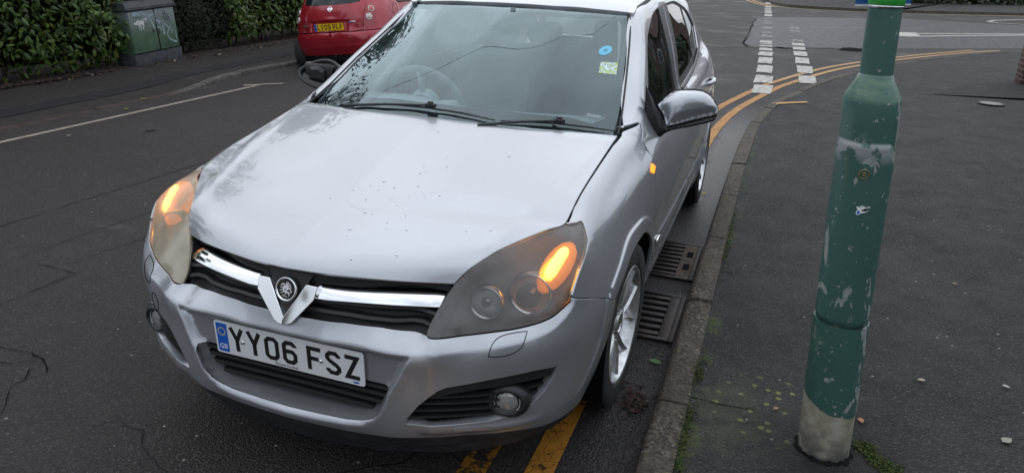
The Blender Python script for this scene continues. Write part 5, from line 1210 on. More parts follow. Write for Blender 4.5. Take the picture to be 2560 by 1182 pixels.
pobj('roof_lining', panel(E_R, sym_outline([(0, .97), (.35, 1.0), (.50, 1.06), (.51, 1.6), (.51, 2.8), (0, 2.95)]), h=.15, hb=.08, off=-.035, depth=0, gap=0), IL, car)
b = MB(); b.box((.03, .86, 1.318), (.23, .03, .07), Matrix.Rotation(R(15), 3, 'X'), .02); b.tube([(.03, .87, 1.34), (.03, .84, 1.37)], .012, 8); b.build('rear_view_mirror', ID, car, auto=50)
b = MB(); b.box((0, 1.55, .30), (1.5, 2.5, .04)); b.box((0, .62, .58), (.26, .5, .42), bev=.04); b.build('cabin_floor', ID, car)

# ---- tailgate, rear glass and rear bumper
RR = [(0, 3.06, 1.38), (.3, 3.05, 1.372), (.52, 3.02, 1.34), (0, 3.16, 1.25), (.4, 3.13, 1.24), (.57, 3.06, 1.22), (0, 3.27, 1.05), (.4, 3.24, 1.04), (.62, 3.15, 1.03), (0, 3.31, .9), (.45, 3.28, .9), (.70, 3.18, .9), (0, 3.32, .6), (.45, 3.29, .6), (.73, 3.2, .6), (0, 3.34, .4), (.45, 3.32, .4), (.73, 3.21, .4)]
Pr = half(RR); TE = TPS(Pr[:, 0], Pr[:, 2], Pr[:, 1], 1, 1e-6)
E_T = Env(lambda u, v: np.stack([u, TE(u, v), v], 1), None, 1.0, lambda p: np.stack([0*p[:, 0], 1+0*p[:, 0], 0*p[:, 0]], 1))
rg = sym_outline([(0, 1.03), (.54, 1.04), (.50, 1.28), (.42, 1.325), (0, 1.335)])
tg = pobj('tailgate', panel(E_T, sym_outline([(0, .62), (.56, .62), (.60, .9), (.595, 1.05), (.545, 1.25), (.51, 1.345), (0, 1.375)]), [rg], h=.06, hb=.03), PT, car)
pobj('rear_window', panel(E_T, rg, h=.1, hb=.04, depth=0, off=-.01), MT['side_glass'], tg)
pobj('rear_bumper', panel(E_T, sym_outline([(0, .30), (.70, .30), (.72, .6), (0, .61)]), h=.07, hb=.03), PT, car)
for s in (1, -1): 
    d = panel(E_T, np.array([(.60, .62), (.71, .63), (.69, .95), (.62, 1.0)]), h=.04, hb=.02); pobj('rear_lamp', d, pmat('rear_lamp_red', (.35, .01, .01), .2, coat=1), car, s < 0)

# ================================================================ things on the pavement
# ---- leaning green lamp post with a wide base and peeling paint
PB = np.array([1.566, -.192, .072])
def pax(z): return Vector((PB[0]-.0635*(z-.072), PB[1]-.004*(z-.072), z))
m = pmat('peeling_green_paint', (.03, .12, .10), .42, coat=.25, coat_rough=.2); n = NT(m); p = n.pos(); xyz = n.sep(p)
a1 = n.noise(n.scale(p, 1, 1, .55), 11, 5, .55, .8); a2 = n.noise(p, 46, 4, .6); lowz = n.rng(xyz[2], .30, .62, .055, 0); sidex = n.rng(xyz[0], 1.50, 1.58, 0, .035)
chip = n.math('ADD', n.rng(n.math('ADD', n.math('ADD', a1, sidex), n.math('MULTIPLY', lowz, .6)), .615, .626), n.rng(a2, .655, .668)); chip.node.use_clamp = True
halo = n.rng(n.math('ADD', a1, n.math('MULTIPLY', lowz, .8)), .58, .615)
g = n.mix(n.rng(n.noise(p, 5, 4), .3, .7), (.038, .102, .085), (.052, .126, .106)); g = n.mix(n.math('MULTIPLY', n.rng(n.noise(n.scale(p, 1, 1, .3), 30, 4), .55, .75), .35), g, (.03, .11, .09))
sh_ = n.math('MULTIPLY', n.rng(xyz[2], 1.245, 1.262), n.rng(xyz[2], 1.325, 1.312)); g = n.mix(n.math('MULTIPLY', sh_, n.rng(n.noise(n.scale(p, 1, 1, 3), 16, 5, .7), .40, .62)), g, (.16, .23, .13)); g = n.mix(n.math('MULTIPLY', sh_, .35), g, (.045, .15, .115))
g = n.mix(n.math('MULTIPLY', halo, .5), g, (.12, .20, .16)); g = n.mix(chip, g, n.mix(n.rng(a2, .4, .6), (.20, .24, .235), (.30, .31, .29)))
brd = n.math('MULTIPLY', n.rng(xyz[2], 1.075, 1.11), n.rng(n.noise(p, 19, 5, .6, .6), .47, .50)); brd = n.math('MULTIPLY', brd, n.rng(xyz[2], 1.142, 1.138)); g = n.mix(brd, g, (.26, .28, .285))
n.col(g); n.rou(n.rng(chip, 0, 1, .40, .7)); n.bump(n.math('SUBTRACT', n.math('MULTIPLY', n.noise(p, 120, 3), .25), chip), .6, .002); GREEN = m
m = pmat('bare_post_foot', (.3, .29, .25), .85); n = NT(m); p = n.pos(); nz = n.noise(p, 14, 6, .7); g = n.ramp(nz, [(.28, (.14, .13, .09)), (.48, (.29, .27, .20)), (.62, (.40, .38, .31)), (.78, (.50, .475, .41))]); zz_ = n.sep(p)[2]
g = n.mix(n.math('MULTIPLY', n.rng(zz_, .20, .08), n.rng(n.noise(p, 22, 4), .35, .55)), g, (.07, .07, .07)); n.col(g); n.bump(nz, .35, .004); FOOTM = m
post = thing('lamp_post', 'green steel lamp post with a stepped wide base, peeling paint and a pale bare foot', 'lamp post', (PB[0], PB[1], PB[2]))
def pl(z, r): return [(pax(z)-Vector(PB))+Vector((r*math.cos(a), r*math.sin(a), 0)) for a in np.linspace(0, 2*math.pi, 48, endpoint=False)]
def ploft(name, zr, mat, parent=post, sm=True): return MB().loft([pl(z, r) for z, r in zr]).build(name, mat, parent, auto=40)
V = []; rgp = random.Random(5); jag = [rgp.uniform(-.006, .010) for _ in range(48)]; jag = [(jag[i-1]+jag[i]+jag[(i+1) % 48])/3-.035*math.cos(i*2*math.pi/48+.9) for i in range(48)]
r0 = pl(.0, .0815); r1 = pl(.16, .0815); r2 = [v+Vector((-.0635*j, 0, j)) for v, j in zip(pl(.283, .0815), jag)]
MB().loft([r0, r1, r2]).build('bare_foot', FOOTM, post, auto=40)
r3 = [v+Vector((-.0635*j, 0, j)) for v, j in zip(pl(.281, .0832), jag)]; b = MB(); b.loft([r3, pl(.36, .083), pl(.55, .0815), pl(.566, .081)]).build('lower_sleeve', GREEN, post, auto=40)
ploft('base_column', [(.560, .0775), (.9, .0765), (1.20, .0760), (1.244, .0765), (1.262, .0735), (1.305, .049), (1.318, .045), (1.320, .043)], GREEN)
ploft('shaft', [(1.31, .0430), (1.8, .0425), (2.6, .041), (4.2, .038), (5.6, .034)], GREEN)
# ragged dark joint where the post leaves the tarmac
rgd = random.Random(9); V = []; F = []; NR = 40
for i in range(NR):
    a = 2*math.pi*i/NR; ro = .090+rgd.uniform(-.003, .010); V += [(.0835*math.cos(a), .0835*math.sin(a), .012+rgd.uniform(-.003, .006)), (ro*math.cos(a), ro*math.sin(a), .0035)]
    j = (i+1) % NR; F.append((2*i, 2*i+1, 2*j+1, 2*j))
mobj('dirt_collar', V, F, pmat('damp_dirt', (.010, .009, .009), .9, spec=.1), post)
# access door: curved plate with rounded corners, lock
dz0, dz1, da = .572, 1.137, R(80); fac = R(-98)
V = []; F = []; NU, NV = 30, 34
for j in range(NV+1):
    z = dz0+(dz1-dz0)*j/NV
    for i in range(NU+1):
        t = (i/NU*2-1); lim = 1.0; e = min(z-dz0, dz1-z); rc = .035
        lim = 1-(rc-math.sqrt(max(0, rc*rc-(rc-e)**2)))/(.08*da) if e < rc else 1.0
        a = fac+t*da*lim; zz = z-(.012*math.cos(t*1.4) if j == 0 else 0)
        V.append((pax(zz)-Vector(PB))+Vector((.0800*math.cos(a), .0800*math.sin(a), 0)))
for j in range(NV):
    for i in range(NU): a = j*(NU+1)+i; F.append((a, a+1, a+NU+2, a+NU+1))
door = mobj('access_door', V, F, GREEN, post); sm = door.modifiers.new('thick', 'SOLIDIFY'); sm.thickness = .004; sm.offset = -1
lc = pax(1.052)-Vector(PB)+Vector((.0805*math.cos(R(-92)), .0805*math.sin(R(-92)), 0)); ld = Vector((math.cos(R(-92)), math.sin(R(-92)), 0))
b = MB(); b.lathe([(.0145, -.002), (.0145, .001), (.012, .0015), (.0105, -.001), (.009, -.002), (.0055, -.001), (.0055, .003), (.003, .0032), (.003, .001), (0, .001)], 24, axis_xf(lc, ld), True); b.build('door_lock', pmat('dull_brass', (.22, .19, .10), .45, .7), door, True)
# sign strapped on, its foot just inside the picture
sg = thing('strapped_sign', 'blue white-edged sign strapped to the top of the green lamp post', 'sign', tuple(pax(1.492)))
b = MB(); b.prism([(-.073, .0), (.066, .008), (.066, .40), (-.073, .392)], .004, Matrix(((1, 0, 0, 0), (0, 0, -1, .05), (0, 1, 0, .002), (0, 0, 0, 1)))); b.build('board', pmat('sign_blue', (.015, .10, .36), .4), sg)
b = MB(); b.prism([(-.073, .0), (.066, .008), (.066, .0125), (-.073, .0045)], .0012, Matrix(((1, 0, 0, 0), (0, 0, -1, .0455), (0, 1, 0, .002), (0, 0, 0, 1)))); b.build('white_edge', MT['white'], sg)
b = MB(); b.lathe([(.0445, .018), (.0450, .010), (.0460, .012), (.0460, .07), (.0445, .07)], 40, Matrix.Identity(4)); b.build('green_band', pmat('band_green', (.03, .30, .04), .35), sg, True)
b = MB(); b.lathe([(.0442, .003), (.0448, .003), (.0448, .0115), (.0442, .0115)], 40); b.build('steel_band', MT['satin_chrome'], sg, True)
# small bird sticker
stk = thing('bird_sticker', 'small white, black and blue bird sticker on the lamp post door', 'sticker', tuple(pax(.948)+Vector((.0826*math.cos(R(-86)), .0826*math.sin(R(-86)), 0))), rot=(R(90), 0, R(4)))
def stick(name, P, z, mat, par):
    b = MB(); P = np.array(P)*.0011; n_ = len(P)
    V = [(x, y, z-(x*x)/.165) for x, y in P]; from mathutils.geometry import tessellate_polygon as tp
    T = tp([[Vector((x, y, 0)) for x, y in P]]); b.add(V, [t if (P[t[1]]-P[t[0]])[0]*(P[t[2]]-P[t[0]])[1]-(P[t[1]]-P[t[0]])[1]*(P[t[2]]-P[t[0]])[0] > 0 else t[::-1] for t in T]); return b.build(name, mat, par)
stick('white_outline', [(-15, -6), (-13, -13), (-7, -14), (-3, -8), (4, -7), (12, -3), (15, 3), (17, 11), (12, 12), (8, 8), (2, 12), (-6, 12), (-8, 8), (-15, 9), (-16, 5), (-11, 2)], .0010, MT['white'], stk)
stick('black_wing', [(-4, 2), (2, 2), (6, 6), (10, 5), (14, 10), (15, 4), (11, -1), (4, -3), (-1, -1)], .0014, MT['plate_black'], stk)
stick('blue_body', [(-13, -5), (-11, -11), (-7, -12), (-5, -6), (-8, -1)], .0014, MT['plate_blue'], stk)

# ---- gully gratings beside the kerb
m = pmat('rusty_iron', (.03, .024, .02), .55, .35); n = NT(m); p = n.pos(); nz = n.noise(p, 22, 6, .7); n.col(n.ramp(nz, [(.3, (.008, .007, .007)), (.5, (.022, .017, .015)), (.68, (.055, .036, .026)), (.82, (.085, .058, .04))])); n.bump(nz, .5, .004); IRON = m
m = pmat('silted_iron', (.1, .07, .05), .85); n = NT(m); nz = n.noise(n.pos(), 30, 5, .7); n.col(n.ramp(nz, [(.35, (.028, .02, .016)), (.6, (.105, .075, .055))])); SILT = m
def grate(label, x0, x1, y0, y1, nb, solid, skew, silt):
    o = thing('drain_grate', label, 'drain grate', ((x0+x1)/2, (y0+y1)/2, .0), 'drain grates by the kerb'); cx, cy = (x0+x1)/2, (y0+y1)/2
    b = MB(); b.box((0, 0, .0015), (x1-x0-.01, y1-y0-.01, .003)); b.build('pit_dark', MT['void'], o)  # black plate laid on the road stands in for the dark hole
    w, d = x1-x0, y1-y0; b = MB(); 
    for c, s_ in (((-w/2+.012, 0, .008), (.024, d, .012)), ((w/2-.012, 0, .008), (.024, d, .012)), ((0, -d/2+.012, .008), (w-.048, .024, .012)), ((0, d/2-.012, .008), (w-.048, .024, .012))): b.box(c, s_, bev=.003)
    b.build('frame', IRON, o)
    sx = w/2-.024-solid; b = MB(); b.box(((sx+w/2-.024)/2, 0, .007), (w/2-.024-sx, d-.05, .010), bev=.003); b.build('solid_edge', SILT if silt else IRON, o)
    b = MB(); st_ = (d-.05)/nb
    for k in range(nb): b.box(((-w/2+.024+sx)/2, -d/2+.025+st_*(k+.5), .007), (sx+w/2-.024, st_*.48, .011), Matrix.Rotation(skew, 3, 'Z'), .003)
    b.build('bars', IRON, o)
    if silt:
        b = MB()
        for yy in (-.10, .09): b.box((w/2-.055, yy, .0125), (.035, .085, .002))
        b.build('lifting_slot', MT['void'], o)
    return o
grate('iron drain grate with a silted brown edge, farther along the kerb', .69, .976, 1.17, 1.715, 8, .075, R(2), True)
grate('dark iron drain grate beside the front wheel of the silver car', .69, .974, .455, .955, 7, .05, R(2), False)
wc = thing('water_cover', 'small round metal water cover set in the tarmac pavement', 'cover', (3.88, 8.19, pz(3.88, 8.19)+.002))
b = MB(); b.lathe([(.150, -.002), (.150, .002), (.128, .002), (.126, .000)], 36, closed=True); b.build('rim', IRON, wc, auto=40)
m = pmat('worn_steel', (.22, .22, .22), .5, .5); b = MB(); b.lathe([(.125, -.002), (.125, .0005), (0, .0005)], 36); [b.box((x, 0, .001), (.018, 2*math.sqrt(.115**2-x*x), .002)) for x in (-.075, -.025, .025, .075)]; b.build('lid', m, wc)

# ---- brick pier at the right edge
m = pmat('red_brick', (.2, .06, .04), .85); n = NT(m); p = n.obj()
bk = n.n('ShaderNodeTexBrick'); bk.inputs['Scale'].default_value = 1.0; bk.inputs['Mortar Size'].default_value = .010; bk.inputs['Brick Width'].default_value = .225; bk.inputs['Row Height'].default_value = .075
bk.inputs['Color1'].default_value = (.085, .034, .025, 1); bk.inputs['Color2'].default_value = (.045, .022, .018, 1); bk.inputs['Mortar'].default_value = (.22, .19, .16, 1)
cx_ = n.sep(p); cmb = n.n('ShaderNodeCombineXYZ'); n.l(n.math('ADD', cx_[0], cx_[1]), cmb.inputs[0]); n.l(cx_[2], cmb.inputs[1]); n.l(cmb.outputs[0], bk.inputs['Vector'])
n.col(n.mix(n.math('MULTIPLY', n.noise(p, 18, 5), .6), bk.outputs['Color'], (.06, .03, .025))); n.bump(bk.outputs['Fac'], -.6, .008); BRICK = m
wl = thing('brick_wall', 'red brick garden wall end at the right edge of the pavement', 'wall', (4.76, 10.5, .03))
b = MB(); b.box((.17, .17, .55), (.34, .34, 1.10), bev=.006); b.build('pier', BRICK, wl); b = MB(); b.box((2.4, .18, .42), (4.1, .22, .84), bev=.005); b.build('wall_run', BRICK, wl)
b = MB(); b.box((.17, .17, 1.13), (.42, .42, .06), bev=.012); b.box((2.4, .18, .87), (4.1, .30, .06), bev=.012); b.build('coping', pmat('coping_stone', (.22, .20, .18), .85), wl)

# ================================================================ planting
def leaf_mat(name, stops, rough=.4, coat=.2, trans=.25):
    m = pmat(name, (.05, .1, .02), rough, coat=coat, coat_rough=.25); n = NT(m); ri = n.n('ShaderNodeNewGeometry').outputs['Random Per Island']
    c = n.ramp(ri, stops); nz = n.noise(n.pos(), 1.6, 4); c = n.mix(n.rng(nz, .35, .65, .0, .45), c, tuple(v*.55 for v in stops[1][1])); n.col(c)
    tl = n.n('ShaderNodeBsdfTranslucent'); n.l(c, tl.inputs[0]); mx = n.n('ShaderNodeMixShader'); mx.inputs[0].default_value = trans; n.l(n.b.outputs[0], mx.inputs[1]); n.l(tl.outputs[0], mx.inputs[2]); n.l(mx.outputs[0], n.o.inputs['Surface']); return m
LAUREL = leaf_mat('laurel_leaf', [(0, (.014, .034, .005)), (.3, (.038, .082, .010)), (.65, (.068, .130, .017)), (.93, (.125, .19, .03)), (1, (.20, .17, .025))], .45, .0)
CONIF = leaf_mat('conifer_spray', [(0, (.008, .016, .009)), (.4, (.014, .027, .013)), (.85, (.026, .044, .018)), (1, (.05, .065, .03))], .7, 0, .1)
IVY = leaf_mat('ivy_leaf', [(0, (.009, .022, .008)), (.4, (.020, .044, .013)), (.85, (.038, .072, .02)), (1, (.08, .11, .035))], .35, .3)
TREE_L = leaf_mat('tree_leaf', [(0, (.012, .025, .008)), (.5, (.028, .052, .014)), (1, (.06, .085, .022))], .5, .1, .3)
def leaves(P, N, ln, wd, name, mat, parent, droop=.4, spread=.7, seed=1, curl=.18):
    """one mesh of folded, pointed leaves: P positions, N facing directions"""
    r = np.random.default_rng(seed); k = len(P); N = N+r.normal(0, spread, (k, 3)); N /= np.linalg.norm(N, axis=1)[:, None]
    D = r.normal(0, 1, (k, 3)); D[:, 2] -= droop*1.6; D -= np.sum(D*N, 1)[:, None]*N; D /= np.linalg.norm(D, axis=1)[:, None]; S = np.cross(N, D)
    L = ln*r.uniform(.6, 1.25, k)[:, None]; W = wd*r.uniform(.7, 1.2, k)[:, None]
    tip = P+D*L-N*L*curl; mid = P+D*L*.45+N*L*.03; b_ = P
    l1 = P+D*L*.35+S*W*.5-N*W*.12; l2 = P+D*L*.70+S*W*.42-N*(W*.12+L*curl*.4); r1_ = P+D*L*.35-S*W*.5-N*W*.12; r2_ = P+D*L*.70-S*W*.42-N*(W*.12+L*curl*.4); m2 = P+D*L*.75-N*L*curl*.45
    V = np.stack([b_, l1, l2, tip, r2_, r1_, mid, m2], 1).reshape(-1, 3); o = np.arange(k)[:, None]*8
    q = np.concatenate([o+np.array([[0, 6, 1, 1]]), ], 1)
    F3 = np.concatenate([o+[[0, 6, 1]], o+[[0, 5, 6]], o+[[2, 7, 3]], o+[[7, 4, 3]]]); F4 = np.concatenate([o+[[1, 6, 7, 2]], o+[[6, 5, 4, 7]]])
    me = bpy.data.meshes.new(name); me.vertices.add(len(V)); me.vertices.foreach_set('co', V.ravel().astype(np.float32))
    lo = np.concatenate([F3.ravel(), F4.ravel()]); me.loops.add(len(lo)); me.loops.foreach_set('vertex_index', lo.astype(np.int32))
    st_ = np.concatenate([np.arange(len(F3))*3, len(F3)*3+np.arange(len(F4))*4]); me.polygons.add(len(st_)); me.polygons.foreach_set('loop_start', st_.astype(np.int32))
    me.update(calc_edges=True); me.validate(); me.materials.append(mat); me.polygons.foreach_set('use_smooth', np.ones(len(st_), dtype=bool))
    return link(bpy.data.objects.new(name, me), parent)
rng = np.random.default_rng(11)
def lump(y, z, s): return .10*np.sin(y*2.3+s)+.08*np.sin(z*3.1+y*1.1+s*2)+.05*np.sin(y*5.7+z*4.3)
def hedge(name, label, xf, y0, y1, h, dens, ln, wd, mat, seed, base=.10, depth=.28, spread=.6, droop=.4, back=.9, loc_z=-.09, ends=True):
    o = thing(name, label, 'hedge', ((xf if not callable(xf) else xf((y0+y1)/2))-.4, (y0+y1)/2, loc_z), 'roadside hedges'); r = np.random.default_rng(seed)
    n_ = int(dens*(y1-y0)*h); y = r.uniform(y0, y1, n_); z = base+(h-base)*r.uniform(0, 1, n_)**.92; xb = xf(y) if callable(xf) else xf
    e = np.minimum(y-y0, y1-y)*(1.0 if ends else 99); rnd = np.where(e < .35, (.35-np.maximum(e, 0))**2*.8, 0)
    x = xb+lump(y, z, seed)-r.exponential(.5, n_)*depth-rnd+.10*np.exp(-((z-.5)/.4)**2)-.25*np.clip((.35-z)/.35, 0, 1)
    P = np.stack([x, y, z+loc_z], 1); N = np.stack([np.ones(n_), np.where(y-y0 < .3, -.5, 0.)*ends, .25+0*y], 1)
    if ends:   # leaves on the near end
        m_ = int(dens*back*h*.8); xe = r.uniform(-back, -.1, m_)+(xf(y0) if callable(xf) else xf); ze = base+(h-base)*r.uniform(0, 1, m_); ye = y0+.05+lump(xe, ze, seed)*.7+r.exponential(.5, m_)*depth
        P = np.r_[P, np.stack([xe, ye, ze+loc_z], 1)]; N = np.r_[N, np.stack([.3+0*xe, -1+0*xe, .25+0*xe], 1)]
    m_ = int(dens*.6*back*(y1-y0)); xt = r.uniform(-back, 0, m_); yt = r.uniform(y0, y1, m_); P = np.r_[P, np.stack([xt+(xf(yt) if callable(xf) else xf), yt, h+loc_z+lump(xt, yt, seed)-r.exponential(.4, m_)*depth], 1)]; N = np.r_[N, np.tile([.2, 0, 1.], (m_, 1))]
    P = P-np.array(o.location); lv = leaves(P, N, ln, wd, 'foliage', mat, o, droop, spread, seed)
    # inside: a lumpy backing core painted dark as inner shade, and bare stems at the foot
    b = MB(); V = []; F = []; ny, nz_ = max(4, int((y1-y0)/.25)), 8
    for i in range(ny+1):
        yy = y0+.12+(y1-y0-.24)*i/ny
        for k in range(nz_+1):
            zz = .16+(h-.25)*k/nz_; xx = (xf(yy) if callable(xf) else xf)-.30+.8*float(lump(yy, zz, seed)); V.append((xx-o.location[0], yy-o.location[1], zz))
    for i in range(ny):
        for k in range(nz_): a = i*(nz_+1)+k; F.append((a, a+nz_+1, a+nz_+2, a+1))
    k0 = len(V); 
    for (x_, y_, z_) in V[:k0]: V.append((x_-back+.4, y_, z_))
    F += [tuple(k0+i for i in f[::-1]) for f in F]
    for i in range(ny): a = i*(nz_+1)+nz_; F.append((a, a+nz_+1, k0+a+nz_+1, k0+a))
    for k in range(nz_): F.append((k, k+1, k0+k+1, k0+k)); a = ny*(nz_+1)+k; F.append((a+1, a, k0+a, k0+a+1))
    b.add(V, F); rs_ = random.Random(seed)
    b.build('shade_core', pmat('hedge_shade', (.010, .012, .006), 1.0, spec=.0), o, True)
    for k in range(int((y1-y0)*2.2)):
        yy = rs_.uniform(y0+.1, y1-.1)-o.location[1]; xx = (xf(yy+o.location[1]) if callable(xf) else xf)-o.location[0]-rs_.uniform(.25, .5)
        c = MB(); c.tube([(xx, yy, -.02), (xx+rs_.uniform(-.05, .05), yy+rs_.uniform(-.08, .08), .25), (xx+rs_.uniform(-.1, .1), yy+rs_.uniform(-.15, .15), .55)], [.018, .015, .010], 6); c.build('stem', STEM, o, True)
    return o
m = pmat('hedge_stem', (.05, .038, .028), .9); STEM = m
hedge('laurel_hedge', 'glossy green laurel hedge left of the utility cabinet, with broad leaves', lambda y: -7.90+.03*(y-4), -.5, 6.05, 2.6, 520, .110, .050, LAUREL, 3, base=.06)
hedge('conifer_hedge', 'dark fine-leaved conifer hedge right of the utility cabinet', lambda y: -8.12-.02*(y-7), 6.6, 8.55, 2.6, 2600, .060, .016, CONIF, 5, base=.05, depth=.20, spread=.9)
hedge('evergreen_hedge', 'mid green evergreen hedge behind the red car', lambda y: -8.15-.10*(y-8.4), 8.3, 15.5, 2.6, 520, .105, .052, LAUREL, 8, base=.16, ends=False)
# fallen leaf litter under the hedges
r = np.random.default_rng(4); k = 1500; y = r.uniform(-.5, 14, k); x = -7.62-r.exponential(.16, k)*1.4-.035*np.maximum(y-8, 0); P = np.stack([x, y, -.078+r.uniform(0, .02, k)], 1)
LIT = leaf_mat('dead_leaf', [(0, (.022, .012, .008)), (.4, (.055, .028, .016)), (.8, (.10, .052, .028)), (.95, (.16, .10, .05)), (1, (.30, .26, .20))], .8, 0, .05)
lit = leaves(P, np.tile([0, 0, 1.], (k, 1)), .07, .035, 'leaf_litter', LIT, None, 0., .25, 6, .05); stuff(lit)
flat('hedge_bed', [(-7.70, -12), (-7.66, 3), (-7.72, 5.6), (-7.80, 7), (-7.85, 8.5), (-8.1, 11), (-8.6, 16), (-8.6, 60), (-14, 60), (-14, -12)], -.088, earth)
# ivy bank across the junction
def fkx(y): return y
iv = thing('ivy_hedge', 'low ivy covered hedge along the far pavement across the junction', 'hedge', (12, 42, .1)); r = np.random.default_rng(9); k = 9000
t = r.uniform(0, 1, k); px_ = 5.5+24*t**1.15; py_ = 40.2+.56*(px_-7)+np.sin(px_*1.7)*.15; z = 2.2*r.uniform(0, 1, k)**1.1
P = np.stack([px_+.12*np.sin(z*5), py_+r.exponential(.12, k)+.2*z-.25*np.sin(z*1.6), z+.12], 1)-np.array([12, 42, .1]); leaves(P, np.tile([-.4, -1, .35], (k, 1)), .24, .17, 'foliage', IVY, iv, .3, .5, 3)
b = MB(); b.add([(5.6-12, 40.0-42, 0), (30-12, 53.6-42, 0), (30-12, 54.2-42, 2.1), (5.6-12, 40.6-42, 2.1), (5.6-12, 43-42, 0), (30-12, 56-42, 0), (30-12, 56-42, 2.1), (5.6-12, 43-42, 2.1)], [(0, 1, 2, 3), (3, 2, 6, 7), (0, 3, 7, 4), (1, 5, 6, 2)]); b.build('shade_core', pmat('ivy_shade', (.010, .013, .007), 1, spec=0), iv)  # backing painted near black as the shade behind the ivy leaves

# trees over the hedge, seen in the car's glass and paint
def tree(label, x, y, h, cr_, seed, nl=5200, ls=.20, lean=(0, 0)):
    o = thing('tree', label, 'tree', (x, y, -.1), group='street trees'); r = np.random.default_rng(seed); b = MB()
    tp_ = [(lean[0]*t*t, lean[1]*t*t, h*.72*t) for t in (0, .25, .5, .75, 1)]; b.tube(tp_, [.20, .17, .14, .10, .05], 10); b.build('trunk', STEM, o, True)
    cs = []
    for k in range(13):
        a = r.uniform(0, 6.28); zz = h*r.uniform(.38, .92); rr = cr_*r.uniform(.25, .95)*(1.1-abs(zz/h-.6)); c = np.array([lean[0]*zz/h+rr*math.cos(a), lean[1]*zz/h+rr*math.sin(a), zz]); cs.append((c, cr_*r.uniform(.26, .44)))
        s_ = zz*.62; lb = MB(); lb.tube([(lean[0]*(s_/h)**2, lean[1]*(s_/h)**2, s_), tuple((np.array([0, 0, s_])+c)/2+[0, 0, .12]), tuple(c)], [.06, .04, .015], 6); lb.build('limb', STEM, o, True)
    P = []; N = []
    for c, q in cs:
        d = r.normal(0, 1, (nl//13, 3)); d /= np.linalg.norm(d, axis=1)[:, None]; rad = q*r.uniform(.45, 1.12, (nl//13, 1)); P.append(c+d*rad*[1, 1, .8]); N.append(d)
    leaves(np.concatenate(P), np.concatenate(N), ls, ls*.5, 'crown', TREE_L, o, .5, .8, seed); return o
tree('broad evergreen tree standing behind the laurel hedge', -11.0, 4.2, 6.0, 2.6, 21)
tree('tall loose tree standing behind the conifer hedge', -11.2, 8.7, 8.4, 3.2, 22, 6400)
tree('rounded tree standing behind the far end of the evergreen hedge', -12.0, 15.5, 6.8, 2.9, 23, 4200, .24)
tree('leaning tree overhanging the near end of the laurel hedge', -10.3, .2, 5.2, 2.2, 24, lean=(.8, .3))

# unseen hedge and trees added to darken reflections in paint, chrome and glass
hedge('reflection_hedge', 'unseen hedge added along the right pavement to darken reflections', lambda y: 6.9+0*y, -11, 8.5, 1.9, 60, .22, .14, IVY, 31, base=.05, back=.9, loc_z=.06)
for i_, (x_, y_, h_, c_) in enumerate(((-9.5, -13, 8.5, 3.4), (-3.5, -19, 10, 3.8), (3.5, -18, 9, 3.6), (9.5, -12.5, 8, 3.2))):
    tree(('broad unseen tree added on the left verge behind the viewpoint', 'tall unseen tree added beyond the road behind the viewpoint', 'rounded unseen tree added straight before the silver car front', 'unseen tree added on the right verge behind the viewpoint')[i_], x_, y_, h_, c_, 50+i_, 2600, .42)
# ---- telecom cabinet between the hedges
m = pmat('cabinet_green', (.05, .12, .07), .5); n = NT(m); p = n.obj(); nz = n.noise(p, 6, 6, .65); g = n.ramp(nz, [(.3, (.045, .085, .055)), (.5, (.078, .145, .085)), (.7, (.115, .185, .12))]); zz_ = n.sep(p)[2]
g = n.mix(n.math('MULTIPLY', n.rng(zz_, .45, .78), n.rng(n.noise(p, 4, 4), .25, .45)), g, (.17, .20, .21)); st = n.noise(n.scale(p, 1, 6, .7), 5, 5, .7); g = n.mix(n.math('MULTIPLY', n.rng(st, .58, .75), .5), g, (.12, .16, .13)); n.col(g); CABG = m
m = pmat('cabinet_grey', (.04, .045, .048), .7); n = NT(m); nz = n.noise(n.obj(), 9, 6, .7); n.col(n.ramp(nz, [(.35, (.028, .032, .036)), (.6, (.065, .072, .078)), (.78, (.11, .145, .15))])); CABD = m
cb = thing('utility_cabinet', 'green metal telecom cabinet with two graffiti covered doors on a grey plinth', 'cabinet', (-7.758, 6.34, -.088), rot=(R(-2), R(-2), R(95.0)))
# local: x along the front (0.5 m each way), -y towards the street
W2_ = .515
b = MB(); b.box((0, .17, .10), (1.03, .34, .205), bev=.006); b.build('plinth', CABD, cb)
b = MB(); b.box((0, .175, .51), (.99, .32, .615), bev=.006); b.build('case', CABG, cb)
b = MB(); b.loft([[(sx*(w/2), yy, z) for sx, yy in ((-1, y0_), (1, y0_), (1, y1_), (-1, y1_))] for w, y0_, y1_, z in ((1.02, -.012, .44), (1.04, -.022, .45), (1.03, -.015, .445), (.98, .03, .42))] if False else [[(sx*(w/2), yy, z) for sx, yy in ((-1, y0_), (1, y0_), (1, y1_), (-1, y1_))] for w, y0_, y1_, z in ((1.02, -.012, .36, .818), (1.045, -.022, .37, .828), (1.04, -.020, .368, .862), (.99, .04, .34, .93))]); b.build('lid', CABD, cb)
for k, (a, c, dn) in enumerate(((-.485, .045, 'door'), (.055, .485, 'door'))):
    b = MB(); b.box(((a+c)/2, .009, .510), (c-a, .018, .600), bev=.004); d = b.build(dn, CABG, cb)
    if k == 0: 
        b = MB(); b.box((-.03, -.002, .50), (.03, .010, .06), bev=.003); b.build('lock_plate', CABD, d)
    else:
        b = MB(); b.box((.085, -.002, .47), (.022, .010, .07), bev=.003); b.build('lock_plate', CABD, d)
b = MB(); b.box((0, .002, .812), (1.0, .02, .008)); b.box((.05, .004, .51), (.010, .02, .60)); b.box((0, .002, .206), (1.0, .02, .007)); b.build('shadow_gap', MT['void'], cb)
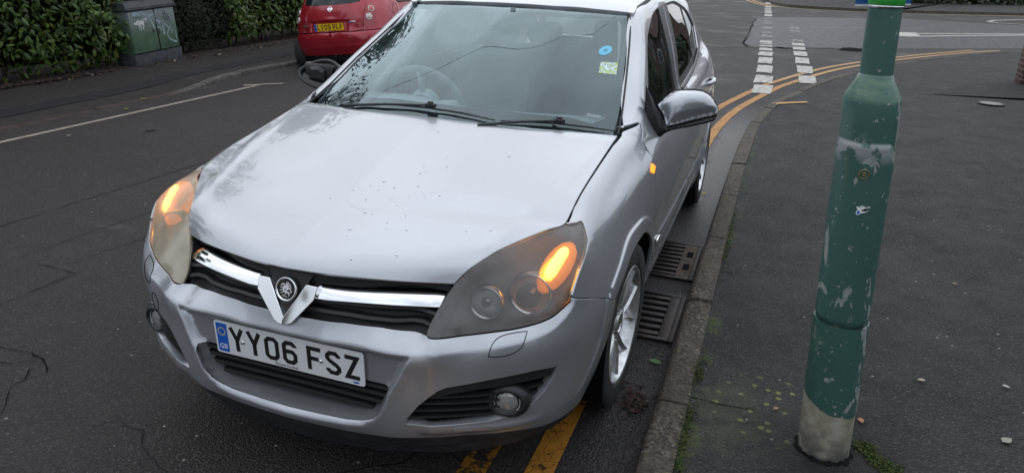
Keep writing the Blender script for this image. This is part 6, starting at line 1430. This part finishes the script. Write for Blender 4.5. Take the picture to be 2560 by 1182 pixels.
# sprayed marks on the doors: u = 0..1 across, v = 0..1 up
gxf = Matrix(((1, 0, 0, 0), (0, 0, -1, -.0005), (0, 1, 0, 0), (0, 0, 0, 1)))
def spray(name, strokes, mat, lift):
    b = MB()
    for pts, w in strokes:
        c = catmull([(-.5+u, .21+v*.60) for u, v in pts], 6); ribbon(b, c, w, lift, gxf, False, .0005)
    return b.build(name, mat, cb)
m = paint('pale_spray_paint', (.34, .43, .48), .34, 0, 9); spray('pale_tag', [([(.28, .98), (.36, .88), (.47, .86), (.57, .90), (.62, .99)], .030), ([(.57, .88), (.53, .74)], .028), ([(.40, .86), (.46, .70), (.50, .52)], .030), ([(.54, .72), (.68, .66), (.72, .58), (.64, .54), (.55, .56)], .026), ([(.62, .66), (.64, .45)], .028), ([(.70, .66), (.69, .45), (.69, .34)], .034), ([(.70, .68), (.80, .50), (.82, .46)], .024), ([(.86, .54), (.76, .36), (.78, .24), (.88, .14), (.94, .12)], .026), ([(.88, .45), (.84, .34)], .022), ([(.94, .40), (.94, .18)], .018), ([(.10, .92), (.18, .93), (.26, .92)], .05)], m, .0006)
m = pmat('white_paint_splash', (.62, .63, .62), .6); spray('white_splash', [([(.10, .72), (.16, .69), (.22, .66)], .028), ([(.17, .77), (.20, .70), (.26, .72), (.30, .68)], .055), ([(.19, .66), (.19, .58)], .012), ([(.23, .66), (.22, .53)], .014), ([(.27, .66), (.27, .54)], .014), ([(.30, .68), (.29, .60)], .010), ([(.29, .76), (.36, .82)], .010), ([(.35, .80), (.34, .70)], .009), ([(.38, .84), (.37, .74)], .009), ([(.33, .78), (.39, .77)], .008)], m, .0014)
m = pmat('black_marker', (.012, .012, .013), .6); spray('black_scrawl', [([(.72, .88), (.76, .92), (.78, .86), (.72, .86)], .007), ([(.74, .82), (.78, .84), (.80, .78)], .007), ([(.80, .86), (.84, .80), (.80, .76)], .007), ([(.70, .76), (.74, .79), (.74, .70), (.78, .77), (.78, .68)], .007), ([(.80, .72), (.84, .76), (.86, .70), (.80, .70)], .007), ([(.84, .68), (.88, .64)], .007), ([(.62, .60), (.63, .55)], .008), ([(.12, .86), (.20, .84), (.28, .87)], .006), ([(.30, .70), (.33, .64)], .007)], m, .0012)

# ---- house beyond the ivy, mirrored in the side windows
hs_o = thing('brick_house', 'red brick house with white framed windows behind the ivy hedge', 'house', (16, 54, .1), rot=(0, 0, R(29)))
b = MB(); b.box((0, 4, 3.0), (13, 8, 6.0)); b.build('wall', BRICK, hs_o)
b = MB(); b.loft([[(-6.9, -.4, 5.95), (6.9, -.4, 5.95), (6.9, 8.4, 5.95), (-6.9, 8.4, 5.95)], [(-6.9, 3.9, 9.0), (6.9, 3.9, 9.0), (6.9, 4.1, 9.0), (-6.9, 4.1, 9.0)]]); b.build('roof', pmat('roof_tiles', (.10, .05, .04), .8), hs_o)
for x in (-4.6, -1.6, 1.6, 4.6):
    for z in (1.7, 4.4):
        b = MB(); b.box((x, -.03, z), (1.5, .10, 1.5)); w_ = b.build('window', pmat('white_frame', (.75, .75, .74), .5), hs_o); b = MB()
        for dx in (-.36, .36): b.box((x+dx, -.09, z), (.60, .03, 1.3))
        b.build('pane', pmat('dark_pane', (.02, .03, .035), .1), w_)
# ---- overhead service cable, mirrored in the windscreen
cbl = MB(); cbl.tube([(-16+26*t, 3.1+2.0*t, 7.0-.5*t-1.1*4*t*(1-t)*.25) for t in np.linspace(0, 1, 40)], .011, 6); tag(cbl.build('overhead_cable', MT['void'], None, True), 'thin black service cable strung high over the road', 'cable')

# ---- single fallen leaves
LEAFS = [(.87, 2.82, 0, .055, (.34, .15, .03), 'orange brown fallen leaf in the gutter beside the rear wheel of the silver car'), (.93, .27, 0, .06, (.05, .13, .03), 'fresh green fallen leaf on the wet gutter below the nearer drain grate'), (1.70, .02, .078, .035, (.30, .11, .05), 'pinkish dry leaf scrap right beside the foot of the lamp post'),
 (1.41, -.02, .078, .028, (.26, .10, .04), 'small orange leaf scrap on the pavement left of the lamp post foot'), (2.17, .09, .078, .050, (.24, .23, .19), 'pale oval leaf lying alone on the lower right pavement'), (1.95, .41, .078, .035, (.28, .24, .16), 'curled buff leaf on the pavement right of the lamp post'), (2.26, .49, .078, .030, (.34, .33, .30), 'whitish leaf scrap near the right edge of the pavement'),
 (-5.93, 4.2, .012, .09, (.20, .17, .05), 'yellow green leaf on the brown kerb edging left of the silver car'), (-5.69, 3.71, .004, .09, (.13, .15, .03), 'olive leaf on the road between the edge line and the kerb edging'), (-4.42, 2.82, .004, .16, (.015, .012, .010), 'dark rotten leaf lying on the left lane'), (-5.0, 2.4, .004, .06, (.25, .22, .18), 'pale leaf scrap just inside the white edge line'), (2.27, 1.53, .078, .028, (.30, .16, .08), 'tiny orange leaf on the open pavement behind the lamp post'), (.91, -.04, 0, .0, None, '')]
for i, (x, y, dz, s_, col_, lab) in enumerate(LEAFS[:-1]):
    r = np.random.default_rng(40+i); a = r.uniform(0, 6.28); pts = [(0, 0), (.3, .30), (.62, .26), (1, 0), (.62, -.26), (.3, -.30)]
    s_ = s_*.5; V = [((u-.5)*s_*2, v*s_*2, .002+(.10*s_*abs(v)*2.5+.15*s_*(u-.4)**2)) for u, v in pts]+[(-.2*s_, 0, .003), (.35*s_, 0, .003)]
    F = [(0, 6, 1), (1, 6, 7, 2), (2, 7, 3), (0, 5, 6), (6, 5, 4, 7), (7, 4, 3)]; mm2 = pmat('leaf_colour', col_, .6); o = mobj('fallen_leaf', V, F, mm2); o.location = (x, y, float(gz(x)) + dz+.004); o.rotation_euler = (0, 0, a); tag(o, lab, 'leaf', 'fallen leaves')
# sodden leaves packed in the gutter
r = np.random.default_rng(8); k = 80; P = np.stack([.905+r.normal(0, .020, k), -.05+r.normal(0, .045, k), .004+r.uniform(0, .012, k)], 1); WETL = leaf_mat('sodden_leaf', [(0, (.010, .005, .005)), (.5, (.026, .011, .009)), (1, (.060, .024, .016))], .95, .0, 0)
stuff(leaves(P, np.tile([0, 0, 1.], (k, 1)), .042, .014, 'sodden_leaves', WETL, None, 0, .16, 2, .05))
# moss cushions at the foot of the post and along the kerb back
r = np.random.default_rng(12); k = 1500; c = r.integers(0, 5, k); cx = np.array([1.765, 1.735, 1.79, 1.70, 1.80])[c]; cy = np.array([-.225, -.19, -.27, -.14, -.31])[c]; P = np.stack([cx+r.normal(0, .018, k), cy+r.normal(0, .016, k), .075+r.uniform(0, .010, k)], 1)
k2_ = 900; yy = np.concatenate([r.normal(c0, s0, k2_//6) for c0, s0 in ((.13, .05), (-.33, .09), (-.20, .04), (1.5, .15), (1.95, .2), (-.52, .1))]); P = np.r_[P, np.stack([1.118+r.normal(0, .010, len(yy)), yy, .078+r.uniform(0, .006, len(yy))], 1)]
MOSS = leaf_mat('moss', [(0, (.02, .035, .006)), (.5, (.045, .075, .010)), (1, (.09, .12, .02))], .9, 0, .1); stuff(leaves(P, np.tile([0, 0, 1.], (len(P), 1)), .012, .006, 'moss', MOSS, None, 0, .7, 5, .1))
# rain drops on the bonnet
r = np.random.default_rng(3); DROP = pmat('water_drop', (.82, .84, .87), .1, 0, coat=1); b = MB()
for k in range(34):
    u, v = (r.uniform(-.7, .8), r.uniform(.15, .95)) if k > 22 else (r.normal(.25, .15), r.normal(.4, .12)); q = bonnet_surf(np.array([u]), np.array([v]))[0]; s_ = r.uniform(.0016, .0040)
    b.lathe([(s_, 0), (s_*.92, s_*.20), (s_*.6, s_*.36), (0, s_*.42)], 10, Matrix.Translation(q+[0, 0, .0003]) @ Matrix.Diagonal((r.uniform(.8, 1.6), r.uniform(.8, 1.3), 1, 1)))
stuff(b.build('rain_drops', DROP, None, True))

# ================================================================ small red car parked on the left
red = thing('parked_car', 'small round red hatchback parked beside the hedge on the left, tail towards us', 'car', (-5.30, 7.40, -.205), group='parked cars', rot=(0, R(-6.0), R(2)))
m = pmat('red_paint', (.37, .011, .024), .32, .25, 1.0, .04); n = NT(m); z_ = n.sep(n.obj())[2]; n.rou(n.rng(n.noise(n.obj(), 8, 5), .3, .7, .28, .42)); MR = m
QP = [(0, .07, .22), (.45, .10, .22), (.66, .26, .22), (.74, .5, .22), (.775, .9, .22), (0, .0, .36), (.45, .035, .36), (.69, .19, .36), (.79, .5, .36), (.812, .9, .36), (0, -.035, .52), (.45, .0, .52), (.71, .155, .52), (.81, .5, .52), (.826, .9, .52), (0, -.035, .60), (.45, .0, .60), (.71, .16, .60), (.812, .5, .60), (.828, .9, .60),
 (0, .015, .66), (.45, .05, .66), (.70, .19, .66), (.805, .5, .66), (0, .02, .75), (.45, .055, .75), (.69, .195, .75), (.80, .5, .75), (.826, .9, .75), (0, .04, .88), (.45, .075, .88), (.67, .215, .88), (.785, .52, .88), (.815, .9, .88), (0, .085, 1.0), (.45, .12, 1.0), (.635, .255, 1.0), (.755, .57, 1.0), (.79, .9, 1.0),
 (0, .165, 1.13), (.45, .20, 1.13), (.60, .33, 1.13), (.70, .62, 1.13), (.735, .95, 1.13), (0, .31, 1.34), (.42, .345, 1.34), (.54, .47, 1.34), (.62, .75, 1.34), (.65, 1.0, 1.34), (0, .50, 1.47), (.34, .54, 1.47), (.46, .66, 1.47), (.53, .9, 1.47)]
QX = 1.0; Qh = half(QP); QE = TPS(np.arctan2(Qh[:, 0], QX-Qh[:, 1]), Qh[:, 2], np.hypot(Qh[:, 0], QX-Qh[:, 1]), 1, 2e-5)
E_Q = Env(lambda u, v: np.stack([QE(u, v)*np.sin(u), QX-QE(u, v)*np.cos(u), v], 1), None, 1.0, lambda p: np.stack([p[:, 0], p[:, 1]-QX, 0*p[:, 0]], 1))
def quv(P):
    P = np.array(P, float); ph = P[:, 0].copy()
    for _ in range(14): ph = ph-(QE(ph, P[:, 1])*np.sin(ph)-P[:, 0])/1.0
    return np.stack([ph, P[:, 1]], 1)
def qsym(h): return sym_outline(quv(h))
ed = lambda z: [(1.45, z)]
def full(z0, z1, k=6): zs = np.linspace(z0, z1, k); return np.array([(0, z0), (.7, z0)]+[(1.42, z) for z in zs]+[(.7, z1), (0, z1)])
def fold(u, v, p): return -.012*np.exp(-((v-.645)/.012)**2)+.006*np.exp(-((v-.44)/.02)**2)
def qrows(h): h = np.array(h); return np.r_[h, mir(h)[1:-1]]
pobj('rear_bumper', panel(E_Q, qrows(full(.30, .645)), h=.04, hb=.025, disp=fold), MR, red)
pobj('bumper_skirt', panel(E_Q, qrows(full(.20, .298)), h=.06, hb=.03, off=-.02), MT['black_plastic'], red)
LMP = outline([(.560, .685), (.665, .690)], [(.665, .690), (.700, .80), (.705, .90), (.685, .99), (.655, 1.02)], [(.655, 1.02), (.62, 1.03), (.585, .99)], [(.585, .99), (.560, .85), (.560, .685)])
lmp = quv(LMP)
rwin = qsym(outline([(0, 1.045), (.35, 1.05), (.50, 1.07)], [(.50, 1.07), (.49, 1.2), (.44, 1.36)], [(.44, 1.36), (.25, 1.40), (0, 1.405)]))
tgo = qsym(outline([(0, .652), (.45, .652), (.548, .66)], [(.548, .66), (.555, .85), (.575, 1.0), (.555, 1.15), (.50, 1.40)], [(.50, 1.40), (.3, 1.45), (0, 1.46)]))
def tdisp(u, v, p):
    x, z = p[:, 0], p[:, 2]; d = np.maximum(np.abs(x+.01)/.36, np.abs(z-.735)/.080); return -.020*(1-sstep(d, .86, 1.0))+.012*np.exp(-(x/.12)**2-((z-.835)/.03)**2)
tl = pobj('tailgate', panel(E_Q, tgo, [rwin], h=.022, hb=.02, disp=tdisp), MR, red)
pobj('rear_window', panel(E_Q, rwin, h=.08, hb=.03, depth=0, off=-.008), pmat('dark_tinted_glass', (.015, .018, .02), .06), tl)
qu = outline([(.552, .652), (.75, .652)], [(.75, .652), (.752, .8)], [(.752, .8), (.75, 1.0)], [(.75, 1.0), (.68, 1.15), (.585, 1.36), (.52, 1.44)], [(.52, 1.44), (.505, 1.40)], [(.505, 1.40), (.56, 1.15), (.58, 1.0), (.56, .85), (.552, .652)])
QU = np.r_[quv([(.552, .652), (.68, .652)]), [(1.42, .652), (1.42, .8), (1.42, 1.0)], [(1.30, 1.12), (1.22, 1.25), (1.05, 1.40)], quv([(.52, 1.435), (.505, 1.40), (.535, 1.28), (.56, 1.15), (.578, 1.0), (.56, .85)])]
for s in (1, -1):
    qp_ = pobj('rear_wing', panel(E_Q, QU, [lmp], h=.045, hb=.025), MR, red, s < 0)
    lo_ = pobj('rear_lamp', panel(E_Q, lmp, h=.03, hb=.015, off=.004, depth=.02), pmat('red_lamp_plastic', (.33, .012, .018), .15, coat=1), red, s < 0)
    for (x, z, cl_, nm, rr) in ((.645, .955, (.50, .06, .06), 'brake_light', .048), (.632, .845, (.62, .50, .46), 'reversing_light', .050)):
        u = quv([(x, z)]); q = E_Q.surf(u[:, 0], u[:, 1])[0]; nn = E_Q.normals(u[:, 0], u[:, 1], E_Q.surf)[0]; q = q*[s, 1, 1]; nn = nn*[s, 1, 1]
        b = MB(); b.lathe([(rr, .002), (rr, .010), (rr*.86, .014), (rr*.8, .010)], 26, axis_xf(q, nn), True); b.build('lamp_ring', pmat('pale_lamp_ring', (.75, .72, .70), .2, .6), lo_, True)
        b = MB(); b.lathe([(rr*.84, .006), (rr*.6, .014), (0, .018)], 24, axis_xf(q, nn), True); b.build(nm, pmat(nm, cl_, .15, .2, coat=1), lo_, True)
# hull, side windows, roof
def hullrow(y, w, wz, zt, wt): return [(-w*.9, y, .24), (-w, y, .40), (-w*1.005, y, .65), (-w*.985, y, .85), (-wz, y, 1.0), (-wt*1.08, y, zt-.12), (-wt*.9, y, zt-.03), (-wt*.5, y, zt), (0, y, zt+.008), (wt*.5, y, zt), (wt*.9, y, zt-.03), (wt*1.08, y, zt-.12), (wz, y, 1.0), (w*.985, y, .85), (w*1.005, y, .65), (w, y, .40), (w*.9, y, .24)]
MB().loft([hullrow(.62, .76, .70, 1.43, .47), hullrow(.95, .812, .765, 1.505, .57), hullrow(1.5, .825, .79, 1.54, .60), hullrow(2.1, .825, .79, 1.52, .59), hullrow(2.55, .822, .78, 1.36, .54), hullrow(2.95, .81, .74, 1.06, .56), hullrow(3.4, .74, .62, .86, .45), hullrow(3.68, .58, .40, .62, .3)]).build('body', MR, red, True)
for s in (1, -1):
    for y0, y1, nm in ((.86, 1.55, 'rear_side_window'), (1.62, 2.45, 'front_side_window')):
        b = MB(); t0, t1 = (1.34, 1.40) if y0 < 1 else (1.40, 1.26); P = [(s*.792, y0, 1.03), (s*.806, y1, 1.02), (s*.690, y1-.05 if y0 < 1 else y1-.22, t1), (s*.665, y0+.14 if y0 < 1 else y0, t0)]
        n_ = Vector(P[1])-Vector(P[0]); b.add(P+[(x-s*.02, y, z) for x, y, z in P], [(0, 1, 2, 3) if s > 0 else (3, 2, 1, 0), (0, 4, 5, 1), (1, 5, 6, 2), (2, 6, 7, 3), (3, 7, 4, 0)]); b.build(nm, pmat('dark_side_glass', (.012, .014, .016), .07), red)
    b = MB(); b.box((s*.84, 1.78, .86), (.03, .17, .03), bev=.01); b.build('door_handle', MR, red)
    if s > 0:
        b = MB(); b.tube([(.822-.02*abs(a), .70+.085*math.cos(t), .93+.085*math.sin(t)) for t, a in [(t, math.sin(t)*.6+.4*0) for t in np.linspace(0, 6.283, 28, endpoint=False)]], .003, 5, True); b.build('fuel_flap_seam', MT['void'], red)
for yc in (.42, 2.85):
    for s in (1, -1):
        w_ = thing_part('wheel', red, (s*.80, yc, .335), 0); xf = Matrix.Rotation(R(90)*s, 4, 'Y')
        b = MB(); b.lathe([(.19, -.17), (.26, -.18), (.287, -.165), (.29, -.15), (.29, -.02), (.28, .0), (.24, .01), (.19, .0)], 40, xf, True); b.build('tyre', MT['tyre'], w_)
        b = MB(); b.lathe([(.195, -.16), (.195, .0), (.18, .008), (.12, -.01), (.05, .0), (0, .004)], 36, xf, True); b.build('rim', MT['alloy'], w_, True)
b = MB(); b.box((0, 1.6, .26), (1.3, 2.6, .12)); b.box((0, .35, .30), (1.2, .4, .16)); b.build('underbody', MT['void'], red)
b = MB(); b.tube([(.02, .02, .285), (.02, .25, .285)], .028, 12, cap=False); b.build('exhaust_pipe', MT['satin_chrome'], red)
# badge, plate, small chrome strip
u = quv([(.02, .985)]); q = E_Q.surf(u[:, 0], u[:, 1])[0]; nn = E_Q.normals(u[:, 0], u[:, 1], E_Q.surf)[0]
zd = Vector(nn); xd = Vector((1, 0, 0)); yd = zd.cross(xd).normalized(); xd = yd.cross(zd); Bx = Matrix(((xd.x, yd.x, zd.x, q[0]), (xd.y, yd.y, zd.y, q[1]), (xd.z, yd.z, zd.z, q[2]), (0, 0, 0, 1)))
b = MB(); b.lathe([(.030, .002), (.031, .008), (.039, .008), (.040, .0)], 32, Bx, True); b.box((0, 0, 0), (.001, .001, .001)); b.V = b.V[:-8]; b.F = b.F[:-6]; b.m = b.m[:-6]
bo = b.build('badge', MT['chrome'], red); b = MB(); b.prism([(-.045, -.010), (.045, -.010), (.045, .010), (-.045, .010)], .004, Bx @ Matrix.Translation((0, 0, .006))); b.build('badge_bar', MT['chrome'], bo)
pq = Matrix(((1, 0, 0, -.010), (0, .0, -1, .012), (0, 1, 0, .722), (0, 0, 0, 1)))
b = MB(); b.prism(rrect(.520, .111, .006), .006, pq @ Matrix.Translation((0, 0, -.005))); pl2 = b.build('number_plate', MT['yellow_plate'], red)
b = MB(); b.prism(rrect(.042, .108, .004), .0012, pq @ Matrix.Translation((-.238, 0, .0006))); b.build('blue_band', MT['plate_blue'], pl2)
b = MB(); reg_text(b, 'LV09 PLF', -.205, .247, .004, pq @ Matrix.Translation((0, 0, .0012))); b.build('registration', MT['plate_black'], pl2)
b = MB(); b.prism([(-.16, -.052), (.16, -.052), (.16, -.047), (-.16, -.047)], .0012, pq @ Matrix.Translation((0, 0, .001))); b.build('dealer_line', MT['plate_black'], pl2)
u = quv([(.40, .785)]); q = E_Q.surf(u[:, 0], u[:, 1])[0]
b = MB(); b.box((q[0], q[1]-.008, q[2]), (.105, .008, .020), Matrix.Rotation(R(18), 3, 'Z'), .003); ms = b.build('model_strip', MT['chrome'], red)
b = MB(); b.box((q[0]-.034, q[1]-.022, q[2]), (.034, .005, .018), Matrix.Rotation(R(18), 3, 'Z')); b.build('blue_end', MT['plate_blue'], ms)
u = quv([(-.44, .755)]); q = E_Q.surf(u[:, 0], u[:, 1])[0]; rz_ = Matrix.Rotation(R(-16), 4, 'Z')
text_mesh('model_letters', 'MICRA', .050, MT['satin_chrome'], Matrix.Translation((q[0], q[1]-.006, q[2])) @ rz_ @ Matrix.Rotation(R(90), 4, 'X'), red, ext=.002)
b = MB(); u = quv([(0.02, .60)]); q = E_Q.surf(u[:, 0], u[:, 1])[0]; b.lathe([(.030, 0), (.028, .006), (0, .007)], 20, axis_xf(q, (0, -1, 0))); b.build('towing_cap', MR, red)
